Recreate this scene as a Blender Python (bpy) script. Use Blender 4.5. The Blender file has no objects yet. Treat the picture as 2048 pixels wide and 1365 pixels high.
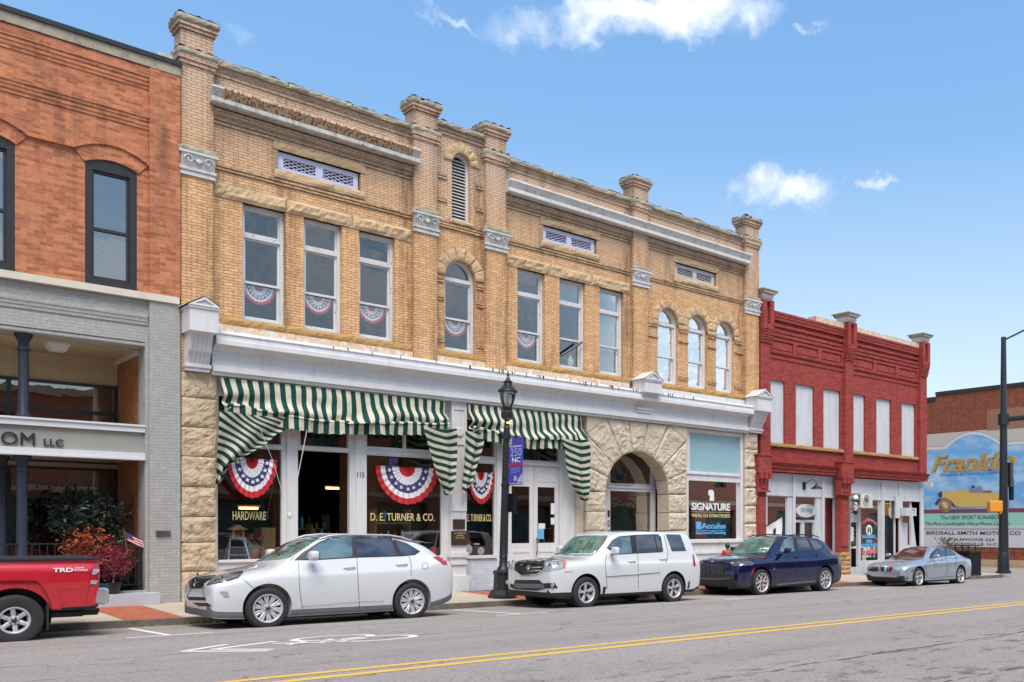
import bpy, bmesh, math, random
from mathutils import Vector, Matrix, noise
from mathutils.geometry import tessellate_polygon
from mathutils.bvhtree import BVHTree
S = bpy.context.scene
COL = S.collection
R = math.radians
# ------------------------------------------------------------------ camera
CAMZ = 1.75
cam = bpy.data.cameras.new('camera'); co = bpy.data.objects.new('camera', cam); COL.objects.link(co)
cam.sensor_width = 36; cam.lens = 1845/2048*36
cam.shift_x = -(1414-1024)/2048; cam.shift_y = (1056-682.5)/2048
cam.clip_start = .1; cam.clip_end = 3000
YAW = math.atan2(.7124, .7016)
co.location = (0, 0, CAMZ); co.rotation_euler = (R(90), 0, -YAW)
S.camera = co
S.render.resolution_x = 1024; S.render.resolution_y = 682
S.view_settings.view_transform = 'Standard'; S.view_settings.look = 'None'
S.view_settings.gamma = 1; S.view_settings.exposure = EXPOSURE = 1.5
# ------------------------------------------------------------------ world
SUN_EL, SUN_AZ = R(60), R(208)          # azimuth clockwise from +Y
W = bpy.data.worlds.new('World'); S.world = W; W.use_nodes = True
nt = W.node_tree; N = nt.nodes; L = nt.links
bg = N['Background']; bg.inputs['Strength'].default_value = .1
sky = N.new('ShaderNodeTexSky'); sky.sky_type = 'NISHITA'; sky.sun_disc = False
sky.sun_elevation = SUN_EL; sky.sun_rotation = SUN_AZ; sky.air_density = 1.25; sky.dust_density = .35; sky.ozone_density = 2.2
tc = N.new('ShaderNodeTexCoord')
def vm(op, a, b=None):
    n = N.new('ShaderNodeVectorMath'); n.operation = op
    L.new(a, n.inputs[0])
    if b is not None:
        if hasattr(b, 'links'): L.new(b, n.inputs[1])
        else: n.inputs[1].default_value = b
    return n
def mm(op, a, b=None, c=None, clamp=False):
    n = N.new('ShaderNodeMath'); n.operation = op; n.use_clamp = clamp
    for i, q in enumerate((a, b, c)):
        if q is None: continue
        if hasattr(q, 'links'): L.new(q, n.inputs[i])
        else: n.inputs[i].default_value = q
    return n.outputs[0]
def cam_dir(u, v):
    a = (u-1414)/1845; b = (1056-v)/1845
    return Vector((.7016*a+.7124, -.7124*a+.7016, b)).normalized()
# cloud texture: broken cumulus, flattened towards the horizon
sep = N.new('ShaderNodeSeparateXYZ'); L.new(tc.outputs['Generated'], sep.inputs[0])
zz = mm('ADD', mm('MAXIMUM', sep.outputs[2], 0.0), .22)
cx_ = mm('DIVIDE', sep.outputs[0], zz); cy_ = mm('DIVIDE', sep.outputs[1], zz)
cmb = N.new('ShaderNodeCombineXYZ'); L.new(cx_, cmb.inputs[0]); L.new(cy_, cmb.inputs[1])
nz = N.new('ShaderNodeTexNoise'); nz.inputs['Scale'].default_value = 3.4; nz.inputs['Detail'].default_value = 8; nz.inputs['Roughness'].default_value = .55
L.new(cmb.outputs[0], nz.inputs['Vector'])
nf = N.new('ShaderNodeTexNoise'); nf.inputs['Scale'].default_value = 9; nf.inputs['Detail'].default_value = 7; nf.inputs['Roughness'].default_value = .62
L.new(tc.outputs['Generated'], nf.inputs['Vector'])
ng = N.new('ShaderNodeTexNoise'); ng.inputs['Scale'].default_value = 22; ng.inputs['Detail'].default_value = 8; ng.inputs['Roughness'].default_value = .6
L.new(tc.outputs['Generated'], ng.inputs['Vector'])
mask = None
w1 = vm('SUBTRACT', nf.outputs['Color'], (.5, .5, .5)).outputs[0]
w2 = N.new('ShaderNodeVectorMath'); w2.operation = 'SCALE'; L.new(w1, w2.inputs[0]); w2.inputs['Scale'].default_value = .16
warped = vm('ADD', tc.outputs['Generated'], w2.outputs[0]).outputs[0]
# single clouds over the roofs (centre direction, half width, half height, density)
for (u, v, wu, wv, dn) in ((1290, 30, 330, 80, 1.0), (1340, 70, 150, 60, .8), (1590, 385, 125, 55, .9), (1750, 372, 50, 20, .5), (1600, 60, 45, 22, .5), (490, 45, 45, 30, .15), (900, 10, 90, 18, .35)):
    d = cam_dir(u, v); rt = (cam_dir(u+5, v)-d).normalized(); up = (cam_dir(u, v-5)-d).normalized()
    su = (cam_dir(u+wu, v)-d).length; sv = (cam_dir(u, v-wv)-d).length
    df = vm('SUBTRACT', warped, tuple(d)).outputs[0]
    a = mm('DIVIDE', vm('DOT_PRODUCT', df, tuple(rt)).outputs['Value'], su)
    b = mm('DIVIDE', vm('DOT_PRODUCT', df, tuple(up)).outputs['Value'], sv)
    r2 = mm('ADD', mm('MULTIPLY', a, a), mm('MULTIPLY', b, b))
    fall = mm('SUBTRACT', 1.0, r2, clamp=True)
    t = mm('MULTIPLY', mm('ADD', fall, mm('MULTIPLY_ADD', ng.outputs['Fac'], 2.5, -1.35)), mm('MULTIPLY', fall, dn*1.15), clamp=True)
    mask = t if mask is None else mm('MAXIMUM', mask, t)
# broken cloud over the other half of the sky (what the window panes mirror)
back = mm('MULTIPLY_ADD', sep.outputs[1], -3.0, .35, clamp=True)
cl2 = mm('MULTIPLY', mm('MULTIPLY_ADD', nz.outputs['Fac'], 6.5, -2.9, clamp=True), back)
mask = mm('MAXIMUM', mask, mm('MULTIPLY', cl2, .62))
# summer haze gradient blended into the Nishita sky
rp = N.new('ShaderNodeValToRGB'); e = rp.color_ramp.elements
while len(e) < 4: e.new(.5)
for i, (p, c) in enumerate(((0, (2.75, 3.05, 3.2)), (.17, (2.15, 2.7, 3.2)), (.38, (.80, 1.68, 3.0)), (.8, (.40, 1.1, 2.5)))): e[i].position = p; e[i].color = (*[q/4 for q in c], 1)
L.new(sep.outputs[2], rp.inputs[0])
sc4 = N.new('ShaderNodeVectorMath'); sc4.operation = 'SCALE'; L.new(rp.outputs[0], sc4.inputs[0]); sc4.inputs['Scale'].default_value = 4
m0 = N.new('ShaderNodeMix'); m0.data_type = 'RGBA'; m0.inputs[0].default_value = .8; L.new(sky.outputs[0], m0.inputs[6]); L.new(sc4.outputs[0], m0.inputs[7])
mx = N.new('ShaderNodeMix'); mx.data_type = 'RGBA'; L.new(mask, mx.inputs[0])
L.new(m0.outputs[2], mx.inputs[6]); mx.inputs[7].default_value = (3.9, 4.1, 4.4, 1)
L.new(mx.outputs[2], bg.inputs['Color'])
# ------------------------------------------------------------------ sun (soft light through thin cloud)
sl = bpy.data.lights.new('sun', 'SUN'); sl.energy = 1.7; sl.angle = R(38); sl.color = (1, .94, .85)
so = bpy.data.objects.new('sun', sl); COL.objects.link(so)
sd = Vector((math.sin(SUN_AZ)*math.cos(SUN_EL), math.cos(SUN_AZ)*math.cos(SUN_EL), math.sin(SUN_EL)))
so.rotation_euler = sd.to_track_quat('Z', 'Y').to_euler(); so.location = sd*60

# ------------------------------------------------------------------ measured photo points -> real coordinates
def _a(u): return (u-1414)/1845
def fx(u, Y): a = _a(u); return Y*(.7016*a+.7124)/(.7016-.7124*a)
def fz(u, v, Y): return CAMZ+(1056-v)/1845*Y/(.7016-.7124*_a(u))
def gy(u, X): a = _a(u); return X*(.7016-.7124*a)/(.7016*a+.7124)       # on a plane X = const
def gz(u, v, X): return CAMZ+(1056-v)/1845*X/(.7016*_a(u)+.7124)

# ------------------------------------------------------------------ mesh helpers
ORG = {}
class MB:
    def __init__(s): s.v = []; s.f = []; s.m = []; s.cur = 0
    def add(s, vs, fs):
        b = len(s.v); s.v += [tuple(q) for q in vs]; s.f += [tuple(i+b for i in f) for f in fs]; s.m += [s.cur]*len(fs); return s
    def box(s, x0, x1, y0, y1, z0, z1):
        if x0 > x1: x0, x1 = x1, x0
        if y0 > y1: y0, y1 = y1, y0
        if z0 > z1: z0, z1 = z1, z0
        return s.add([(x0,y0,z0),(x1,y0,z0),(x1,y1,z0),(x0,y1,z0),(x0,y0,z1),(x1,y0,z1),(x1,y1,z1),(x0,y1,z1)],
                     [(0,3,2,1),(4,5,6,7),(0,1,5,4),(1,2,6,5),(2,3,7,6),(3,0,4,7)])
    def plate(s, outer, holes, y0, y1, back=True):
        """polygon in XZ with holes, thick from y0 (front) to y1"""
        loops = [outer]+list(holes)
        tri = tessellate_polygon([[Vector((p[0], p[1], 0)) for p in l] for l in loops])
        flat = [p for l in loops for p in l]; n = len(flat)
        vs = [(p[0], y0, p[1]) for p in flat]+[(p[0], y1, p[1]) for p in flat]
        fs = []
        for t in tri:
            (ax, az), (bx, bz), (cx, cz) = (flat[i] for i in t)
            if (bx-ax)*(cz-az)-(bz-az)*(cx-ax) < 0: t = (t[0], t[2], t[1])
            fs.append(tuple(t))
            if back: fs.append((t[0]+n, t[2]+n, t[1]+n))
        o = 0
        for k, l in enumerate(loops):
            ar = sum(l[i][0]*l[(i+1) % len(l)][1]-l[(i+1) % len(l)][0]*l[i][1] for i in range(len(l)))
            flip = (ar < 0) != (k > 0)
            for i in range(len(l)):
                p, q = o+i, o+(i+1) % len(l)
                fs.append((p, p+n, q+n, q) if flip else (p, q, q+n, p+n))
            o += len(l)
        # outward orientation is repaired in build()
        return s.add(vs, fs)
    def pane(s, P, y):
        tri = tessellate_polygon([[Vector((p[0], p[1], 0)) for p in P]])
        return s.add([(p[0], y, p[1]) for p in P], [tuple(t) for t in tri])
    def tube(s, pts, r, n=8, caps=True):
        pts = [Vector(p) for p in pts]; vs = []; rs = r if isinstance(r, (list, tuple)) else [r]*len(pts)
        for i, p in enumerate(pts):
            d = (pts[min(i+1, len(pts)-1)]-pts[max(i-1, 0)]).normalized()
            a = d.cross(Vector((0, 0, 1)))
            if a.length < .05: a = d.cross(Vector((1, 0, 0)))
            a.normalize(); b = d.cross(a)
            for k in range(n):
                t = 2*math.pi*k/n; vs.append(p+(a*math.cos(t)+b*math.sin(t))*rs[i])
        fs = [(i*n+k, i*n+(k+1) % n, (i+1)*n+(k+1) % n, (i+1)*n+k) for i in range(len(pts)-1) for k in range(n)]
        if caps: fs += [tuple(range(n))[::-1], tuple(range((len(pts)-1)*n, len(pts)*n))]
        return s.add(vs, fs)
    def lathe(s, prof, c=(0, 0, 0), n=20, axis='z', a0=0, caps=True):
        vs = []
        for (r, h) in prof:
            for k in range(n):
                t = 2*math.pi*k/n+a0; x, y = r*math.cos(t), r*math.sin(t)
                vs.append((c[0]+x, c[1]+y, c[2]+h) if axis == 'z' else ((c[0]+x, c[1]+h, c[2]+y) if axis == 'y' else (c[0]+h, c[1]+x, c[2]+y)))
        m = len(prof)
        fs = [(i*n+k, i*n+(k+1) % n, (i+1)*n+(k+1) % n, (i+1)*n+k) for i in range(m-1) for k in range(n)]
        if caps: fs += [tuple(range(n))[::-1], tuple(range((m-1)*n, m*n))]
        return s.add(vs, fs)
    def prism(s, poly, x0, x1):
        """profile in YZ swept along X"""
        n = len(poly)
        vs = [(x0, p[0], p[1]) for p in poly]+[(x1, p[0], p[1]) for p in poly]
        fs = [(i, (i+1) % n, n+(i+1) % n, n+i) for i in range(n)]
        tri = tessellate_polygon([[Vector((p[0], p[1], 0)) for p in poly]])
        fs += [tuple(t) for t in tri]+[tuple(i+n for i in t[::-1]) for t in tri]
        return s.add(vs, fs)
    def grid(s, fn, nu, nv):
        vs = [fn(i/nu, j/nv) for j in range(nv+1) for i in range(nu+1)]
        fs = [(j*(nu+1)+i, j*(nu+1)+i+1, (j+1)*(nu+1)+i+1, (j+1)*(nu+1)+i) for j in range(nv) for i in range(nu)]
        return s.add(vs, fs)
    def rock(s, q, y0, y1, amp=.05, seed=0, step=.09, bev=.03):
        """rock-faced stone: quad q (4 XZ points, ccw), base face at y0, bulging forward (-y), back at y1"""
        q = [Vector((p[0], 0, p[1])) for p in q]
        lu = max((q[1]-q[0]).length, (q[2]-q[3]).length); lv = max((q[3]-q[0]).length, (q[2]-q[1]).length)
        nu = max(3, int(lu/step)); nv = max(3, int(lv/step))
        def fn(a, b):
            p = q[0].lerp(q[1], a).lerp(q[3].lerp(q[2], a), b)
            e = min(a*lu, (1-a)*lu, b*lv, (1-b)*lv)
            k = min(1, e/.07)
            h = (.5+.8*noise.noise(Vector((p.x*2.4+seed, p.z*2.4, seed)))+.9*abs(noise.noise(Vector((p.x*4.5+seed, p.z*5, seed+4))))-.6*abs(noise.noise(Vector((p.x*11+seed, p.z*11, seed)))))*amp
            j = bev*.35*(noise.noise(Vector((p.x*5, p.z*5, seed+9))))*(1 if e < 1e-6 else 0)
            return (p.x+j, y0-max(0, h)*k, p.z+j)
        s.grid(fn, nu, nv)
        b = [(p.x, y0+.001, p.z) for p in q]+[(p.x, y1, p.z) for p in q]
        return s.add(b, [(0, 1, 5, 4), (1, 2, 6, 5), (2, 3, 7, 6), (3, 0, 4, 7), (4, 5, 6, 7)])
    def split(s, name, mat, parent=None, smooth=None, gap=.03):
        """separate pieces become separate parts"""
        n = len(s.v); par = list(range(n))
        def find(i):
            while par[i] != i: par[i] = par[par[i]]; i = par[i]
            return i
        for f in s.f:
            r = find(f[0])
            for j in f[1:]: par[find(j)] = r
        g = {}
        for fi, f in enumerate(s.f): g.setdefault(find(f[0]), []).append(fi)
        cl = []
        for fl in g.values():
            vs = {i for k in fl for i in s.f[k]}
            lo = [min(s.v[i][a] for i in vs)-gap for a in range(3)]; hi = [max(s.v[i][a] for i in vs)+gap for a in range(3)]
            cur = [lo, hi, list(fl)]; ch = True
            while ch:
                ch = False
                for c in cl:
                    if all(c[0][a] <= cur[1][a] and cur[0][a] <= c[1][a] for a in range(3)):
                        cur = [[min(c[0][a], cur[0][a]) for a in range(3)], [max(c[1][a], cur[1][a]) for a in range(3)], c[2]+cur[2]]; cl.remove(c); ch = True; break
            cl.append(cur)
        out = []
        for c in cl:
            m = MB(); mp = {}
            for k in c[2]:
                for i in s.f[k]:
                    if i not in mp: mp[i] = len(m.v); m.v.append(s.v[i])
                m.f.append(tuple(mp[i] for i in s.f[k])); m.m.append(s.m[k])
            out.append(m.build(name, mat, parent, smooth))
        return out
    def build(s, name, mat, parent=None, smooth=None, loc=None, recalc=True):
        me = bpy.data.meshes.new(name)
        o = bpy.data.objects.new(name, me); COL.objects.link(o)
        if parent is not None: org = ORG[parent.name]; o.parent = parent
        else:
            org = Vector(loc) if loc else Vector((0, 0, 0)); o.location = org
        ORG[o.name] = org
        me.from_pydata([(v[0]-org[0], v[1]-org[1], v[2]-org[2]) for v in s.v], [], s.f)
        for m in (mat if isinstance(mat, (list, tuple)) else [mat]): me.materials.append(m)
        if any(s.m): me.polygons.foreach_set('material_index', s.m)
        if recalc:
            b = bmesh.new(); b.from_mesh(me); bmesh.ops.recalc_face_normals(b, faces=b.faces); b.to_mesh(me); b.free()
        if smooth is not None:
            me.polygons.foreach_set('use_smooth', [True]*len(me.polygons)); me.set_sharp_from_angle(angle=R(smooth))
        me.update(); return o
def tag(o, label=None, cat=None, group=None, kind=None):
    if label: o['label'] = label
    if cat: o['category'] = cat
    if group: o['group'] = group
    if kind: o['kind'] = kind
    return o
def thing(name, loc, label, cat, group=None, rz=0):
    o = bpy.data.objects.new(name, None); COL.objects.link(o); o.location = loc; o.rotation_euler.z = rz
    o.empty_display_size = .2
    ORG[o.name] = Vector(loc); return tag(o, label, cat, group)
def local(o): ORG[o.name] = Vector((0, 0, 0)); return o     # parts are modelled in the thing's own frame
def box(*a): return MB().box(*a)
def copy_tree(o, parent=None):
    c = o.copy(); COL.objects.link(c); ORG[c.name] = ORG.get(o.name, Vector((0, 0, 0)))
    if parent: c.parent = parent
    for ch in list(o.children): copy_tree(ch, c)
    return c
FONTCACHE = {}
def text(name, s, mat, parent, x0, x1, z0, z1, y, face='y', thick=.006, bold=0, shear=0, arc=0):
    """lettering fitted in a rectangle; face 'y': reads along +X seen from -Y; 'x': reads along -Y seen from -X (x0,x1 are then Y of left and right end, y is X)"""
    key = (s, bold, shear, thick)
    cu = bpy.data.curves.new('lettering', 'FONT'); cu.body = s; cu.offset = bold; cu.shear = shear; cu.extrude = .5; cu.resolution_u = 3
    t = bpy.data.objects.new('lettering', cu); COL.objects.link(t)
    me = bpy.data.meshes.new_from_object(t.evaluated_get(bpy.context.evaluated_depsgraph_get()))
    bpy.data.objects.remove(t); bpy.data.curves.remove(cu)
    vs = [v.co.copy() for v in me.vertices]; fs = [tuple(p.vertices) for p in me.polygons]
    bpy.data.meshes.remove(me)
    ax, bx = min(v.x for v in vs), max(v.x for v in vs); az, bz = min(v.y for v in vs), max(v.y for v in vs)
    m = MB(); out = []
    for v in vs:
        a = (v.x-ax)/(bx-ax); b = (v.y-az)/max(1e-6, bz-az); d = (v.z+.5)*thick
        zc = z0+(z1-z0)*b+arc*(1-(2*a-1)**2)
        if face == 'y': out.append((x0+(x1-x0)*a, y-d, zc))
        elif face == 'x': out.append((y-d, x0+(x1-x0)*a, zc))
        else: out.append((x0+(x1-x0)*a, y+d, zc))
    m.add(out, fs)
    return m.build(name, mat, parent, recalc=False)
# ------------------------------------------------------------------ materials
MATS = {}
class NT:
    """tiny node-tree writer"""
    def __init__(s, name):
        s.m = bpy.data.materials.new(name); s.m.use_nodes = True; s.t = s.m.node_tree; s.n = s.t.nodes; s.l = s.t.links
        s.b = s.n['Principled BSDF']; s.out = s.n['Material Output']; s.tc = None
    def co(s, kind='Object', scale=None, rot=None):
        if not s.tc: s.tc = s.n.new('ShaderNodeTexCoord')
        o = s.tc.outputs[kind]
        if scale:
            mp = s.n.new('ShaderNodeMapping'); s.l.new(o, mp.inputs[0]); mp.inputs['Scale'].default_value = scale; o = mp.outputs[0]
        return o
    def _in(s, sock, q):
        if q is None: return
        if hasattr(q, 'links'): s.l.new(q, sock)
        elif isinstance(q, (tuple, list)) and len(q) == 3 and len(sock.default_value) == 4: sock.default_value = (*q, 1)
        else: sock.default_value = q
    def math(s, op, a, b=None, c=None, clamp=False):
        n = s.n.new('ShaderNodeMath'); n.operation = op; n.use_clamp = clamp
        for i, q in enumerate((a, b, c)): s._in(n.inputs[i], q)
        return n.outputs[0]
    def mix(s, f, a, b, mode='MIX'):
        n = s.n.new('ShaderNodeMix'); n.data_type = 'RGBA'; n.blend_type = mode
        s._in(n.inputs[0], f); s._in(n.inputs[6], a); s._in(n.inputs[7], b); return n.outputs[2]
    def noise(s, scale, detail=4, rough=.5, vec=None, out='Fac'):
        n = s.n.new('ShaderNodeTexNoise'); n.inputs['Scale'].default_value = scale; n.inputs['Detail'].default_value = detail; n.inputs['Roughness'].default_value = rough
        s.l.new(vec if vec is not None else s.co(), n.inputs['Vector']); return n.outputs[out]
    def ramp(s, f, stops, interp='LINEAR'):
        n = s.n.new('ShaderNodeValToRGB'); e = n.color_ramp.elements; n.color_ramp.interpolation = interp
        while len(e) < len(stops): e.new(.5)
        for i, (p, c) in enumerate(stops):
            e[i].position = p; e[i].color = (c, c, c, 1) if not isinstance(c, tuple) else (*c, 1)
        s._in(n.inputs[0], f); return n.outputs[0]
    def sepxyz(s, vec): n = s.n.new('ShaderNodeSeparateXYZ'); s.l.new(vec, n.inputs[0]); return n.outputs
    def comb(s, x=0, y=0, z=0):
        n = s.n.new('ShaderNodeCombineXYZ')
        for i, q in enumerate((x, y, z)): s._in(n.inputs[i], q)
        return n.outputs[0]
    def bump(s, h, dist=.01, strength=1, nrm=None):
        n = s.n.new('ShaderNodeBump'); n.inputs['Distance'].default_value = dist; n.inputs['Strength'].default_value = strength
        s.l.new(h, n.inputs['Height'])
        if nrm is not None: s.l.new(nrm, n.inputs['Normal'])
        return n.outputs[0]
    def fin(s, color=None, rough=None, metal=None, nrm=None, spec=None, emit=None, es=0, coat=None):
        b = s.b.inputs
        s._in(b['Base Color'], color)
        if rough is not None: s._in(b['Roughness'], rough)
        if metal is not None: b['Metallic'].default_value = metal
        if spec is not None: b['Specular IOR Level'].default_value = spec
        if nrm is not None: s.l.new(nrm, b['Normal'])
        if coat is not None: b['Coat Weight'].default_value = coat; b['Coat Roughness'].default_value = .03
        if emit is not None: s._in(b['Emission Color'], emit); b['Emission Strength'].default_value = es
        return s.m
def flat(name, c, rough=.6, metal=0, var=.12, nscale=6, spec=None, coat=None, bump=0):
    t = NT(name)
    nz = t.noise(nscale, 5, .6)
    c2 = tuple(max(0, q*(1-var*2)) for q in c)
    colr = t.mix(t.ramp(nz, [(.35, 0.0), (.7, 1.0)]), c2, c)
    nr = t.bump(t.noise(nscale*9, 3), .004, bump) if bump else None
    return t.fin(colr, rough, metal, nr, spec, coat=coat)
def emis(name, c, s): t = NT(name); return t.fin(c, .5, emit=c, es=s)
def brick(name, c1, c2, mortar, bw=.213, rh=.068, ms=.009, dirt=(.06, .045, .035), dirt_amt=.5, pale=None, patch=None, rough=.85, bumpd=.006, worn=0, horiz=False, grime=None):
    t = NT(name); p = t.sepxyz(t.co())
    wob = t.math('MULTIPLY_ADD', t.noise(1.7, 3), .05, -.025); wob2 = t.math('MULTIPLY_ADD', t.noise(9, 2), .016, -.008)
    v = t.comb(p[1], p[0], 0) if horiz else t.comb(t.math('ADD', t.math('ADD', p[0], p[1]), wob2), t.math('ADD', p[2], t.math('ADD', wob, t.math('MULTIPLY', wob2, .6))), 0)
    bt = t.n.new('ShaderNodeTexBrick'); t.l.new(v, bt.inputs['Vector'])
    bt.inputs['Scale'].default_value = 1; bt.inputs['Brick Width'].default_value = bw; bt.inputs['Row Height'].default_value = rh
    bt.inputs['Mortar Size'].default_value = ms*.5; bt.inputs['Mortar Smooth'].default_value = .25
    bt.inputs['Color1'].default_value = (*c1, 1); bt.inputs['Color2'].default_value = (*c2, 1); bt.inputs['Mortar'].default_value = (*mortar, 1)
    c = bt.outputs['Color']
    big = t.noise(.55, 5, .62); mid = t.noise(3.2, 6, .65); fine = t.noise(26, 3, .6, t.co(scale=(1, 1, 2.5)))
    c = t.mix(t.math('MULTIPLY', t.ramp(fine, [(.40, 0.0), (.66, 1.0)]), .45), c, tuple(q*.50 for q in c1))
    c = t.mix(t.math('MULTIPLY', t.ramp(t.noise(6.5, 6, .7), [(.50, 0.0), (.66, 1.0)]), .34), c, tuple(min(1, q*1.25+.03) for q in c1))
    if pale:        # bleached, greyer brick higher up the wall
        z0, z1, pc = pale
        g = t.math('MULTIPLY_ADD', p[2], 1/(z1-z0), -z0/(z1-z0))
        g = t.math('ADD', g, t.math('MULTIPLY_ADD', mid, .9, -.45), clamp=True)
        c = t.mix(t.math('MULTIPLY', g, .85), c, t.mix(bt.outputs['Fac'], pc, tuple(q*.3 for q in pc)))
    if patch: c = t.mix(t.math('MULTIPLY', t.ramp(mid, [(.55, 0.0), (.72, 1.0)]), .6), c, patch)
    if worn: c = t.mix(t.ramp(t.noise(2.1, 8, .75), [(1-worn, 0.0), (1.02-worn, 1.0)]), c, (.5, .3, .2))
    streak = t.noise(1, 6, .7, t.co(scale=(3.2, 3.2, .35)))
    d = t.math('MULTIPLY', t.ramp(streak, [(.5, 0.0), (.78, 1.0)]), t.ramp(big, [(.36, .25), (.66, 1.0)]))
    c = t.mix(t.math('MULTIPLY', d, dirt_amt), c, dirt)
    if grime:        # soot and run-off stains that hang below ledges and beside the piers
        for gx in grime:
            dx = t.math('ABSOLUTE', t.math('SUBTRACT', p[0], gx))
            k = t.math('MULTIPLY_ADD', dx, -3.2, 1.0, clamp=True)
            k = t.math('MULTIPLY', k, t.ramp(t.noise(1, 6, .75, t.co(scale=(7, 7, .9))), [(.40, 0.0), (.66, 1.0)]))
            c = t.mix(t.math('MULTIPLY', k, .8), c, dirt)
    h = t.math('SUBTRACT', t.math('MULTIPLY', fine, .25), t.math('MULTIPLY', bt.outputs['Fac'], 1))
    return t.fin(c, rough, nrm=t.bump(h, bumpd, .9), spec=.25)
def stone(name, c, c2, grain=60, rough=.9, stain=(.09, .07, .05), amt=.5, bd=.012):
    t = NT(name)
    a = t.noise(1.3, 6, .6); g = t.noise(grain, 3, .7); m = t.noise(7, 6, .65)
    col_ = t.mix(t.ramp(a, [(.35, 0.0), (.65, 1.0)]), c, c2)
    col_ = t.mix(t.math('MULTIPLY', t.ramp(g, [(.45, 0.0), (.62, 1.0)]), .35), col_, tuple(q*.45 for q in c))
    col_ = t.mix(t.math('MULTIPLY', t.ramp(m, [(.52, 0.0), (.72, 1.0)]), amt), col_, stain)
    return t.fin(col_, rough, nrm=t.bump(t.math('ADD', m, t.math('MULTIPLY', g, .3)), bd, 1), spec=.2)
def painted(name, c, dirt=(.35, .3, .25), amt=.35, rough=.5, chips=0, chipc=(.2, .14, .1)):
    t = NT(name)
    s1 = t.noise(1, 6, .7, t.co(scale=(5, 5, .8))); s2 = t.noise(9, 6, .7); s3 = t.noise(1.7, 4, .6)
    colr = t.mix(t.math('MULTIPLY', t.ramp(s1, [(.48, 0.0), (.8, 1.0)]), amt), c, dirt)
    colr = t.mix(t.math('MULTIPLY', t.ramp(s3, [(.4, 0.0), (.7, 1.0)]), .12), colr, tuple(q*.7 for q in c))
    if chips: colr = t.mix(t.ramp(s2, [(1-chips, 0.0), (1.01-chips, 1.0)]), colr, chipc)
    return t.fin(colr, rough, nrm=t.bump(s2, .003, .5), spec=.35)
def glass(name, tint=(.55, .6, .62), refl=.12, gain=1.0, ior=1.5, rough=.0, wav=.0):
    """pane: tinted see-through plus mirror reflection that grows at glancing angles"""
    t = NT(name); t.n.remove(t.b)
    tr = t.n.new('ShaderNodeBsdfTransparent'); tr.inputs[0].default_value = (*tint, 1)
    gl = t.n.new('ShaderNodeBsdfGlossy'); gl.inputs['Roughness'].default_value = rough; gl.inputs[0].default_value = (gain, gain, gain, 1)
    fr = t.n.new('ShaderNodeFresnel'); fr.inputs[0].default_value = ior
    if wav:
        b = t.bump(t.noise(2.2, 2), .02, wav); t.l.new(b, gl.inputs['Normal'])
    f = t.math('ADD', fr.outputs[0], refl, clamp=True)
    ms = t.n.new('ShaderNodeMixShader'); t.l.new(f, ms.inputs[0]); t.l.new(tr.outputs[0], ms.inputs[1]); t.l.new(gl.outputs[0], ms.inputs[2])
    t.l.new(ms.outputs[0], t.out.inputs[0]); return t.m
def M(k): return MATS[k]
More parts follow.
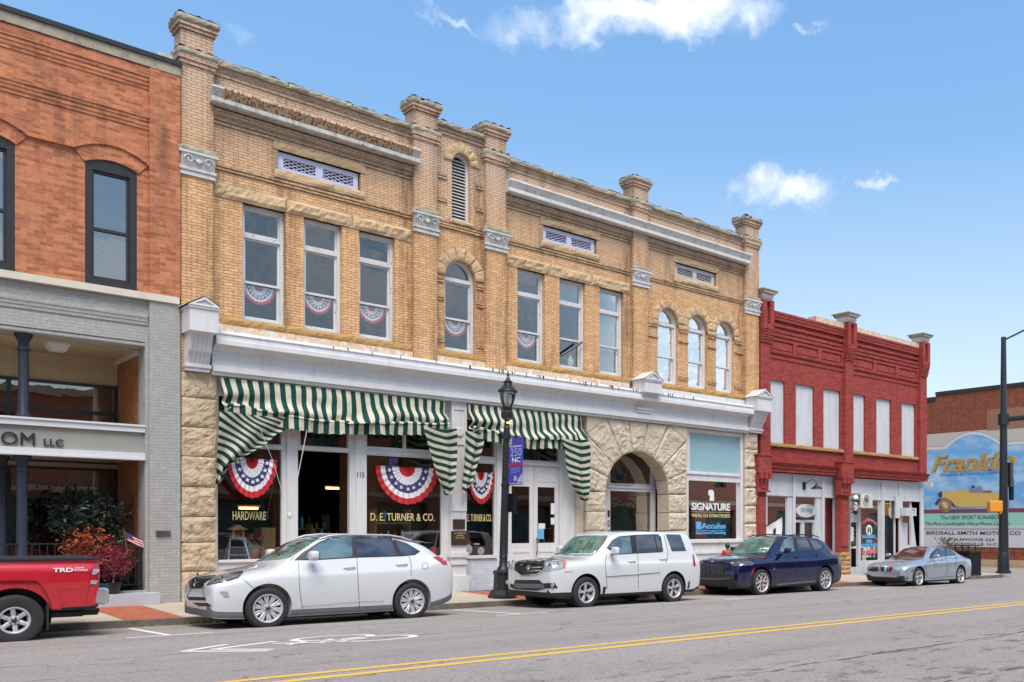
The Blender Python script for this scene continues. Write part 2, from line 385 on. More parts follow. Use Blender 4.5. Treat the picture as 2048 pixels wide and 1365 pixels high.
MATS.update(
    tan=brick('tan_brick', (.60, .36, .165), (.44, .235, .095), (.10, .06, .035), ms=.011, dirt_amt=.85, pale=(9.4, 11.6, (.50, .35, .25))),
    orange=brick('orange_brick', (.60, .225, .11), (.30, .09, .045), (.50, .31, .20), ms=.008, dirt_amt=.95, dirt=(.07, .05, .04), patch=(.56, .25, .12)),
    grey=brick('grey_painted_brick', (.40, .39, .37), (.37, .36, .345), (.30, .29, .28), ms=.008, dirt_amt=.12, bumpd=.004),
    oldred=brick('red_painted_brick', (.38, .060, .050), (.22, .034, .030), (.44, .13, .11), ms=.006, dirt_amt=.6, dirt=(.10, .02, .018), bumpd=.004),
    mixbrick=brick('weathered_red_brick', (.34, .095, .045), (.20, .055, .035), (.26, .17, .12), dirt_amt=.9, patch=(.46, .19, .09)),
    porch=brick('porch_brick', (.42, .17, .07), (.30, .11, .045), (.30, .16, .09), dirt_amt=.6, patch=(.12, .07, .05)),
    farbrick=brick('brown_brick', (.46, .17, .09), (.36, .12, .07), (.25, .18, .14), dirt_amt=.5),
    whitebrick=brick('white_painted_brick', (.62, .64, .70), (.58, .6, .66), (.45, .46, .5), ms=.006, dirt_amt=.2, bumpd=.003),
    granite=stone('granite_block', (.62, .485, .33), (.47, .36, .24), 70, amt=.8),
    palestone=stone('pale_granite', (.66, .56, .43), (.54, .45, .34), 80, stain=(.30, .23, .15), amt=.4),
    coping=stone('grey_coping_stone', (.44, .38, .29), (.30, .27, .22), 40, amt=.6, stain=(.10, .09, .07)),
    lintel=stone('sandstone_lintel', (.60, .42, .25), (.50, .36, .22), 50, amt=.5, stain=(.20, .15, .09)),
    sillstone=stone('sandstone_sill', (.48, .27, .09), (.42, .27, .12), 50, amt=.4, stain=(.22, .14, .08)),
    redstone=stone('ledge_stone', (.50, .30, .13), (.40, .23, .10), 50, amt=.4),
    white=painted('white_paint', (.65, .64, .64), amt=.42, dirt=(.33, .31, .29), chips=.20, chipc=(.42, .36, .30)),
    oldwhite=painted('flaking_white_paint', (.60, .60, .60), amt=.45, chips=.36),
    strip=painted('peeling_cream_paint', (.62, .46, .32), dirt=(.42, .20, .08), amt=.9, chips=.46, chipc=(.66, .60, .52)),
    board=painted('white_board', (.56, .58, .62), dirt=(.36, .30, .23), amt=.6),
    gutter=painted('weathered_gutter_paint', (.52, .51, .48), dirt=(.16, .12, .09), amt=1.0, chips=.38),
    capital=painted('grey_carved_stone', (.55, .55, .53), dirt=(.16, .15, .14), amt=.8),
    trimwhite=painted('porch_white_trim', (.60, .60, .61), amt=.15),
    greyfascia=painted('grey_fascia', (.30, .29, .26), dirt=(.25, .24, .22), amt=.2),
    ceiling=painted('porch_ceiling', (.52, .42, .28), dirt=(.2, .14, .08), amt=.5),
    bluegrey=painted('iron_column_paint', (.022, .027, .045), dirt=(.05, .05, .065), amt=.5, rough=.35),
    black=flat('black_paint', (.012, .012, .014), .4), darkframe=flat('dark_bronze_frame', (.028, .024, .026), .35),
    blackmetal=flat('black_cast_iron', (.018, .019, .022), .38, var=.2, nscale=20, bump=.4),
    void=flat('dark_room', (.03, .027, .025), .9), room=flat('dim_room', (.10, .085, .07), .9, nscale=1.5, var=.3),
    brownroom=flat('brown_room', (.16, .075, .03), .9, nscale=1.2, var=.3), tealroom=flat('teal_lit_room', (.22, .42, .40), .8, nscale=1.4, var=.2),
    greenroom=flat('mirrored_green_backing', (.16, .24, .19), .9, nscale=2, var=.3),  # green of mirrored foliage, painted into the room behind the pane
    blindteal=painted('pale_teal_film', (.30, .47, .52), dirt=(.24, .40, .40), amt=.5, rough=.12),
    shade=flat('pale_roller_shade', (.24, .30, .29), .8, nscale=1.5),
    glass=glass('window_pane', (.93, .94, .95), refl=.14, gain=.85, wav=.35), glassdark=glass('dark_window_pane', (.35, .38, .4), .22, wav=.06),
    glassclear=glass('shop_pane', (.92, .93, .93), .12, wav=.04), glassblue=glass('mirror_pane', (.2, .22, .25), .32, gain=.85, wav=.2),
    glassgreen=glass('shop_pane_low_glare', (.9, .95, .93), 0),
    gold=flat('gold_leaf', (.75, .62, .28), .45), letterblack=flat('black_lettering', (.02, .02, .022), .5),
    letterwhite=flat('white_lettering', (.8, .8, .8), .5, var=.03), letterblue=flat('cyan_lettering', (.12, .42, .75), .5, var=.03), letterpink=flat('pink_lettering', (.75, .14, .2), .5, var=.03),
    red=flat('red_cloth', (.55, .02, .03), .8), navy=flat('navy_cloth', (.06, .055, .20), .8), clothwhite=flat('white_cloth', (.74, .72, .74), .8, var=.05),
    wood=flat('light_wood', (.42, .25, .10), .6, nscale=12), alu=flat('aluminium', (.55, .58, .6), .35, .8, var=.1), terracotta=flat('terracotta', (.42, .15, .07), .8),
    leafdark=flat('dark_leaf', (.025, .045, .03), .5, nscale=14, var=.3), leaf=flat('green_leaf', (.05, .12, .03), .5, nscale=14, var=.3), leaforange=flat('orange_leaf', (.62, .10, .025), .6, nscale=25, var=.35),
    leafpink=flat('magenta_leaf', (.33, .025, .06), .6, nscale=25, var=.35), grassbrown=flat('plume_grass', (.20, .14, .10), .8), bronze=flat('bronze_plaque', (.09, .055, .04), .45, .5),
    brassplaque=flat('steel_plaque', (.22, .20, .18), .4, .7, var=.3),
)
def awning_mat():
    t = NT('striped_canvas')
    at = t.n.new('ShaderNodeAttribute'); at.attribute_name = 'stripe'
    f = t.math('FRACT', at.outputs['Fac'])
    s = t.ramp(f, [(0.0, 0.0), (.5, 1.0)], 'CONSTANT')
    d = t.noise(5, 5, .6)
    cr = t.mix(t.ramp(d, [(.4, 0.0), (.75, 1.0)]), (.56, .51, .41), (.40, .35, .27)); gr = t.mix(t.ramp(d, [(.4, 0.0), (.7, 1.0)]), (.006, .058, .042), (.012, .035, .032))
    return t.fin(t.mix(s, cr, gr), .85, nrm=t.bump(t.noise(14, 4), .01, .5), spec=.15)
MATS['awning'] = awning_mat()
def asphalt():
    t = NT('asphalt')
    g = t.noise(95, 3, .75); g2 = t.noise(28, 4, .7); b = t.noise(.6, 5, .6, t.co(scale=(.35, 1.4, 1))); p = t.noise(2.6, 6, .7, t.co(scale=(.6, 1.6, 1)))
    c = t.mix(t.ramp(b, [(.35, 0.0), (.68, 1.0)]), (.275, .245, .226), (.22, .195, .18))
    c = t.mix(t.math('MULTIPLY', t.ramp(g, [(.46, 0.0), (.58, 1.0)]), .7), c, (.46, .40, .37))
    c = t.mix(t.math('MULTIPLY', t.ramp(g2, [(.50, 0.0), (.62, 1.0)]), .62), c, (.12, .11, .105))
    y = t.sepxyz(t.co())
    near = t.math('MULTIPLY_ADD', y[1], -.5, 4.4, clamp=True)      # rougher, darker patching in the far lane's mate
    c = t.mix(t.math('MULTIPLY', t.math('MULTIPLY', t.ramp(p, [(.54, 0.0), (.62, 1.0)]), near), .65), c, (.07, .065, .062))
    # tar seams
    wv = t.math('ADD', y[1], t.math('MULTIPLY_ADD', t.noise(.7, 4), .5, -.25))
    for yy, w in ((13.05, .026), (6.9, .03), (15.9, .014), (11.2, .012), (5.2, .02)):
        dd = t.math('ABSOLUTE', t.math('SUBTRACT', wv, yy))
        k = t.math('MULTIPLY', t.math('LESS_THAN', dd, w), t.ramp(t.noise(3.1, 4), [(.42, 0.0), (.52, 1.0)]))
        c = t.mix(t.math('MULTIPLY', k, .9), c, (.06, .055, .05))
    # tyre-polished tracks, drips between them
    for yy in (10.6, 12.2, 16.0, 18.1, 4.0, 7.9):
        d = t.math('MULTIPLY_ADD', t.math('ABSOLUTE', t.math('SUBTRACT', y[1], yy)), -2.6, 1.0, clamp=True)
        c = t.mix(t.math('MULTIPLY', d, .16), c, (.13, .12, .115))
    dr = t.math('MULTIPLY', t.ramp(t.noise(4.2, 2, .4), [(.66, 0.0), (.70, 1.0)]), t.ramp(t.noise(.5, 2), [(.45, 0.0), (.6, 1.0)]))
    c = t.mix(t.math('MULTIPLY', dr, .45), c, (.07, .065, .06))
    vo = t.n.new('ShaderNodeTexVoronoi'); vo.feature = 'DISTANCE_TO_EDGE'; vo.inputs['Scale'].default_value = .55
    wn = t.n.new('ShaderNodeVectorMath'); wn.operation = 'ADD'; t.l.new(t.co(), wn.inputs[0]); t.l.new(t.noise(1.3, 5, .6, out='Color'), wn.inputs[1]); t.l.new(wn.outputs[0], vo.inputs['Vector'])
    k = t.math('MULTIPLY', t.math('LESS_THAN', vo.outputs['Distance'], .007), t.ramp(t.noise(.35, 3), [(.50, 0.0), (.58, 1.0)]))
    c = t.mix(t.math('MULTIPLY', k, .6), c, (.06, .055, .05))
    return t.fin(c, .88, nrm=t.bump(g, .008, .8), spec=.25)
def roadpaint(name, c):
    t = NT(name); g = t.noise(60, 4, .75); w = t.noise(5, 5, .7)
    f = t.math('MULTIPLY', t.ramp(g, [(.5, 0.0), (.62, 1.0)]), t.ramp(w, [(.35, .25), (.65, 1.0)]))
    return t.fin(t.mix(t.math('MULTIPLY', f, .75), c, (.2, .19, .18)), .8, nrm=t.bump(g, .006, .6))
MATS.update(asphalt=asphalt(), roadwhite=roadpaint('white_road_paint', (.72, .72, .70)), roadyellow=roadpaint('yellow_road_paint', (.70, .42, .06)),
    concrete=stone('pavement_concrete', (.47, .40, .31), (.41, .35, .27), 90, amt=.2, stain=(.28, .23, .18), bd=.003),
    kerb=stone('kerb_stone', (.20, .165, .13), (.12, .10, .085), 50, amt=.7, stain=(.06, .05, .045)),
    paver=brick('red_pavers', (.42, .10, .045), (.34, .08, .04), (.42, .27, .16), bw=.2, rh=.1, ms=.012, dirt_amt=.2, patch=(.5, .25, .12), horiz=True))
# ------------------------------------------------------------------ ground
SL = -.0115
def road_z(x, y):
    yy = max(min(y, 19.6), -1)
    return SL*(x-6.15)+(-.03*(yy-16.91) if yy > 9.6 else .219+.03*(yy-9.6))
def pave_z(x, y): return road_z(x, 19.05)+.12+.02*(y-19.05)
def sheet(name, fn, xs, ys, mat):
    m = MB(); nx, ny = len(xs), len(ys)
    m.add([(x, y, fn(x, y)) for y in ys for x in xs], [(j*nx+i, j*nx+i+1, (j+1)*nx+i+1, (j+1)*nx+i) for j in range(ny-1) for i in range(nx-1)])
    return tag(m.build(name, mat), kind='structure')
sheet('ground', lambda x, y: SL*x-.6, [-900, -60, 0, 60, 300, 900], [-900, -40, 60, 900], M('concrete'))
sheet('road', road_z, [-90, -20, 0, 10, 20, 30, 40, 60, 120, 300], [-1, 3, 6, 9.6, 12, 14, 16, 17.5, 19.06], M('asphalt'))
sheet('cross_road', lambda x, y: road_z(x, 19.06)+.002*(y-19.06), [38, 42, 46, 50.1], [19.06, 22, 30, 60, 140], M('asphalt'))
PX1 = 39.6                                   # the pavement ends here, at the cross road
m = MB()
def slab(x0, x1, y0, y1, dz=0, n=1):
    for i in range(n):
        a = x0+(x1-x0)*i/n+.006; b = x0+(x1-x0)*(i+1)/n-.006
        m.add([(a, y0, pave_z(a, y0)+dz), (b, y0, pave_z(b, y0)+dz), (b, y1, pave_z(b, y1)+dz), (a, y1, pave_z(a, y1)+dz),
               (a, y0, pave_z(a, y0)-.14), (b, y0, pave_z(b, y0)-.14), (b, y1, pave_z(b, y1)-.14), (a, y1, pave_z(a, y1)-.14)],
              [(0, 1, 2, 3), (4, 7, 6, 5), (0, 4, 5, 1), (1, 5, 6, 2), (2, 6, 7, 3), (3, 7, 4, 0)])
ST = [(fx(249, 19.2), fx(368, 19.2)), (13.0, 14.4), (19.3, 20.7), (25.6, 27.0), (31.6, 33.0)]
px = -30.
for a, b in ST:
    slab(px, a, 19.2, 22.52, n=max(1, int((a-px)/1.6))); px = b
slab(px, PX1-2.4, 19.2, 22.52, n=4); slab(PX1-2.4, PX1-.15, 21.4, 60, n=1)
# rounded corner
cxk, cyk, rk = PX1-2.4, 21.45, 2.25
pts = [(cxk, cyk)]+[(cxk+rk*math.sin(R(t)), cyk-rk*math.cos(R(t))) for t in range(0, 91, 10)]
m.add([(x, y, pave_z(x, y)+.001) for x, y in pts], [(0, i, i+1) for i in range(1, len(pts)-1)])
tag(m.build('pavement', M('concrete')), kind='structure')
m = MB()
for a, b in ST: slab(a, b, 19.2, 22.0, 0)
tag(m.build('brick_paving', M('paver')), kind='structure')
m = MB()
def kerb_seg(p, q, w=.15):
    d = Vector((q[0]-p[0], q[1]-p[1])).normalized(); n_ = Vector((d.y, -d.x))*w
    P = [(p[0]+n_.x, p[1]+n_.y), (q[0]+n_.x, q[1]+n_.y), (q[0], q[1]), (p[0], p[1])]
    m.add([(x, y, pave_z(x, y)+.004) for x, y in P]+[(x, y, pave_z(x, y)-.3) for x, y in P], [(0, 1, 2, 3), (0, 4, 5, 1), (1, 5, 6, 2), (2, 6, 7, 3), (3, 7, 4, 0)])
x = -30.
while x < PX1-2.4-.01:
    x2 = min(x+2.4, PX1-2.4); kerb_seg((x, 19.2), (x2-.008, 19.2)); x = x2
cp = [(PX1-2.4+rk*math.sin(R(t)), 21.45-rk*math.cos(R(t))) for t in range(0, 91, 15)]
for p, q in zip(cp, cp[1:]): kerb_seg(p, q)
kerb_seg(cp[-1], (PX1-.15, 60))
tag(m.build('kerb', M('kerb')), kind='structure')
# opposite pavement, under and behind the camera
sheet('pavement_opposite', lambda x, y: SL*(x-6.15)+.03, [-90, 0, 40, 120, 300], [-8, -.9], M('concrete'))
# ---- painted markings
def marking(name, polys, mat, dz=.004, res=.5):
    m = MB()
    for P in polys:
        m.add([(x, y, road_z(x, y)+dz) for x, y in P], [tuple(range(len(P)))])
    return tag(m.build(name, mat), kind='structure')
YY = 9.55
marking('yellow_centre_line', [[(x, y0), (x+8, y0), (x+8, y0+.12), (x, y0+.12)] for y0 in (YY-.02, YY-.31) for x in range(-40, 160, 8)], M('roadyellow'))
def rz_at(u, v):       # ground point under a photo point
    Z = 15.
    for _ in range(60):
        a = _a(u); X = Z*(.7016*a+.7124); Y = Z*(.7016-.7124*a)
        Z += (.5)*((CAMZ-road_z(X, Y))*1845/(v-1056)-Z)
    return X, Y
def strip(p, q, w):
    p = Vector(p); q = Vector(q); d = (q-p).normalized(); n_ = Vector((-d.y, d.x))*w/2
    return [tuple(p-n_), tuple(q-n_), tuple(q+n_), tuple(p+n_)]
tk = []
for (u, v) in ((342, 1271), (1045, 1228.5), (1480, 1198), (1760, 1178)):
    X, Y = rz_at(u, v); tk.append(strip((X-.02, Y), (X-.02, 18.75), .1)); tk.append(strip((X-.62, Y), (X+.62, Y), .1))
X, Y = rz_at(1925, 1167); tk.append(strip((X-.6, Y), (X+.6, Y), .1))
marking('parking_bay_mark', tk, M('roadwhite'))
# bicycle lane symbol with chevrons: drawn flat on the road, a little worn
bx, by = rz_at(545, 1283)
P0 = rz_at(358, 1304); 
def ring(cx, cy, r, w, n=28, sx=1):
    out = []
    for k in range(n):
        a, b = 2*math.pi*k/n, 2*math.pi*(k+1)/n
        out.append([(cx+sx*r*math.cos(a), cy+r*math.sin(a)), (cx+sx*r*math.cos(b), cy+r*math.sin(b)), (cx+sx*(r-w)*math.cos(b), cy+(r-w)*math.sin(b)), (cx+sx*(r-w)*math.cos(a), cy+(r-w)*math.sin(a))])
    return out
def gp(u, v): return rz_at(u, v)
chev = [strip(gp(365, 1303.5), gp(455, 1289.5), .12), strip(gp(365, 1303.5), gp(537, 1303), .12), strip(gp(425, 1299.5), gp(552, 1283.5), .12), strip(gp(425, 1299.5), gp(546, 1299.5), .12)]
w1 = gp(655, 1277); w2 = gp(735, 1277)
bike = ring(gp(668, 1276.5)[0], gp(668, 1280)[1]+.32, .42, .09, sx=1.5)+ring(gp(735, 1275)[0], gp(735, 1276)[1]-.22, .42, .09, sx=1.5)
bike += [strip(gp(545, 1287.5), gp(650, 1286), .1), strip(gp(575, 1290.5), gp(612, 1283), .1), strip(gp(640, 1285), gp(735, 1277), .1), strip(gp(655, 1279), gp(700, 1284), .1)]
marking('bicycle_lane_symbol', chev+bike, M('roadwhite'))
# ------------------------------------------------------------------ tan brick building
YP, YW = 22.40, 22.55
ZB = 0.02
TX0 = fx(362, YP); TX1 = fx(1518.5, YP)
tan = thing('tan_brick_building', (TX0, YP, 0), 'long two-storey tan brick building with stone arch, white storefront cornice and brick chimney piers', 'building')
def arch_poly(x0, x1, z0, zs, n=14, rise=None):
    r = (x1-x0)/2; c = (x0+x1)/2; rr = r if rise is None else rise
    return [(x0, z0), (x1, z0), (x1, zs)]+[(c+r*math.cos(math.pi*k/n), zs+rr*math.sin(math.pi*k/n)) for k in range(1, n)]+[(x0, zs)]
def rect(x0, x1, z0, z1): return [(x0, z0), (x1, z0), (x1, z1), (x0, z1)]
PIERS = [(fx(362.5, YP), fx(427, YP)), (fx(828.5, YP), fx(875, YP)), (fx(971.5, YP), fx(1013, YP)), (fx(1266.6, YP), fx(1297, YP)), (fx(1491, YP), fx(1518, YP))]
MATS['tan'] = brick('tan_brick_wall', (.80, .475, .245), (.62, .345, .165), (.20, .115, .065), ms=.012, dirt=(.055, .04, .03), dirt_amt=.85, pale=(9.4, 11.6, (.60, .43, .32)), grime=[q_-TX0 for pr in PIERS[:] for q_ in (pr[0]-.12, pr[1]+.02)]+[fx(570, YW)-TX0])
MATS['tandirty'] = brick('sooty_tan_brick', (.60, .37, .20), (.40, .24, .12), (.06, .04, .03), ms=.014, dirt=(.06, .045, .035), dirt_amt=1.0, pale=(9.4, 11.6, (.50, .37, .28)), patch=(.16, .11, .075))
WZ0, WZ1 = 6.54, 9.25
def ow(a, b): return (fx(a, YW), fx(b, YW))
WA = [ow(485, 571), ow(607.6, 684.5), ow(717.6, 790)]
WB_ = [ow(1035, 1089.5), ow(1119, 1171), ow(1199, 1247)]
WC = [ow(1315.5, 1356.5), ow(1376, 1414.5), ow(1432, 1468)]
WT = ow(889, 951); LV = ow(904, 941)
GA = ow(556, 722); GB = ow(1086, 1194); GC = ow(1351, 1433)
# upper wall: one sheet of masonry with all its openings
holes = [rect(a, b, WZ0, WZ1) for a, b in WA+WB_]
CS = 8.62
for a, b in WC: holes.append(arch_poly(a, b, WZ0, CS))
holes.append(arch_poly(WT[0], WT[1], WZ0, CS-.02))
LS = 12.02-(LV[1]-LV[0])/2
holes.append(arch_poly(LV[0], LV[1], 10.15, LS))
holes += [rect(a, b, 10.23, 10.70) for a, b in (GA, GB, GC)]
w = MB().plate(rect(TX0+.02, TX1-.02, 5.2, 12.17), holes, YW, YW+.32)
w.box(PIERS[1][0]+.1, PIERS[2][1]-.1, YW+.002, YW+.3, 12.17, 12.55)
w.build('wall', M('tan'), tan)
# side and roof masses behind
b_ = MB(); b_.box(TX0+.02, TX0+.3, YW+.33, 48, 0, 11.6); b_.box(TX1-.3, TX1-.02, YW+.33, 48, 0, 11.6); b_.box(TX0+.3, TX1-.3, 47.7, 48, 0, 11)
b_.build('side_wall', M('farbrick'), tan)
box(TX0+.3, TX1-.3, YW+.33, 47.7, 10.9, 11.1).build('roof', M('kerb'), tan)
# piers with ledge, neck and corbelled cap
for i, (a, b) in enumerate(PIERS):
    p = MB().box(a, b, YP, YW+.04, 5.2, 11.96)
    if i in (0, 4): p.box(a, b, YW+.04, YW+.4, 11.0, 11.96)
    p.box(a-.035, b+.035, YP-.035, YP+.52, 11.96, 12.055); p.box(a-.07, b+.07, YP-.07, YP+.55, 12.06, 12.15)
    p.box(a+.0, b-.0, YP+.01, YP+.5, 12.29, 12.72); p.box(a-.04, b+.04, YP-.03, YP+.54, 12.72, 12.80); p.box(a-.08, b+.08, YP-.07, YP+.58, 12.803, 12.885)
    p.build('pier', M('tan'), tan)
    for (za, zb, e, nm) in ((12.15, 12.29, .09, 'pier_ledge'), (12.887, 13.02, .11, 'pier_cap')):
        c = MB().box(a-e+.02, b+e-.02, YP-e+.02, YP+.5+e, za, zb)
        c.rock([(a-e, za), (b+e, za), (b+e, zb), (a-e, zb)], YP-e+.02, YP-e+.05, .06, i*7+za, .06)
        def side(u_, v_, a=a, e=e, za=za, zb=zb, i=i):
            k = min(1, min(u_, 1-u_, v_, 1-v_)*5); return (a-e+.02-k*.03*(.6+noise.noise(Vector((u_*9, v_*4, i)))), YP-e+.02+(0.5+2*e-.02)*(1-u_), za+(zb-za)*v_)
        c.grid(side, 10, 4)
        def top(u_, v_, a=a, b=b, e=e, zb=zb, i=i):
            return (a-e+.02+(b-a+2*e-.04)*u_, YP-e+.02+(.5+2*e-.02)*v_, zb+.004+.06*max(0, noise.noise(Vector((u_*7, v_*7, i*3.1)))+.3))
        c.grid(top, 14, 8)
        c.build(nm, M('coping'), tan)
    # carved capital: necking, scroll panel, abacus
    c = MB()
    c.box(a-.03, b+.03, YP-.04, YP+.02, 9.52, 9.58); c.box(a-.015, b+.015, YP-.025, YP+.02, 9.58, 9.63); c.box(a-.045, b+.045, YP-.06, YP+.02, 9.63, 9.69)
    c.prism([(YP-.02, 9.69), (YP-.10, 9.98), (YP+.02, 9.98), (YP+.02, 9.69)], a-.02, b+.02)
    c.box(a-.07, b+.07, YP-.13, YP+.02, 9.98, 10.03)
    for s, xc in ((1, a+.13), (-1, b-.13)):
        sp = [(xc+s*(.105-.013*t)*math.cos(t)*-1, YP-.095+.0*t, 9.85+(.105-.013*t)*math.sin(t)) for t in [k*.45 for k in range(17)]]
        c.tube([(x_, y_-.012, z_) for x_, y_, z_ in sp], .017, 5)
        c.tube([(xc+s*.1, YP-.085, 9.87), (xc+s*.22, YP-.08, 9.80), ((a+b)/2, YP-.085, 9.90)], .016, 5)
    c.lathe([(.0, -.03), (.05, -.02), (.05, .02)], ((a+b)/2, YP-.09, 9.84), 10, 'y')
    c.build('capital', M('capital' if i < 3 else 'oldwhite'), tan, 40)
    box(0, 0, 0, 0, 0, 0)
    MB().rock([(a-.07, 10.03), (b+.07, 10.03), (b+.05, 10.17), (a-.05, 10.17)], YP-.05, YP+.02, .05, i, .07).build('capital_stone', M('coping'), tan)
# coping between the piers
segs = [(PIERS[0][1]+.09, PIERS[1][0]-.09, 12.17), (PIERS[1][1]+.0, PIERS[2][0]-.0, 12.55), (PIERS[2][1]+.09, PIERS[3][0]-.09, 12.17), (PIERS[3][1]+.09, PIERS[4][0]-.09, 12.17)]
for k, (a, b, z) in enumerate(segs):
    c = MB(); n = max(2, int((b-a)/1.3))
    for j in range(n):
        p, q = a+(b-a)*j/n+.006, a+(b-a)*(j+1)/n-.006
        c.rock([(p, z), (q, z), (q, z+.13), (p, z+.13)], YW-.13, YW-.10, .075, k*9+j, .06)
        c.box(p, q, YW-.12, YW+.34, z, z+.125)
        def top(u_, v_, p=p, q=q, z=z, j=j, k=k): return (p+(q-p)*u_, YW-.12+.46*v_, z+.128+.07*max(0, .25+noise.noise(Vector(((p+(q-p)*u_)*5, v_*4, k*3.1)))))
        c.grid(top, 14, 5)
    c.build('coping', M('coping'), tan)
    c = MB().box(a-.08, b+.08, YW-.07, YW+.01, z-.085, z-.001); c.box(a-.08, b+.08, YW-.035, YW+.01, z-.185, z-.087)
    if k == 1:
        c.box(a, b, YW-.06, YW+.01, 10.9, 10.96) if False else None
    c.build('corbel_course', M('tandirty'), tan)
# sheet-metal gutter cornices
def gutter(name, x0, x1):
    prof = [(YW, 11.60), (YW-.38, 11.60), (YW-.39, 11.56), (YW-.30, 11.49), (YW-.25, 11.40), (YW-.31, 11.375), (YW-.33, 11.36), (YW-.33, 11.275), (YW-.29, 11.255), (YW-.02, 11.255), (YW, 11.28)]
    return MB().prism(prof, x0, x1)
gx0, gx1 = fx(424, 22.2), fx(842, 22.2)
gutter('g', gx0, gx1).build('gutter_cornice', M('gutter'), tan)
rg = NT('rusted_gutter'); rn = rg.noise(1, 4, .6, rg.co(scale=(22, 22, 1.2)))
MATS['rust'] = rg.fin(rg.mix(rg.ramp(rn, [(.44, 0.0), (.58, 1.0)]), (.52, .43, .30), (.26, .085, .03)), .8)
m = MB(); random.seed(4)
m.prism([(YW-.25, 11.605), (YW-.385, 11.605), (YW-.395, 11.558), (YW-.305, 11.486), (YW-.256, 11.405), (YW-.24, 11.405)], gx0+.25, gx1-.2)
m.build('rust_streaks', M('rust'), tan)
gutter('g', fx(1019, 22.2), fx(1503, 22.2)).build('gutter_cornice', M('white') if False else painted('gutter_white', (.62, .62, .61), dirt=(.20, .15, .11), amt=.7, chips=.25), tan)
# string courses
PAN = [(PIERS[0][1], PIERS[1][0]), (PIERS[1][1], PIERS[2][0]), (PIERS[2][1], PIERS[3][0]), (PIERS[3][1], PIERS[4][0])]
c = MB()
for k, (a, b) in enumerate(PAN):
    if k != 1:
        for j, z in enumerate((11.12, 11.035, 10.95)): c.box(a, b, YW-.10+.03*j, YW+.005, z-.06, z+(.09 if j == 0 else .012))
        c.box(a, b, YW-.05, YW+.005, 9.94, 9.995); c.box(a, b, YW-.03, YW+.005, 9.86, 9.925)
    else:
        for z in (9.94, 9.86): c.box(a, b, YW-.04, YW+.005, z, z+.055)
        for z in (11.25, 11.17, 10.6, 10.55):
            c.box(a, LV[0]-.16, YW-.04, YW+.005, z, z+.055); c.box(LV[1]+.16, b, YW-.04, YW+.005, z, z+.055)
        c.box(a, LV[0]-.02, YW-.04, YW+.005, 10.02, 10.07); c.box(LV[1]+.02, b, YW-.04, YW+.005, 10.02, 10.07)
        for z in (8.45, 8.37, 7.95, 7.88, 6.82, 6.76):
            c.box(a, WT[0]-.02, YW-.035, YW+.005, z, z+.05); c.box(WT[1]+.02, b, YW-.035, YW+.005, z, z+.05)
a, b = PAN[3]
for z in (8.45, 8.37, 8.02, 6.82, 6.76):
    ed = [a]+[q for p in WC for q in p]+[b]
    for p, q in zip(ed[::2], ed[1::2]): c.box(p, q, YW-.035, YW+.005, z, z+.05)
c.split('string_course', M('tandirty'), tan, gap=.08)
# lintels, sills, arches in rock-faced stone
def stones(name, x0, x1, z0, z1, y, n, mat, amp=.05, seed=0, ragged=0):
    c = MB()
    for j in range(n):
        p, q = x0+(x1-x0)*j/n+.005, x0+(x1-x0)*(j+1)/n-.005
        c.rock([(p, z0), (q, z0), (q, z1), (p, z1)], y, YW+.1, amp, seed+j*3, .07)
    return c.build(name, mat, tan)
for k, (i, n) in enumerate(((0, 3), (2, 3))):
    a, b = PAN[i]
    stones('lintel', a+.05, b, 9.25, 9.58, YW-.02, n, M('lintel'), .07, k)
for k, g in enumerate((GA, GB, GC)):
    stones('grille_lintel', g[0]-.12, g[1]+.12, 10.70, 10.93, YW-.02, 1, M('lintel'), .05, k+5)
    stones('grille_sill', g[0]-.1, g[1]+.1, 10.03, 10.23, YW-.05, 1, M('lintel'), .05, k+8)
for k, i in enumerate((0, 2, 3)):
    a, b = PAN[i]; stones('window_sill', a, b, 6.36, WZ0-.0, YW-.08, 3, M('sillstone'), .05, k+20)
stones('window_sill', WT[0]-.35, WT[1]+.35, 6.36, WZ0, YW-.08, 1, M('sillstone'), .05, 31)
stones('window_sill', LV[0]-.1, LV[1]+.1, 10.04, 10.15, YW-.06, 1, M('lintel'), .03, 33)
def voussoirs(x0, x1, zs, t, n, y, leg=0, name='arch_hood'):
    c = MB(); r = (x1-x0)/2; xc = (x0+x1)/2
    for k in range(n):
        a0, a1 = math.pi*k/n+.01, math.pi*(k+1)/n-.01
        P = lambda rr, aa: (xc+rr*math.cos(aa), zs+rr*math.sin(aa))
        tt = t*(1.12 if k == n//2 else 1)
        c.rock([P(r, a1), P(r, a0), P(r+tt, a0), P(r+tt, a1)], y, YW+.05, .035, k+x0, .05)
    if leg:
        for s in (0, 1):
            p, q = (x0-t, x0) if s == 0 else (x1, x1+t)
            c.rock([(p, zs-leg), (q, zs-leg), (q, zs-.01), (p, zs-.01)], y, YW+.05, .03, s+x0, .05)
    c.build(name, M('lintel'), tan)
voussoirs(WT[0], WT[1], CS-.02, .30, 7, YW-.04); voussoirs(LV[0], LV[1], LS, .26, 7, YW-.04)
for a, b in WC: voussoirs(a, b, CS, .255, 7, YW-.04, .14)
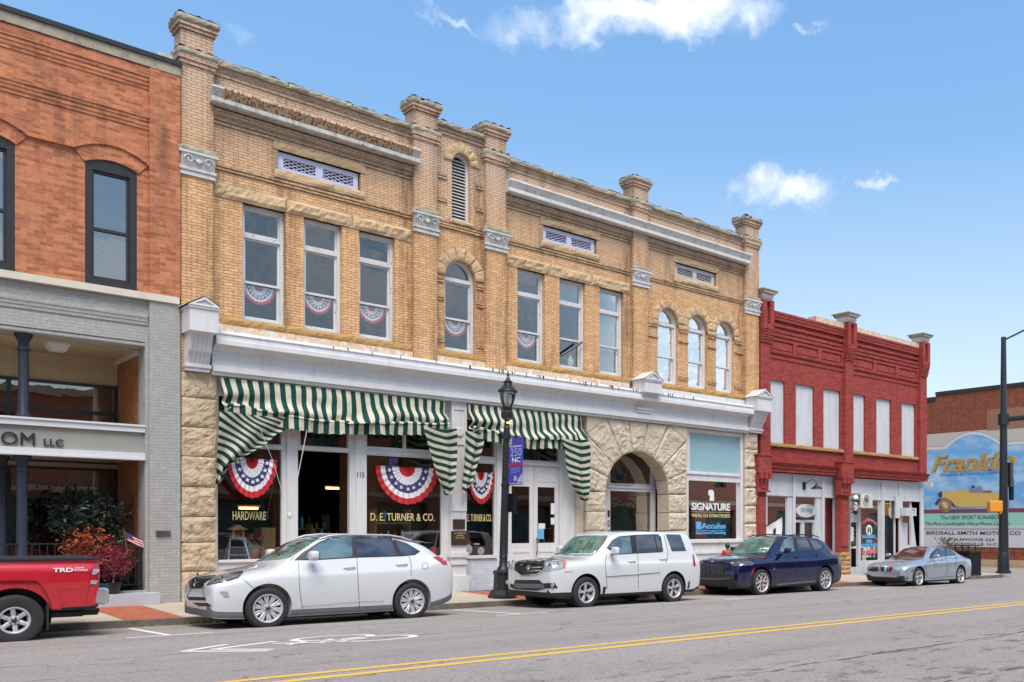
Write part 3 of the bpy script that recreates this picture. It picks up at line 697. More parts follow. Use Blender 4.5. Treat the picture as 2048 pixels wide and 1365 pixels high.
# ---- windows
def sash(parent, x0, x1, z0, z1, zt, zm, y, mat, gmat, arch=False, fw=.075, sw=.045):
    """double-hung window under a fixed light"""
    out = arch_poly(x0, x1, z0, zt+.04) if arch else rect(x0, x1, z0, z1)
    hs = [rect(x0+fw, x1-fw, z0+fw, zt-.07)]
    hs.append(arch_poly(x0+fw, x1-fw, zt+.03, zt+.04) if arch else rect(x0+fw, x1-fw, zt+.03, z1-fw))
    f = MB().plate(out, hs, y, y+.14).build('window', mat, parent)
    o2 = hs[0]; s = MB()
    a, b = x0+fw, x1-fw
    s.plate(rect(a, b, zm-.03, zt-.07), [rect(a+sw, b-sw, zm+.025, zt-.07-sw)], y+.045, y+.09)
    s.plate(rect(a, b, z0+fw, zm+.03), [rect(a+sw, b-sw, z0+fw+sw+.03, zm-.015)], y+.092, y+.13)
    if arch: s.plate(arch_poly(a, b, zt+.03, zt+.04), [arch_poly(a+.03, b-.03, zt+.06, zt+.07)], y+.05, y+.09)
    else: s.plate(rect(a, b, zt+.03, z1-fw), [rect(a+.035, b-.035, zt+.065, z1-fw-.035)], y+.05, y+.09)
    s.build('sash', mat, f)
    g = MB()
    g.pane(rect(a+sw/2, b-sw/2, zm+.0, zt-.09), y+.068); g.pane(rect(a+sw/2, b-sw/2, z0+fw+.02, zm), y+.11)
    g.pane(arch_poly(a+.015, b-.015, zt+.045, zt+.055) if arch else rect(a+.02, b-.02, zt+.045, z1-fw-.02), y+.068)
    g.build('pane', gmat, f)
    return f
YF = YW+.13
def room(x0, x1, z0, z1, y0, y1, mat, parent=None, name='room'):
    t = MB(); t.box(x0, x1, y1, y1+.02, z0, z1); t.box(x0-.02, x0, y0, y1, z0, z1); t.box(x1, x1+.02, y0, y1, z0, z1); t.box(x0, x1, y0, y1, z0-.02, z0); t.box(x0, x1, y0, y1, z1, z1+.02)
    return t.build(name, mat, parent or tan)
for a, b in WA+WB_: sash(tan, a, b, WZ0, WZ1, 8.57, 7.48, YF, M('oldwhite'), M('glass'))
for a, b in WC: sash(tan, a, b, WZ0, 9.3, CS-.04, 7.48, YF, M('white'), M('glass'), True)
sash(tan, WT[0], WT[1], WZ0, 9.3, CS-.06, 7.48, YF, M('oldwhite'), M('glass'), True)
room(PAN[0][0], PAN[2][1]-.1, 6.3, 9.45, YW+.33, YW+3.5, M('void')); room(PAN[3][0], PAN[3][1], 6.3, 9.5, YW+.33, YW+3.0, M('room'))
for a, b in ([WB_[2]]+WC): box(a+.05, b-.05, YF+.2, YF+.21, 7.15 if (a, b) != WB_[2] else 6.7, 8.5).build('roller_shade', M('shade'), tan)
box(WB_[1][0]+.05, WB_[1][1]-.05, YF+.2, YF+.21, 8.6, 9.2).build('roller_shade', M('tealroom'), tan)
# louvred vent
v = MB().plate(arch_poly(LV[0], LV[1], 10.15, LS), [arch_poly(LV[0]+.07, LV[1]-.07, 10.2, LS)], YF, YF+.1)
lv = v.build('louvre', M('oldwhite'), tan)
s = MB(); z = 10.22; rr = (LV[1]-LV[0])/2-.07; xc = sum(LV)/2
while z < LS+rr-.06:
    h = rr if z < LS else math.sqrt(max(.001, rr*rr-(z-LS)**2))
    s.add([(xc-h, YF+.02, z), (xc+h, YF+.02, z), (xc+h, YF+.10, z+.07), (xc-h, YF+.10, z+.07), (xc-h, YF+.02, z+.012), (xc+h, YF+.02, z+.012), (xc+h, YF+.10, z+.082), (xc-h, YF+.10, z+.082)], [(0, 1, 2, 3), (4, 7, 6, 5), (0, 4, 5, 1), (3, 2, 6, 7)]); z += .088
s.build('slats', M('alu') if False else M('capital'), lv)
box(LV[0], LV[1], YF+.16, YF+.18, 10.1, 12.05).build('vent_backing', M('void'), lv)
# lattice vents
for k, (a, b) in enumerate((GA, GB, GC)):
    fr = MB(); mid = (a+b)/2; z0, z1 = 10.24, 10.69
    i1 = (a+.16, mid-.09); i2 = (mid+.09, b-.16)
    fr.plate(rect(a+.02, b-.04, z0, z1), [rect(i[0], i[1], z0+.10, z1-.11) for i in (i1, i2)], YW+.09, YW+.14)
    pm = MATS.setdefault('lilac', painted('lilac_white_paint', (.62, .64, .82), amt=.05)) if k < 2 else M('oldwhite')
    g = fr.build('lattice_vent', pm, tan)
    l = MB()
    for (p, q) in (i1, i2):
        zz0, zz1 = z0+.10, z1-.11; wd, hg = q-p, zz1-zz0; step = wd/4
        for sgn in (1, -1):
            for j in range(-4, 9):
                # diagonal clipped to the opening
                x0 = p+j*step; pts = []
                for t_ in [i_/30 for i_ in range(31)]:
                    xx = x0+sgn*t_*step*3; 
                    if p <= xx <= q: pts.append((xx, zz0+t_*hg))
                if len(pts) > 2: l.tube([(pts[0][0], YW+.12, pts[0][1]), (pts[-1][0], YW+.12, pts[-1][1])], .011, 4)
    l.split('lattice', pm, g)
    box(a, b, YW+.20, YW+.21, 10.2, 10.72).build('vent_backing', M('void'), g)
# ---- entablature over the shops
def beam(x0, x1):
    m = MB()
    P = [(YW, 6.16), (22.03, 6.13), (22.00, 6.06), (22.03, 6.03), (22.02, 5.93), (21.99, 5.92), (21.99, 5.82), (22.04, 5.81), (22.10, 5.80), (22.20, 5.77), (22.24, 5.72), (22.29, 5.70), (22.29, 5.40), (22.25, 5.38), (22.25, 5.34), (22.20, 5.33), (22.20, 5.245), (22.26, 5.24), (22.27, 5.165), (YW, 5.165)]
    return m.prism(P, x0, x1)
bx0, bx1 = PIERS[0][1]+.0, PIERS[4][0]
beam(PIERS[0][1]-.06, PIERS[4][0]+.02).build('entablature', M('white'), tan)
m = MB(); random.seed(9)
for k in range(46):      # rusted nail streaks and cracks of the old ledge
    x = PIERS[0][1]+.2+random.random()**.8*(PIERS[3][1]-PIERS[0][1]+1.5) if k < 25 else random.uniform(PIERS[1][1], PIERS[3][1]+.8)
    m.box(x, x+random.uniform(.006, .03), 21.995, 22.03, 6.03+random.random()*.03, 6.128)
m.split('ledge_crack', M('black'), tan, gap=.001)
st = MB()
for a, b in ((PIERS[0][1]+.05, PIERS[1][0]), (PIERS[1][0], PIERS[1][1]+.25), (PIERS[1][1]+.25, PIERS[3][0]-.1)):
    st.box(a, b-.01, YW-.11, YW+.02, 6.165, 6.36 if b > PIERS[1][0]+.1 else 6.355)
st.build('peeling_fascia', M('strip'), tan)
box(PIERS[3][1]-.1, PIERS[4][0], YW-.11, YW+.02, 6.165, 6.355).build('white_fascia', M('oldwhite'), tan)
# brackets with little pediments
def bracket(a, b, zt, zb, y0=21.82):
    xc = (a+b)/2; m = MB()
    bz = zb+(zt-zb)*.60; e = .03
    m.box(a, b, y0, YP, bz, zt)
    P = [(YP, zb+.16), (22.26, zb+.16), (22.22, zb+.24), (22.18, zb+.33), (22.10, zb+.42), (21.98, bz-.05), (21.84, bz), (YP, bz)]
    m.prism(P, a+.06, b-.06)
    n = 5; wv = (b-a-.16)/n
    for k in range(n): m.prism([(p[0]-.02, p[1]) for p in P[1:-1]]+[(p[0]+.02, p[1]) for p in P[1:-1]][::-1], a+.08+wv*k, a+.08+wv*k+wv*.4)
    m.box(a+.03, b-.03, 22.20, YP, zb+.08, zb+.16); m.box(a+.05, b-.05, 22.24, YP, zb, zb+.08)
    m.box(a-.02, b+.02, y0-.03, YP, zt-.05, zt+.0)
    h = (b-a)*.36
    m.plate([(a-.04, zt), (b+.04, zt), (xc, zt+h)], [[(a+.10, zt+.045), (b-.10, zt+.045), (xc, zt+h-.06)]], y0-.05, y0)
    m.plate([(a+.0, zt+.002), (b-.0, zt+.002), (xc, zt+h-.02)], [], y0+.0, YP+.1)
    m.build('pediment_bracket', M('white') if a < 9 else M('oldwhite') if False else M('white'), tan, None)
    MB().add([(a-.07, y0-.06, zt+.01), (xc, y0-.06, zt+h+.02), (xc, YP+.1, zt+h+.02), (a-.07, YP+.1, zt+.01), (b+.07, y0-.06, zt+.01), (b+.07, YP+.1, zt+.01)], [(0, 1, 2, 3), (1, 4, 5, 2)]).build('pediment_roof', M('oldwhite'), tan)
bracket(fx(362, 22.2)+.06, fx(437, 21.9)-.02, 6.55, 5.2)
bracket(PIERS[3][0]-.02, PIERS[3][1]+.06, 6.45, 5.45)
bracket(PIERS[4][0]+.02, PIERS[4][1]+.06, 6.45, 5.2)
# ---- ground floor stone
sc = MB(); zj = [5.2, 4.63, 3.98, 3.33, 2.66, 2.0, 1.43, .785, ZB]
SX0, SX1 = TX0, fx(433, YP)
for k in range(8): sc.rock([(SX0+.01, zj[k+1]+.012), (SX1, zj[k+1]+.012), (SX1, zj[k]-.012), (SX0+.01, zj[k]-.012)], YP, YP+.5, .05, k*5, .045)
sc.box(SX0+.02, SX1-.02, YP+.02, YP+.48, ZB, 5.2)
sc.build('stone_pier', M('granite'), tan)
s5 = MB(); q0, q1 = fx(1490, YP), fx(1515, YP); zz = [5.2, 4.6, 3.9, 3.2, 2.55, 1.9, 1.2, .5, -.3]
for k in range(8): s5.rock([(q0, zz[k+1]+.01), (q1, zz[k+1]+.01), (q1, zz[k]-.01), (q0, zz[k]-.01)], YP, YP+.5, .07, k*5+2, .07)
s5.build('stone_pier', M('palestone'), tan)
# stone arch
AX0, AX1 = fx(1172, YP), fx(1372.5, YP); OX0, OX1 = fx(1210.5, YP), fx(1337, YP); OC = (OX0+OX1)/2; OR = (OX1-OX0)/2; OS = fz(1212, 984, YP)
sa = MB(); NV = 9; zt = 5.16
def ray(aa):        # where a joint from the arch centre meets the square outline
    c_, s_ = math.cos(aa), math.sin(aa); t = 1e9
    if c_ > 1e-6: t = min(t, (AX1-OC)/c_)
    if c_ < -1e-6: t = min(t, (AX0-OC)/c_)
    if s_ > 1e-6: t = min(t, (zt-OS)/s_)
    return (OC+c_*t, OS+s_*t)
for k in range(NV):
    a0, a1 = math.pi*k/NV+.006, math.pi*(k+1)/NV-.006
    i0, i1 = (OC+OR*math.cos(a0), OS+OR*math.sin(a0)), (OC+OR*math.cos(a1), OS+OR*math.sin(a1))
    e0, e1 = ray(a0), ray(a1)
    onx0 = abs(e0[0]-AX1) < 1e-3 or abs(e0[0]-AX0) < 1e-3; onx1 = abs(e1[0]-AX1) < 1e-3 or abs(e1[0]-AX0) < 1e-3
    sa.rock([i1, i0, e0, e1], YP-.02, YP+.55, .06, k*3+1, .05)
    if onx0 != onx1:    # corner piece
        cnr = (AX1 if e0[0] > OC else AX0, zt)
        P = [e1, e0, cnr] if cnr[0] > OC else [e0, cnr, e1]
        sa.plate([e0, cnr, e1], [], YP-.05, YP+.5)
for s in (0, 1):
    p, q = (AX0, OX0) if s == 0 else (OX1, AX1)
    zz = [OS-.01, OS-.62, OS-1.22, OS-1.85, -.25]
    for k in range(4): sa.rock([(p, zz[k+1]+.012), (q, zz[k+1]+.012), (q, zz[k]-.006), (p, zz[k]-.006)], YP-.02, YP+.55, .055, k*7+s*3, .05)
sa.build('stone_arch', M('palestone'), tan)
sj = MB().rock([(fx(1151, YP+.1), -.2), (AX0-.02, -.2), (AX0-.02, 3.4), (fx(1151, YP+.1), 3.4)], YP+.1, YP+.4, .02, 3, .1)
sj.build('stone_jamb', M('palestone'), tan)
# deep door case behind the arch
YD = YP+.75
dx0, dx1 = OX0-.1, OX1+.1
m = MB().plate(rect(dx0, dx1, -.25, OS+OR+.1), [rect(OX0+.27, OX0+.62, .35, 3.05), rect(OX0+.82, dx1-.15, 1.2, 2.95), rect(OX0+.27, OX0+.62, 3.2, 4.2), rect(OX0+.82, dx1-.15, 3.2, 4.3), rect(OX0+1.1, dx1-.5, .45, .62)], YD, YD+.12)
m.box(OX0+.7, dx1, YD-.05, YD, 1.05, 1.12); m.box(OX0+.7, dx1, YD-.04, YD, 3.05, 3.12)
dc = m.build('door_case', M('trimwhite'), tan)
MB().pane(rect(dx0, dx1, .3, 4.3), YD+.06).build('pane', M('glass'), dc)
text('house_number', '107', M('letterblack'), tan, 0, 1, 0, 1, 0) if False else None
for k, ch in enumerate('107'): text('house_number', ch, M('letterblack'), dc, OX0+.70, OX0+.79, 2.1-.32*k, 2.32-.32*k, YD-.005)
MB().tube([(OX0+.9, YD-.12, 3.25), (OX0+1.75, YD-.12, 3.25)], .03, 8).build('door_closer', M('black'), dc)
room(OX0, dx1, -.2, 4.4, YD+.13, YD+3, M('brownroom'))
# ---- shopfronts
YS = YW
def u_(u, y=YS): return fx(u, y)
SZ = 5.17
m = MB()
holes = [rect(u_(435.5), u_(564), 1.02, 3.60), rect(u_(437), u_(563), 3.72, 4.75),              # left window + light over it
         rect(u_(596), u_(699), ZB, 3.62), rect(u_(601), u_(697), 3.74, 4.75),                   # door opening + transom
         rect(u_(733), u_(884.5), 1.0, 3.6), rect(u_(734), u_(808), 3.82, 4.75), rect(u_(812), u_(884), 3.82, 4.75)]
m.plate(rect(SX1-.02, u_(902), ZB, SZ), holes, YS, YS+.12)
m.box(u_(573), u_(594), YS-.04, YS, ZB, 4.9); m.box(u_(710), u_(732), YS-.04, YS, ZB, 4.9); m.box(u_(573), u_(886), YS-.03, YS, 3.64, 3.71)
m.box(u_(435), u_(565), YS-.03, YS, 3.62, 3.70); m.box(u_(435), u_(565), YS-.06, YS, .96, 1.02); m.box(u_(733), u_(885), YS-.06, YS, .94, 1.0)
shop1 = m.build('shopfront', M('white'), tan)
g = MB()
for h in (holes[0], holes[1], holes[3], holes[4], holes[5], holes[6]): g.pane([(h[0][0]+.005, h[0][1]+.005), (h[1][0]-.005, h[1][1]+.005), (h[2][0]-.005, h[2][1]-.005), (h[3][0]+.005, h[3][1]-.005)], YS+.06)
g.split('shop_pane', M('glassclear'), shop1)
text('house_number', '115', M('letterblack'), shop1, u_(713), u_(727), 3.02, 3.15, YS-.045)
text('window_lettering', 'HARDWARE', M('gold'), shop1, u_(467), u_(533), 1.93, 2.13, YS+.055, bold=.004)
text('window_lettering', 'D. E. TURNER & CO.', M('gold'), shop1, u_(743), u_(871), 1.93, 2.13, YS+.055, bold=.004)
# cast pilaster
px0, px1 = u_(902, YP), u_(932, YP)
m = MB(); m.box(px0, px1, YP-.02, YW, ZB, 5.17); m.plate(rect(px0-.0, px1+.0, 2.2, 5.05), [rect(px0+.07, px1-.07, 2.3, 4.0), rect(px0+.07, px1-.07, 4.15, 4.95)], YP-.045, YP-.02)
m.box(px0-.04, px1+.04, YP-.07, YW, .95, 1.08); m.box(px0-.05, px1+.05, YP-.08, YW, ZB, .45); m.box(px0-.02, px1+.02, YP-.06, YW, .75, .85)
m.lathe([(.11, -.02), (.13, 0), (.11, .02), (.05, .03)], ((px0+px1)/2, YP-.05, 4.35), 18, 'y')
m.build('cast_pilaster', M('white'), tan)
pq = box(px0+.04, px1-.06, YP-.055, YP-.03, 1.72, 1.98).build('plaque', M('bronze'), tan); 
pq = box(px0-.02, px1+.03, YP-.065, YP-.03, 1.28, 1.66).build('plaque', M('bronze'), tan)
for k, (ln, wd) in enumerate((('D.E. TURNER & CO.', .34), ('HARDWARE', .2), ('EST. 1899', .26), ('ON THE NATIONAL REGISTER', .36), ('OF HISTORIC PLACES', .3))):
    xc = (px0+px1)/2+.005; text('plaque_text', ln, M('gold'), pq, xc-wd/2, xc+wd/2, 1.585-.065*k, 1.62-.065*k, YP-.067, thick=.002) if k < 3 else None
# second shop: window, double doors, panel
m = MB(); X2a, X2b = px1, u_(1152)
h2 = [rect(u_(933), u_(990), .98, 3.55), rect(u_(934), u_(990), 3.75, 4.75), rect(u_(1026), u_(1118), 3.72, 4.75)]
m.plate(rect(X2a, u_(1012), .86, SZ), h2[:2], YS, YS+.12)
m.plate(rect(u_(1012), X2b, .15, SZ), [h2[2], rect(u_(1016), u_(1119), .17, 3.55)], YS+.0, YS+.12)
m.box(u_(992), u_(1007), YS-.04, YS, .1, 4.9); m.box(X2a, u_(991), YS-.07, YS, .9, .98); m.box(u_(1012), u_(1124), YS-.05, YS, 3.58, 3.66); m.box(u_(934), u_(990), YS-.03, YS, 3.57, 3.68)
shop2 = m.build('shopfront', M('white'), tan)
MB().box(X2a, u_(1012), YS-.02, YS+.1, .0, .88).build('painted_brick_base', M('whitebrick'), shop2)
g = MB()
for h in h2: g.pane(h, YS+.06)
g.plate(rect(u_(1071)-.02, u_(1071)+.02, 3.72, 4.75), [], YS+.03, YS+.07)
g.split('shop_pane', M('glassclear'), shop2)
text('window_lettering', 'D.E. TURNER & CO.', M('gold'), shop2, u_(931), u_(985), 1.93, 2.13, YS+.055, bold=.004)
dm = (u_(1016)+u_(1119))/2
for s, (a, b) in enumerate(((u_(1016)+.01, dm-.006), (dm+.006, u_(1119)-.01))):
    d = MB().plate(rect(a, b, .17, 3.54), [rect(a+.13, b-.13, 1.3, 2.95)], YS+.03, YS+.08)
    d.plate(rect(a+.1, b-.1, .3, 1.1), [rect(a+.17, b-.17, .37, 1.03)], YS+.015, YS+.03); d.box(a+.1, b-.1, YS+.02, YS+.03, 3.1, 3.4)
    do = d.build('door', M('white'), shop2)
    MB().pane(rect(a+.12, b-.12, 1.29, 2.96), YS+.05).build('pane', M('glassclear'), do)
    if s == 1:
        MB().tube([(a+.05, YS-.03, .95), (a+.05, YS-.06, 1.05), (a+.05, YS-.06, 1.35), (a+.05, YS-.03, 1.45)], .018, 6).build('handle', M('black'), do)
        box(b-.27, b-.14, YS+.04, YS+.048, 2.15, 2.48).build('notice', M('clothwhite'), do); box(b-.27, b-.14, YS+.04, YS+.048, 1.85, 2.05).build('notice', M('clothwhite'), do)
        box(a+.16, a+.36, YS+.04, YS+.048, 1.42, 1.72).build('notice', M('letterblue'), do); box(a+.17, a+.40, YS+.04, YS+.048, 1.72, 1.88).build('notice', M('clothwhite'), do)
# fourth shop
m = MB(); a, b = AX1, q0
wu, wl = rect(u_(1376)+.04, u_(1478), fz(1400, 944, YS), 5.0), rect(u_(1373)+.05, u_(1478), fz(1400, 1079, YS), fz(1400, 962, YS))
m.plate(rect(a, b, -.3, SZ), [wu, wl], YS-.05, YS+.12)
m.box(a+.05, b-.05, YS-.12, YS-.05, wl[0][1]-.12, wl[0][1]-.03); m.box(a+.05, b-.05, YS-.10, YS-.05, wl[0][1]-.5, wl[0][1]-.42)
m.box(b-.16, b-.02, YS-.08, YS-.05, -.2, 5.1); m.box(a+.02, b-.02, YS-.09, YS-.05, 5.03, 5.12); m.box(a+.05, b-.18, YS-.09, YS-.05, wu[0][1]-.1, wu[0][1]-.03)
shop4 = m.build('shopfront', M('white'), tan)
MB().plate(wu, [], YS+.03, YS+.036).build('filmed_pane', M('blindteal'), shop4)
MB().pane(wl, YS+.03).build('shop_pane', M('glassclear'), shop4)
yl = YS+.02; X_ = lambda u: fx(u, YS); Z_ = lambda u, v: fz(u, v, YS)
text('window_lettering', 'SIGNATURE', M('letterwhite'), shop4, X_(1384), X_(1461), Z_(1400, 1021), Z_(1400, 1006), yl, bold=.02)
text('window_lettering', 'WEALTH STRATEGIES', M('gold'), shop4, X_(1384), X_(1461), Z_(1400, 1035), Z_(1400, 1028), yl)
box(X_(1384), X_(1461), yl-.004, yl, Z_(1400, 1024.6), Z_(1400, 1023.9)).build('window_rule', M('gold'), shop4)
hd = [(1420, 1002), (1429, 1002), (1428.5, 985), (1426, 980.5), (1421, 980), (1418, 983), (1418, 990), (1421, 994)]
MB().plate([(X_(u), Z_(u, v)) for u, v in hd][::-1], [], yl-.004, yl).build('window_emblem', M('letterwhite'), shop4)
text('window_lettering', 'Acculus', M('letterblue'), shop4, X_(1404), X_(1452), Z_(1400, 1058), Z_(1400, 1046.5), yl, bold=.02)
box(X_(1393), X_(1403), yl-.004, yl, Z_(1400, 1059), Z_(1400, 1044)).build('window_emblem', M('letterblue'), shop4)
text('window_lettering', 'Data-Driven IT Consulting', M('letterblue'), shop4, X_(1393), X_(1452), Z_(1400, 1070.5), Z_(1400, 1063), yl, bold=.01)
box(X_(1393), X_(1452), yl-.004, yl, Z_(1400, 1062), Z_(1400, 1061)).build('window_rule', M('letterblue'), shop4)
room(AX1+.05, q0-.1, .6, 5.1, YS+.15, YS+2.5, M('brownroom'))
# shop interiors
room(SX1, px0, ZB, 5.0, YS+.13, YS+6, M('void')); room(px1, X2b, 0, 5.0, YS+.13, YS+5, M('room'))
box(SX1, px0, YS+.15, YS+6, ZB-.02, ZB+.02).build('shop_floor', M('brownroom'), tan)
box(u_(733)+.02, px0, YS+1.6, YS+1.65, .8, 3.7).build('shelving', M('brownroom'), tan)
# ------------------------------------------------------------------ striped awnings (collapsed canvas)
def canvas(mb, st, fn, nu, nv):
    b = len(mb.v)
    for j in range(nv+1):
        for i in range(nu+1):
            x, y, z, s = fn(i/nu, j/nv); mb.v.append((x, y, z)); st.append(s)
    for j in range(nv):
        for i in range(nu):
            q = b+j*(nu+1)+i; mb.f.append((q, q+1, q+nu+2, q+nu+1)); mb.m.append(0)
def awning(x0, x1, label, seed, left, right):
    n_ = lambda x, y, z=0: noise.noise(Vector((x, y, z+seed*7.3)))
    t = thing('striped_awning', ((x0+x1)/2, 22.4, 5.1), label, 'awning', 'striped canvas awnings')
    m = MB(); st = []; P = .243; wdt = x1-x0
    def sag(a): return .13*math.sin(math.pi*a)+.12*n_(a*wdt*.8, 3)
    def low(a): return 4.42-sag(a)*1.0+.05*(1 if a < .1 else 0)
    def main(a, b):
        x = x0+wdt*a; zl = low(a)
        f = .07*n_(x*3.0, b*.8)+.11*n_(x*1.2+b*2.2, b*2.5, 4)+.03*math.sin(x*9+b*3.5+2*n_(x, b))
        y = 22.31-.24*math.sin(b*math.pi*.5)**1.2-f*b*1.3-.055*math.sin(8*(b+.10*x)+3*n_(x*.5, 2))*math.sin(math.pi*b)-.03*math.sin(b*9+x*1.7)*b
        z = 5.13+(zl-5.13)*b-.10*math.sin(math.pi*b)*(1+n_(x*.7, 1))
        return x+.10*n_(x*.8, b*2, 8)*b, y, z, (x-x0)/P+.35*n_(x*.6, b*1.4, 2)*b+.25
    canvas(m, st, main, int(wdt*24), 22)
    def val(a, b):
        x = x0+wdt*a; zl = low(a); sc = abs(math.sin((x-x0)/P*math.pi))*.03
        return x, 22.04+.03*n_(x*5, b)-.04*math.sin(x*6)*(.3+b)+.02*b, zl+.03-(.27+sc)*b, (x-x0)/P+.25+.35*n_(x*.6, 1.4, 2)
    canvas(m, st, val, int(wdt*30), 6)
    def roll(a, b):      # the bunched fold along the front bar
        x = x0+wdt*a; th = b*math.pi*1.6; r = .05+.02*n_(x*4, 0)
        return x, 22.07-r*math.cos(th), low(a)+.03+r*math.sin(th), (x-x0)/P+.25+.35*n_(x*.6, 1.4, 2)
    canvas(m, st, roll, int(wdt*20), 8)
    o = m.build('canvas', M('awning'), t, 60, recalc=False)
    at = o.data.attributes.new('stripe', 'FLOAT', 'POINT'); at.data.foreach_set('value', st)
    for side, poly in (('l', left), ('r', right)):
        m = MB(); st = []
        # poly: rows (z, xl, xr) from top to bottom
        rows = poly
        def row(b):
            k = b*(len(rows)-1); i = min(int(k), len(rows)-2); f = k-i
            return [rows[i][q]*(1-f)+rows[i+1][q]*f for q in range(3)]
        def fn(a, b):
            z, xl, xr = row(b); wv = .05*math.sin(a*11+b*2+seed)*(.4+b)+.04*n_(a*3, b*3, 5)
            x = xl+(xr-xl)*a
            if side == 'l' and seed == 1: s = (z*1.0+(x-rows[0][1])*.75*(1.1-b))/.2+.8*n_(a*2, b*2)
            else: s = (z+.05*math.sin(a*3.0)+.06*a)/.195+.4*n_(a*1.5, b*2)
            return x+.02*n_(a*4, b*5), 21.95+.25*b*.5-wv+.10*a*(1 if side == 'l' else -1), z-.05*math.sin(math.pi*a), s
        canvas(m, st, fn, 30, 36)
        o = m.build('side_drape', M('awning'), t, 60, recalc=False)
        at = o.data.attributes.new('stripe', 'FLOAT', 'POINT'); at.data.foreach_set('value', st)
    f = MB(); f.tube([(x0, 22.36, 5.11), (x1, 22.36, 5.11)], .022, 6)
    for x in (x0+.06, x1-.06): f.tube([(x, 22.36, 4.3), (x, 21.87, 4.42)], .014, 6)
    f.build('awning_frame', M('capital'), t)
    return t
A0, A1 = fx(441, 22.33), fx(888, 22.33)
xa = lambda u: fx(u, 21.95)
def za(u, v): return fz(u, v, 21.95)
awning(A0, A1, 'long green and white striped canvas awning sagging over the open shop door', 1,
       [(4.35, xa(438), xa(600)), (4.15, xa(438), xa(590)), (3.9, xa(438), xa(556)), (3.65, xa(437), xa(535)), (3.4, xa(436), xa(500)), (3.15, xa(436), xa(462)), (2.75, xa(437), xa(446))],
       [(4.38, xa(846), xa(911)), (4.1, xa(852), xa(912)), (3.7, xa(862), xa(913)), (3.3, xa(871), xa(912)), (3.0, xa(882), xa(909)), (2.65, xa(896), xa(901))])
cd = bpy.data.objects['striped_awning']
m = MB(); zc = za(579, 1029); m.tube([(fx(614, 21.9), 21.9, 4.05), (fx(581, 21.9), 21.9, zc)], .010, 5); m.tube([(fx(520, 21.9), 21.9, 4.0), (fx(545, 21.9), 21.9, 3.3), (fx(578, 21.9), 21.9, zc)], .006, 5)
m.lathe([(.0, -.09), (.05, -.07), (.06, 0), (.03, .07), (0, .09)], (fx(579, 21.9), 21.9, zc-.03), 8)
m.build('cord', M('capital'), cd)
awning(fx(936, 22.33), fx(1161, 22.33), 'shorter green and white striped canvas awning over the double doors beside the stone arch', 2,
       [(4.38, xa(931), xa(975)), (4.1, xa(931), xa(972)), (3.7, xa(931), xa(966)), (3.3, xa(931), xa(958)), (3.0, xa(931), xa(950)), (2.7, xa(932), xa(938))],
       [(4.38, xa(1122), xa(1172)), (4.1, xa(1130), xa(1177)), (3.7, xa(1133), xa(1178)), (3.3, xa(1140), xa(1178)), (2.95, xa(1152), xa(1177)), (2.6, xa(1170), xa(1176))])
# ------------------------------------------------------------------ patriotic buntings
def bunting(xc, zt, hw, hh, y, label, group, stars=True, half=None, tilt=0, pl=1.0):
    t = thing('bunting', (xc, y, zt), label, 'bunting', group)
    bands = [(0, .26, 'red'), (.26, .48, 'clothwhite'), (.48, .70, 'navy'), (.70, .84, 'clothwhite'), (.84, 1.0, 'red')]
    mats = [M('red'), M('clothwhite'), M('navy')]; idx = {'red': 0, 'clothwhite': 1, 'navy': 2}
    m = MB(); NT_ = 84
    t0, t1 = (180, 360) if half is None else half
    def pt(r, k):
        th = R(t0+(t1-t0)*k/NT_)
        w_ = .022*math.cos(k*math.pi*2/6)*(.35+.65*r)
        rr = r*(1+.010*math.cos(k*math.pi*2/6)*r)
        x, z = rr*hw*math.cos(th), rr*hh*math.sin(th)-.03*r*(1-abs(math.cos(th)))
        return (xc+x*math.cos(tilt)-z*math.sin(tilt), y-(w_+.03*r)*pl, zt+x*math.sin(tilt)+z*math.cos(tilt))
    for r0, r1, c in bands:
        m.cur = idx[c]
        m.grid(lambda a, b, r0=r0, r1=r1: pt(r0+(r1-r0)*b, a*NT_), NT_, 3)
    m.build('cloth', mats, t, 60, recalc=False)
    if stars:
        s = MB(); ns = 9
        for k in range(ns):
            q = (k+.5)/ns*NT_; p = pt(.59, q); R_ = .055*min(1, hh/.45)
            P = []
            for j in range(10):
                an = math.pi/2+j*math.pi/5; rr = R_ if j % 2 == 0 else R_*.42
                P.append((p[0]+rr*math.cos(an), p[2]+rr*math.sin(an)))
            s.plate(P, [], p[1]-(.034 if pl > .5 else .012), p[1]-.006)
        s.split('star', M('clothwhite'), t, gap=0)
    return t
yb = YS-.10
def bu(u0, u1, v0, v1, y, label, grp, **k):
    x0, x1 = fx(u0, y), fx(u1, y); um = (u0+u1)/2; z0, z1 = fz(um, v1, y), fz(um, v0, y)
    return bunting((x0+x1)/2, z1, (x1-x0)/2, z1-z0, y, label, grp, **k)
G1 = 'fan buntings at the shop windows'; G2 = 'fan buntings behind the upstairs sashes'
bu(453, 553, 918, 994, 22.3, 'red white and blue fan bunting on the window lettered HARDWARE', G1)
bu(750, 875, 935, 1007, YS+.03, 'wide red white and blue fan bunting right of the open shop door', G1)
bu(934, 988, 945, 1006, YS+.03, 'narrow red white and blue fan bunting behind the window between white pilaster and street lamp', G1)
lab = ['small fan bunting in the leftmost upstairs sash window of the tan building', 'small fan bunting in the second upstairs sash window from the left, tan building', 'small fan bunting in the third upstairs sash window from the left, tan building']
for (a, b), l in zip(WA, lab): bunting((a+b)/2-.02, 7.44, (b-a)*.40, .40, YF+.15, l, G2, pl=.3)
bunting(sum(WT)/2, 7.44, (WT[1]-WT[0])*.40, .38, YF+.15, 'small fan bunting in the round-topped upstairs window under the stone arch hood', G2, pl=.3)
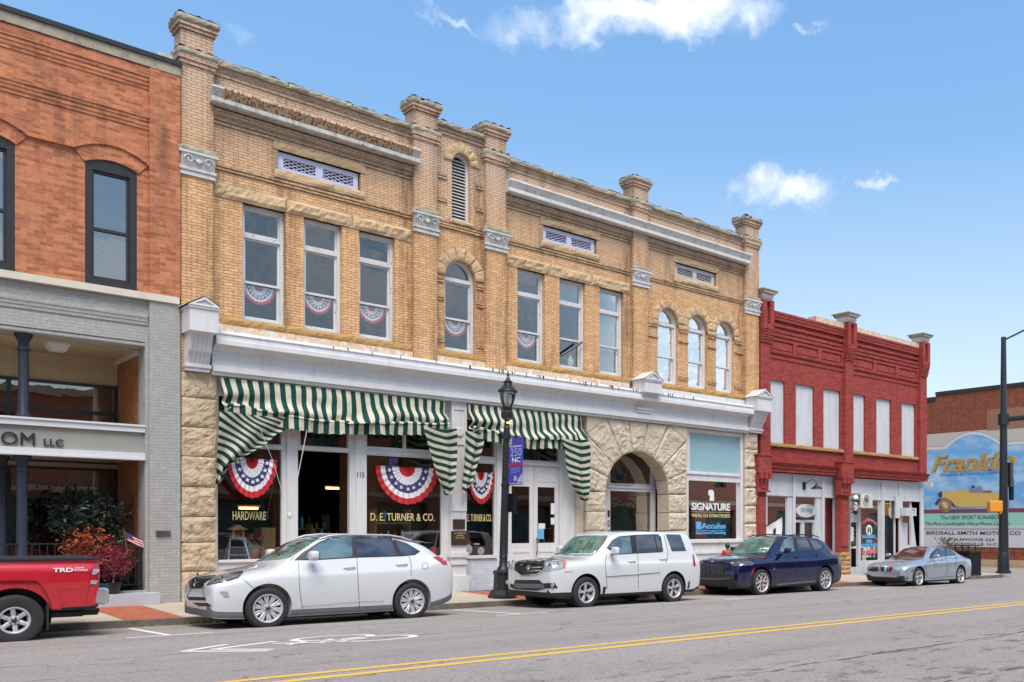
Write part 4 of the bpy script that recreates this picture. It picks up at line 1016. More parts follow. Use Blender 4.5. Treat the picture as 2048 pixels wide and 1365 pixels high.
bunting(sum(WB_[0])/2, 7.44, (WB_[0][1]-WB_[0][0])*  .40, .40, YF+.15, 'small fan bunting in the sash window just right of the narrow tower bay', G2, pl=.3)
bunting(WB_[1][1]-.36, 7.15, .22, .48, YF+.15, 'crumpled bunting hanging askew beside the propped stick in an upstairs window', G2, half=(235, 305), pl=.3)
st = MB().tube([(WB_[1][0]+.15, YF-.02, 6.95), (WB_[1][1]-.1, YF-.1, 7.45)], .035, 6).build('window_prop', M('black'), None, loc=(WB_[1][0]+.15, YF-.02, 6.95)); tag(st, 'dark stick propped across the open lower sash of an upstairs window', 'prop')
# ------------------------------------------------------------------ things in the shop windows
def ladder():
    u0, u1 = 450, 498; y = YS+.55; xc = fx(474, y); zt = fz(474, 1080, y); zb = fz(474, 1124, y)-.55
    t = thing('step_ladder', (xc, y, zb), 'aluminium step ladder standing in the window lettered HARDWARE', 'ladder')
    h = zt-zb
    for s, nm in ((-1, 'rail'), (1, 'rail')):
        MB().tube([(xc+s*.34, y-.28, zb), (xc+s*.16, y, zt)], .028, 4).build(nm, M('alu'), t); MB().tube([(xc+s*.34, y+.3, zb), (xc+s*.16, y+.03, zt)], .02, 4).build('rear_leg', M('alu'), t)
    for k in range(1, 6):
        f = k/6; w = .34-.18*f; box(xc-w, xc+w, y-.28+.28*f-.05, y-.28+.28*f+.05, zb+h*f-.012, zb+h*f+.012).build('step', M('alu'), t)
    box(xc-.2, xc+.2, y-.08, y+.1, zt, zt+.03).build('cap', M('alu'), t)
    b = thing('bird_house', (xc, y, zt+.03), 'small wooden bird house resting on top of the step ladder', 'bird house')
    m = MB(); z = zt+.035
    m.box(xc-.17, xc+.17, y-.13, y+.13, z, z+.02); m.box(xc-.13, xc-.09, y-.10, y+.10, z+.02, z+.22); m.box(xc+.09, xc+.13, y-.1, y+.1, z+.02, z+.22); m.box(xc-.09, xc+.09, y+.06, y+.1, z+.02, z+.24)
    m.build('wall', M('wood'), b)
    MB().add([(xc-.2, y-.15, z+.2), (xc, y-.15, z+.32), (xc+.2, y-.15, z+.2), (xc-.2, y+.15, z+.2), (xc, y+.15, z+.32), (xc+.2, y+.15, z+.2)], [(0, 1, 4, 3), (1, 2, 5, 4), (0, 2, 1), (3, 4, 5)]).build('roof', M('wood'), b)
ladder()
def pot(x, y, z, r, label, leafm, name='potted_flower', hh=.35):
    t = thing(name, (x, y, z), label, 'potted plant')
    MB().lathe([(r*.7, 0), (r, r*1.5), (r*1.1, r*1.5), (r*1.1, r*1.75), (r*.9, r*1.75)], (x, y, z), 14).build('pot', M('terracotta'), t, 30)
    random.seed(int(x*10)); m = MB(); g = MB()
    for k in range(60):
        a = random.random()*6.28; q = random.random()**.5*r*1.6; h = z+r*1.8+random.random()*hh; c = (x+q*math.cos(a), y+q*math.sin(a), h)
        d = Vector((random.gauss(0, 1), random.gauss(0, 1), random.gauss(0, 1))).normalized()*.05; e = Vector((random.gauss(0, 1), random.gauss(0, 1), random.gauss(0, 1))).normalized()*.04
        (m if h > z+r*1.8+hh*.5 and k % 2 else g).add([Vector(c)-d, Vector(c)+e, Vector(c)+d, Vector(c)-e], [(0, 1, 2, 3)])
    g.build('leaves', M('leaf'), t); m.build('flowers', leafm, t)
    return t
pot(fx(508, YS+.5), YS+.5, 1.03, .12, 'red flowers in a clay pot behind the window lettered HARDWARE', M('red'))
bxo = box(fx(520, YS+.9), fx(548, YS+.9), YS+.8, YS+1.3, 1.0, 1.75).build('cardboard_box', M('wood'), None, loc=(fx(530, YS+.9), YS+1, 1.0)); tag(bxo, 'brown cardboard box behind the step ladder in the hardware window', 'box')
def tube_light(name, x0, x1, y, z, label, c=(1, .5, .12), s=2.2):
    t = thing(name, ((x0+x1)/2, y, z), label, 'ceiling light', 'tube lights inside the shop')
    box(x0-.05, x1+.05, y-.05, y+.05, z+.03, z+.08).build('housing', M('clothwhite'), t)
    MB().tube([(x0, y, z), (x1, y, z)], .03, 8).build('tube', MATS.setdefault('tubelit', emis('warm_tube', c, s)), t)
tube_light('tube_light', fx(652, 26), fx(686, 26), 26, fz(668, 977, 26), 'warm tube light glowing inside the open shop doorway')
tube_light('tube_light', fx(478, 24.5), fx(516, 24.5), 24.5, fz(497, 1017, 24.5), 'warm tube light above the lettering in the hardware window')
def rack(x, y, z, label):
    t = thing('goods_rack', (x, y, z), label, 'shop goods')
    for k, c in enumerate(('redleaf', 'wood', 'alu', 'terracotta')):
        pass
    m = MB(); random.seed(int(x*7)); cols = ['red', 'wood', 'clothwhite', 'letterblue', 'alu', 'leaf']
    box(x-.5, x+.5, y-.2, y+.2, z, z+.04).build('shelf', M('wood'), t); box(x-.5, x+.5, y-.2, y+.2, z+.5, z+.54).build('shelf', M('wood'), t)
    for k in range(10):
        xx = x-.45+.1*k; zb = z+.04+(.5 if k % 2 else 0); h = random.uniform(.12, .32)
        MB().lathe([(.035, 0), (.045, .02), (.045, h*.7), (.02, h)], (xx, y, zb), 8).build('bottle', M(cols[k % 6]), t, 40)
    for s in (-.49, .49): box(x+s-.015, x+s+.015, y-.2, y+.2, z-.8, z+.9).build('post', M('wood'), t)
rack(fx(655, 24.6), 24.6, .95, 'low shelf of small goods just inside the open shop door'); rack(fx(615, 25.2), 25.2, 1.2, 'goods shelf at the left inside the open shop door')
rack(fx(780, 23.6), 23.6, 1.35, 'goods shelf behind the window lettered with the company name'); rack(fx(1090, 23.6), 23.6, 1.2, 'goods shelf behind the white double doors')
sv = thing('shovel', (fx(872, YS+.4), YS+.4, 1.0), 'wooden handled shovel leaning in the window right of the open shop door', 'shovel')
MB().tube([(fx(868, YS+.4), YS+.4, 1.1), (fx(876, YS+.4), YS+.4, 1.65)], .02, 6).build('handle', M('wood'), sv); MB().lathe([(.0, -.16), (.09, -.08), (.1, .08), (.02, .12)], (fx(867, YS+.4), YS+.4, 1.12), 10).build('blade', M('red'), sv)
tr = thing('tricycle', (fx(948, YS+.45), YS+.45, .98), 'small red tricycle on display in the window behind the street lamp', 'tricycle')
xx = fx(948, YS+.45); yy = YS+.45
for dx, r in ((-.22, .16), (.22, .11)):
    MB().lathe([(r-.03, -.015), (r, -.01), (r, .01), (r-.03, .015)], (xx+dx, yy, .98+r), 20, 'y').build('wheel', M('clothwhite'), tr)
MB().tube([(xx-.22, yy, 1.14), (xx-.15, yy, 1.5), (xx-.2, yy, 1.56)], .018, 6).tube([(xx-.17, yy, 1.38), (xx+.05, yy, 1.25), (xx+.22, yy, 1.09)], .02, 6).tube([(xx-.17, yy-.12, 1.5), (xx-.17, yy+.12, 1.5)], .015, 6).build('frame', M('red'), tr)
box(xx-.02, xx+.14, yy-.06, yy+.06, 1.27, 1.31).build('seat', M('clothwhite'), tr)
# ------------------------------------------------------------------ street lamp with banner
def street_lamp():
    X, Y = 12.86, 19.85; zg = pave_z(X, Y)
    t = thing('street_lamp', (X, Y, zg), 'black cast iron street lamp with a glass lantern between the two white cars', 'street lamp')
    t.rotation_euler = (0, R(1.7), 0); local(t)
    K = 1.0; BM = M('blackmetal'); o8 = math.pi/8
    m = MB(); m.lathe([(.36, 0), (.36, .07), (.33, .09), (.31, .16), (.26, .19), (.255, .22)], n=8, a0=o8)
    m.lathe([(.235, .22), (.225, .58), (.25, .60), (.26, .66), (.22, .69)], n=8, a0=o8); m.build('base', BM, t)
    m = MB(); m.lathe([(.16, .69), (.15, .74), (.105, .80), (.10, 1.0), (.115, 1.02), (.10, 1.06), (.09, 1.5), (.075, 4.25), (.09, 4.27), (.07, 4.30)], n=16)
    for k in range(8):
        a = k*math.pi/4; m.tube([(.098*math.cos(a), .098*math.sin(a), 1.1), (.076*math.cos(a), .076*math.sin(a), 4.2)], .010, 4)
    m.build('pole', BM, t, 35)
    m = MB(); m.lathe([(.065, 4.3), (.07, 4.38), (.055, 4.42), (.06, 4.46), (.13, 4.50), (.155, 4.57), (.15, 4.66), (.10, 4.71), (.12, 4.74), (.13, 4.78), (.10, 4.79)], n=20).build('fitter', BM, t, 35)
    MB().lathe([(.04, 4.37), (.045, 4.39), (.04, 4.41)], (0, -.05, 0), 8).build('sensor_lamp', emis('amber_sensor', (1, .45, .1), 2.0), t)
    lm = glass('lantern_glass', (.75, .76, .78), .12, rough=.1)
    MB().lathe([(.11, 4.79), (.15, 4.88), (.185, 5.0), (.20, 5.12), (.195, 5.17)], n=24).build('globe', lm, t, 60)
    MB().lathe([(.0, 4.80), (.05, 4.82), (.035, 5.02), (.0, 5.05)], n=12).build('lamp_bulb', M('clothwhite'), t, 60)
    m = MB()
    for k in range(4):
        a = k*math.pi/2+.4; m.tube([(r*math.cos(a), r*math.sin(a), z) for r, z in ((.115, 4.78), (.16, 4.88), (.195, 5.0), (.21, 5.12), (.22, 5.19))], .010, 5)
    m.build('lantern_rib', BM, t)
    m = MB().lathe([(.235, 5.16), (.245, 5.18), (.235, 5.22), (.20, 5.235), (.17, 5.28), (.11, 5.33), (.095, 5.40), (.12, 5.41), (.12, 5.43), (.06, 5.47), (.045, 5.53), (.02, 5.57), (.035, 5.60), (.03, 5.63), (.0, 5.69)], n=24).build('lantern_roof', BM, t, 35)
    # banner brackets and banner
    m = MB()
    for z in (4.02, 2.83): m.tube([(0, -.07, z), (0, -.78, z)], .014, 6); m.lathe([(.11, -.03), (.11, .03)], (0, 0, z), 12)
    m.build('banner_arm', BM, t)
    bl = flat('banner_violet', (.075, .055, .42), .7, var=.08)
    b = thing('street_banner', (X, Y, zg), 'violet street banner with the number 250 hanging from the lamp post', 'banner'); b.rotation_euler = t.rotation_euler; local(b)
    y0, y1 = -.14, -.74
    MB().box(-.004, .004, y1, y0, 2.86, 4.0).build('cloth', bl, b)
    s = -.005
    m = MB()
    def pq(pts): m.add([(s-.001, y, z) for y, z in pts], [tuple(range(len(pts)))])
    for k in range(4): pq([(y0, 3.99-.06*k), (y0, 3.965-.06*k), (y0-.12, 3.99-.06*k+.09 if k == 0 else 4.05-.06*k), (y0-.12, 3.99-.06*k+.115 if k == 0 else 4.075-.06*k)]) if k else None
    for k in range(4): pq([(y1, 2.90+.055*k), (y1, 2.93+.055*k), (y1+.2, 2.87+.0*k+.02*k), (y1+.2, 2.865+.015*k)])
    m.build('stripes', M('clothwhite'), b)
    text('banner_text', 'MOORESVILLE', M('letterwhite'), b, y0-.04, y1+.04, 3.755, 3.80, s, 'x', .002)
    text('banner_text', '250', MATS.setdefault('paleblue', flat('pale_blue_print', (.35, .5, .75), .6)), b, y0-.05, y1+.05, 3.53, 3.73, s, 'x', .002)
    text('banner_text', 'NC', M('letterwhite'), b, y0-.14, y1+.10, 3.38, 3.50, s, 'x', .002, bold=.01)
    MB().add([(s-.001, y0, 3.30), (s-.001, y1, 3.30), (s-.001, y1, 3.36), (s-.001, y0, 3.36)], [(0, 1, 2, 3)]).build('red_bar', M('red'), b)
    m = MB()
    for k in range(3):
        pq([(y0-.1, 3.22-.05*k), (y1+.1, 3.24-.05*k), (y1+.1, 3.25-.05*k), (y0-.1, 3.23-.05*k)]); 
    m.lathe([(.07, 0), (.055, .002)], (s-.003, -.44, 2.98), 14, 'x'); m.build('badge', MATS['paleblue'], b)
    # small traffic plate on the same post, edge-on
    sg = thing('small_post_sign', (X, Y, zg), 'small dark framed plate clamped to the lamp post below the banner', 'sign'); sg.rotation_euler = t.rotation_euler; local(sg)
    MB().box(.10, .13, -.27, .02, 2.15, 2.62).build('plate', M('blackmetal'), sg); MB().box(-.09, .13, -.02, .02, 2.16, 2.18).box(-.09, .13, -.02, .02, 2.58, 2.60).build('clamp', M('black'), sg)
    MB().plate(rect(.07, .16, 2.13, 2.64), [rect(.085, .145, 2.15, 2.62)], -.30, -.28).build('frame', M('black'), sg)
street_lamp()
# ------------------------------------------------------------------ orange brick building with the porch
LX1 = TX0-.02; LX0 = -14.; YL = 22.45; YB = 24.7
lb = thing('orange_brick_building', (LX1-4, YL, 0), 'orange brick building with dark sash windows over a grey painted porch', 'building')
def lz(v, u, y=YL): return fz(u, v, y)
zband1 = lz(598, 355); zband0 = lz(611, 355)
LPX = fx(290, YL)                     # left edge of the grey corner pier
W2 = (fx(170, YL), fx(274, YL)); W2b, W2t = lz(582, 272), lz(322, 171)+.12
W1 = (W2[0]-(fx(170, YL)-fx(30, YL))-(W2[1]-W2[0])*.985, fx(30, YL))
wz = [rect(W2[0], W2[1], W2b, W2t), rect(W1[0], W1[1], W2b, W2t), rect(W1[0]-3.1, W1[1]-3.1, W2b, W2t)]
def seg_arch(x0, x1, z0, z1, rise=.13, n=10):
    P = [(x0, z0), (x1, z0)]
    for k in range(n+1):
        f = k/n; P.append((x1+(x0-x1)*f, z1-rise+rise*(1-(2*f-1)**2)))
    return P
zt_par = 11.62
MB().plate(rect(LX0, LX1, zband1, zt_par), [seg_arch(h[0][0], h[1][0], h[0][1], h[2][1]) for h in wz], YL, YL+.32).build('wall', M('orange'), lb)
cor = MB()
zP = lz(170, 297)        # foot of the upper corbel table at the corner pier
pX = fx(297, YL)
for (zz_, dep) in ((lz(160, 296), .05), (lz(168, 296), .035), (lz(175, 296), .02)): cor.box(LX0, pX, YL-dep, YL, zz_-.06, zz_+.02)
cor.box(LX0, pX, YL-.07, YL, lz(152, 296)-.06, zt_par-.02)
for (vv, dep) in ((233, .07), (240, .05), (248, .035), (255, .02)): cor.box(LX0, pX, YL-dep, YL, lz(vv, 296)-.065, lz(vv, 296)+.02)
cor.box(pX, LX1, YL-.09, YL, zband1, zt_par)
cor.build('corbel_table', M('orange'), lb)
lbl = MB()
def hood(x0, x1, z1, rise):
    n = 12; t = .26; P = []; Q = []
    for k in range(n+1):
        f = k/n; P.append((x0-.02+(x1-x0+.04)*f, z1-rise+rise*(1-(2*f-1)**2))); Q.append((x0-.2+(x1-x0+.4)*f, z1-rise+t-.05+(rise+.1)*(1-(2*f-1)**2)))
    for k in range(n): lbl.plate([P[k], P[k+1], Q[k+1], Q[k]], [], YL-.03, YL)
    for k in range(n):
        a, b = Q[k], Q[k+1]; lbl.plate([(a[0], a[1]), (b[0], b[1]), (b[0], b[1]+.07), (a[0], a[1]+.07)], [], YL-.07, YL)
for h in wz: hood(h[0][0], h[1][0], h[2][1], .13)
zl = W2t-.13+.21
lbl.box(W2[1]+.2, pX, YL-.07, YL, zl, zl+.07); lbl.box(W1[1]+.2, W2[0]-.2, YL-.07, YL, zl, zl+.07); lbl.box(W1[0]-2.9, W1[0]-.2, YL-.07, YL, zl, zl+.07)
lbl.build('window_hood', M('orange'), lb)
for h in wz:
    x0, x1, z0, z1 = h[0][0], h[1][0], h[0][1], h[2][1]; zm = lz(454, 182) 
    f = MB().plate(seg_arch(x0, x1, z0, z1), [rect(x0+.13, x1-.13, z0+.13, z1-.25)], YL+.02, YL+.2)
    f.plate(rect(x0+.13, x1-.13, z0+.13, z1-.25), [rect(x0+.17, x1-.17, z0+.19, zm-.03), rect(x0+.17, x1-.17, zm+.03, z1-.29)], YL+.07, YL+.18)
    fo = f.build('window', M('darkframe'), lb)
    MB().pane(rect(x0+.14, x1-.14, z0+.14, z1-.26), YL+.12).build('pane', M('glassblue'), fo)
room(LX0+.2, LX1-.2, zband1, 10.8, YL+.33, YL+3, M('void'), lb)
box(LX0, LX1, YL-.10, YL+.3, zt_par, zt_par+.20).build('parapet_stone', M('coping'), lb)
box(LX0, LX1+.02, YL-.14, YL+.4, zt_par+.203, zt_par+.30).build('metal_flashing', M('darkframe'), lb)
m = MB(); m.prism([(YL+.25, zt_par+.31), (YL+.25, zt_par+.55), (YL+1.6, zt_par+.35), (YL+1.6, zt_par+.2)], LX1-.35, LX1-.05); m.build('roof_flashing', M('capital'), lb)
box(LX0, LX1-.03, YL-.13, YL+.02, zband0, zband1).build('stone_band', M('trimwhite') if False else painted('pale_stone_band', (.62, .56, .46), amt=.3), lb)
zo = lz(694, 290)        # porch opening head
gr = MB().plate(rect(LX0, LX1, ZB, zband0), [rect(LX0+1, LPX, .42, zo)], YL, YL+.5)
for vv in (636, 643, 650): gr.box(LX0, pX-.02, YL-.05+(vv-636)*.002, YL, lz(vv, 296)-.02, lz(vv, 296)+.07)
gr.box(pX, LX1, YL-.08, YL, ZB, zband0-.0)
for vv, d in ((682, .03), (690, .015)): gr.box(LX0+1, LPX-.02, YL-d, YL, lz(vv, 290)-.03, lz(vv, 290)+.03)
gr.build('grey_wall', M('grey'), lb)
box(LX0+1, LPX, YL+.5, YB, zo-.02, zo+.15).build('porch_ceiling', M('ceiling'), lb)
box(LX0+1, LPX+.0, YL+.5, YB, zo-.10, zo-.02).build('ceiling_edge', M('ceiling'), lb) if False else None
box(LPX, LPX+.25, YL+.5, YB+.1, ZB, zo+.1).build('porch_side_wall', M('porch'), lb)
box(LPX-.04, LPX, YL+.5, YB, zo-.12, zo-.02).build('crown_strip', M('trimwhite'), lb)
# porch back wall: dark framed glazing, upper and lower
def glazing(z0, z1, cols, rows, name='glazed_wall'):
    m = MB(); x0, x1 = LPX-12, LPX-.0
    m.plate(rect(x0, x1, z0, z1), [rect(x0+.08+(x1-x0-.08)*i/cols, x0+(x1-x0-.08)*(i+1)/cols, a, b) for i in range(cols) for a, b in rows], YB-.05, YB+.08)
    o = m.build(name, M('darkframe'), lb)
    MB().pane(rect(x0+.02, x1-.02, z0+.02, z1-.02), YB+.02).build('pane', M('glassdark'), o)
gz0 = fz(200, 849, YB); gz1 = fz(200, 771, YB)
glazing(3.2, fz(200, 771, YB), 6, [(3.4, 3.9), (fz(200, 829, YB)-.5, fz(200, 831, YB)), (fz(200, 825, YB), fz(200, 776, YB))][1:])
glazing(.6, fz(200, 938, YB), 6, [(.8, fz(200, 999, YB)), (fz(200, 993, YB), fz(200, 943, YB))])
box(LPX-12, LPX, YB, YB+.1, gz1, zo).build('porch_back_wall', M('ceiling'), lb); box(LPX-12, LPX, YB-.03, YB+.1, fz(200, 938, YB), 3.25).build('porch_back_wall', M('ceiling'), lb)
room(LPX-12, LPX+.2, .5, 5.5, YB+.1, YB+3, M('room'), lb)
# balcony fascia with lettering
s0, s1 = lz(856, 293), lz(864, 293); b0, b1 = lz(907, 293), lz(915, 293)
fz0, fz1 = b0, lz(857, 293)
fas = MB().box(LX0+1, LPX-.0, YL+.05, YL+.25, b1, s0).build('balcony_fascia', M('greyfascia'), lb)
MB().box(LX0+1, LPX-.0, YL-.02, YL+.3, lz(866, 293), s0+.01).box(LX0+1, LPX, YL-.05, YL+.3, s0+.01, s0+.05).build('fascia_trim', M('trimwhite'), lb)
MB().box(LX0+1, LPX-.0, YL-.02, YL+.3, b1-.03, b0).box(LX0+1, LPX, YL-.05, YL+.3, b1-.07, b1-.03).build('fascia_trim', M('trimwhite'), lb)
text('sign_letters', 'LLC', M('letterblack'), fas, fx(88, YL), fx(127, YL), lz(893, 105), lz(878, 105), YL+.03, thick=.03, bold=.01)
text('sign_letters', 'OM', M('letterblack'), fas, fx(2, YL), fx(70, YL), lz(891, 45), lz(865, 45), YL+.03, thick=.03, bold=.0)
box(LX0+1, LPX, YL+.1, YB, b1-.02, b1+.3).build('balcony_floor', M('ceiling'), lb)
# iron columns
def column(u, y, z0, z1, r):
    x = fx(u, y); m = MB(); h = z1-z0
    m.lathe([(r*1.35, 0), (r*1.35, .08), (r, .14), (r*.92, h-.34), (r*1.2, h-.33), (r*1.2, h-.28), (r*.95, h-.27), (r, h-.16), (r*1.5, h-.07), (r*1.65, h-.05), (r*1.65, h)], (x, y, z0), 18)
    m.build('iron_column', M('bluegrey'), lb, 35)
column(47, YL+.22, s0+.04, zo, .095); column(44, YL+.22, .45, b1-.05, .10); column(3, YL+.75, .45, b1-.05, .09); column(-280, YL+.22, .45, b1-.05, .18)
# plinth and floor
MB().box(LX0, fx(318, 22.1), 22.0, 22.6, ZB-.1, .37).build('plinth', painted('grey_step_paint', (.42, .44, .47), amt=.2), lb); MB().box(LX0+1, LPX, 22.5, YB, .3, .42).build('porch_floor', M('greyfascia'), lb)
pl = MB().box(fx(312, YL-.1), fx(341, YL-.1), YL-.12, YL-.08, lz(1072, 326), lz(1062, 326)).build('plaque', M('brassplaque'), lb)
# ceiling fitting, railing, plants
cl = thing('porch_light', (fx(115, 23.4), 23.4, zo-.02), 'square ceiling light under the porch of the orange brick building', 'ceiling light')
x = fx(115, 23.4); MB().add([(x-.2, 23.2, zo-.02), (x+.2, 23.2, zo-.02), (x+.2, 23.6, zo-.02), (x-.2, 23.6, zo-.02), (x-.13, 23.27, zo-.16), (x+.13, 23.27, zo-.16), (x+.13, 23.53, zo-.16), (x-.13, 23.53, zo-.16)], [(0, 1, 5, 4), (1, 2, 6, 5), (2, 3, 7, 6), (3, 0, 4, 7), (4, 5, 6, 7)]).build('shade', M('clothwhite'), cl)
rl = thing('porch_railing', (LPX-2, 22.62, .42), 'black iron porch railing between column and grey brick pier', 'railing')
zr = lz(1085, 280); rx1 = LPX-.02
m = MB().box(rx1-9, rx1, 22.60, 22.64, zr-.03, zr); m.box(rx1-9, rx1, 22.60, 22.64, .52, .55); m.build('rail', M('blackmetal'), rl)
m = MB(); x = rx1-.12
while x > rx1-9: m.box(x-.008, x+.008, 22.612, 22.628, .55, zr-.03); x -= .13
m.build('balusters', M('blackmetal'), rl)
for x in (rx1-.05, rx1-3.0): box(x-.035, x+.035, 22.585, 22.655, .42, zr+.02).build('post', M('blackmetal'), rl)
def foliage(mb, c, rx, ry, rz, n, size, seed, droop=0):
    rnd = random.Random(seed)
    for k in range(n):
        d = Vector((rnd.gauss(0, 1), rnd.gauss(0, 1), rnd.gauss(0, 1))).normalized(); q = rnd.random()**.45
        p = Vector((c[0]+d.x*rx*q, c[1]+d.y*ry*q, c[2]+d.z*rz*q))
        p += Vector((1, 0, 1))*.12*rx*noise.noise(p*3)
        if k % 3: p = cl_+Vector((rnd.gauss(0, 1), rnd.gauss(0, 1), rnd.gauss(0, 1)))*size*1.3
        else: cl_ = p
        a = Vector((rnd.gauss(0, 1), rnd.gauss(0, 1), rnd.gauss(-droop, .7))).normalized()*size*rnd.uniform(.7, 1.3)
        b = a.cross(Vector((rnd.gauss(0, 1), rnd.gauss(0, 1), rnd.gauss(0, 1)))).normalized()*size*.35
        mb.add([p-a, p+b, p+a, p-b], [(0, 1, 2, 3)])
    return mb
def plant(name, x, y, z, r, h, mat, label, leafs=500, size=.06, cz=None, potr=.2, cat='plant', rx=None):
    t = thing(name, (x, y, z), label, cat)
    MB().lathe([(potr*.75, 0), (potr, potr*1.3), (potr*1.1, potr*1.35), (potr*1.1, potr*1.5)], (x, y, z), 16).build('pot', M('black'), t, 30)
    m = MB().tube([(x, y, z+potr), (x+.03, y, z+h*.5), (x-.02, y, z+h*.8)], [.03, .022, .01], 6)
    for k in range(6):
        a = k*1.1; m.tube([(x, y, z+h*.4+.05*k), (x+r*.6*math.cos(a), y+r*.6*math.sin(a), z+h*.6+.07*k)], .01, 4)
    m.build('stem', M('wood'), t)
    foliage(MB(), (x, y, cz or z+h*.7), rx or r, r, h*.4, leafs, size, int(x*100)).build('foliage', mat, t)
    return t
plant('weeping_fig', fx(176, 23.3), 23.3, .42, .62, 2.0, M('leafdark'), 'tall dark-leaved bush in a pot behind the porch railing', 2000, .065, cz=fz(176, 1042, 23.3), rx=.75)
plant('coleus_plant', fx(190, 22.35)+.0, 22.85, .42, .40, 1.1, M('leaforange'), 'bright orange leafed plant spilling over the porch railing', 1100, .045, cz=fz(190, 1095, 22.9), rx=.5)
plant('coleus_plant', fx(225, 22.3), 22.3, .37, .33, .9, M('leafpink'), 'magenta leafed plant in a basket in front of the porch railing', 1300, .036, cz=fz(224, 1122, 22.3), rx=.42, potr=.16)
plant('ivy_plant', fx(248, 22.95), 22.95, .42, .3, .8, M('leaf'), 'green trailing plant beside the small flag behind the railing', 300, .05, cz=fz(248, 1103, 22.9))
def patio(x, y, label, kind):
    t = thing('patio_'+kind, (x, y, .42), label, kind)
    if kind == 'table':
        MB().lathe([(.36, .70), (.36, .73)], (x, y, .42), 24).build('table_top', M('blackmetal'), t); MB().lathe([(.03, .02), (.03, .70)], (x, y, .42), 8).build('leg', M('blackmetal'), t); MB().lathe([(.24, 0), (.2, .03)], (x, y, .42), 16).build('foot', M('blackmetal'), t)
    else:
        MB().lathe([(.2, .43), (.21, .46)], (x, y, .42), 16).build('seat', M('blackmetal'), t)
        for a in (45, 135, 225, 315): c_, s_ = math.cos(R(a)), math.sin(R(a)); MB().tube([(x+.16*c_, y+.16*s_, .86), (x+.2*c_, y+.2*s_, .42)], .012, 5).build('leg', M('blackmetal'), t)
        m = MB(); m.tube([(x-.18, y+.15, .86), (x-.2, y+.2, 1.2), (x-.1, y+.22, 1.33), (x+.1, y+.22, 1.33), (x+.2, y+.2, 1.2), (x+.18, y+.15, .86)], .012, 5)
        for k in range(3): m.tube([(x-.09+.09*k, y+.17, .86), (x-.09+.09*k, y+.22, 1.32)], .008, 4)
        m.build('backrest', M('blackmetal'), t)
patio(fx(213, 23.2), 23.2, 'round black iron table behind the magenta plant on the porch', 'table'); patio(fx(250, 23.2), 23.2, 'black iron chair beside the round table at the brick wall of the porch', 'chair')
ft = thing('small_flag', (fx(258, 22.7), 22.7, .9), 'small striped flag on a stick beside the porch railing', 'flag')
p0 = Vector((fx(260, 22.7), 22.7, .9)); p1 = Vector((fx(248, 22.55), 22.55, fz(248, 1062, 22.55)))
MB().tube([p0, p1], .008, 5).build('stick', M('wood'), ft)
for k in range(7):
    def fl(a, b, k=k):
        u = a*.42; v = (k+b)/7*.26; q = p1+Vector((.01, 0, 0))
        return (q.x+u*.78+v*.25, q.y-.03*math.sin(a*8), q.z-.02-u*.42-v*.8)
    MB().grid(fl, 10, 2).build('stripe', M('red' if k % 2 == 0 else 'clothwhite'), ft)
def fc(a, b):
    u = a*.17; v = b*.14; q = p1; return (q.x+.01+u*.78+v*.25, q.y-.006-.03*math.sin(a*.17/.42*8)-.004, q.z-.02-u*.42-v*.8)
MB().grid(fc, 4, 2).build('canton', M('navy'), ft)
box(LX0, LX1, YL+.35, 48, 10.8, 11.0).build('roof', M('kerb'), lb)
# ------------------------------------------------------------------ red painted brick building
YR = 22.40; YRW = 22.56
RX0 = TX1+.02; RX1 = fx(1849, YR)
rb = thing('red_brick_building', (RX0, YR, -.2), 'red painted brick building with six white boarded upper windows and two shopfronts', 'building')
rz = lambda v, u=1542: fz(u, v, YRW)
ZT = rz(622)
RP = [(fx(1521, YR), fx(1541.6, YR)), (fx(1690.8, YR), fx(1707.4, YR)), (fx(1840.5, YR), fx(1854, YR))]
RX1 = RP[2][1]
zw1 = rz(757.4, 1533.5); zw0 = rz(885, 1533.5)
RW = [(fx(a, YRW), fx(b, YRW)) for a, b in ((1531, 1570), (1591.8, 1628.5), (1647, 1681), (1701, 1730.5), (1753, 1782.5), (1803.6, 1831))]
zL = rz(944, 1541)        # bottom of the upper wall
MB().plate(rect(RX0, RX1-.03, zL, ZT), [rect(a, b, zw0, zw1) for a, b in RW], YRW, YRW+.3).build('wall', M('oldred'), rb)
bd = []
for k, (a, b) in enumerate(RW): box(a+.0, b-.0, YRW+.09, YRW+.12, zw0, zw1).build('window_board', M('board'), rb)
MB().box(RX1-.3, RX1-.03, YRW+.3, 50, -.4, ZT-.3).box(RX0, RX0+.2, YRW+.3, 50, -.4, ZT-.3).build('side_wall', M('oldred'), rb)
box(RX0+.2, RX1-.3, YRW+.3, 50, 8.9, 9.0).build('roof', M('kerb'), rb)
c = MB(); bays = [(RP[0][1], RP[1][0]), (RP[1][1], RP[2][0])]
for a, b in bays:
    c.box(a, b, YRW-.14, YRW, ZT-.09, ZT); c.box(a, b, YRW-.12, YRW, ZT-.2, ZT-.1); c.box(a, b, YRW-.10, YRW, ZT-.32, ZT-.21)
    for v, d in ((637, .09), (650, .07), (661, .055), (669, .045), (704, .05), (714, .03)): c.box(a, b, YRW-d, YRW, rz(v)-.03, rz(v)+.075)
pz0, pz1 = rz(699), rz(679.5)
wd = (bays[0][1]-bays[0][0]); 
for a, b in bays:
    n = 3; w_ = (b-a)/n
    c.plate(rect(a, b, pz0-.09, pz1+.09), [rect(a+w_*k+.12, a+w_*(k+1)-.12, pz0, pz1) for k in range(n)], YRW-.06, YRW)
c.build('corbel_table', M('oldred'), rb)
pn = MB()
for a, b in bays:
    w_ = (b-a)/3
    for k in range(3): pn.plate(rect(a+w_*k+.18, a+w_*(k+1)-.18, pz0+.05, pz1-.05), [], YRW-.03, YRW)
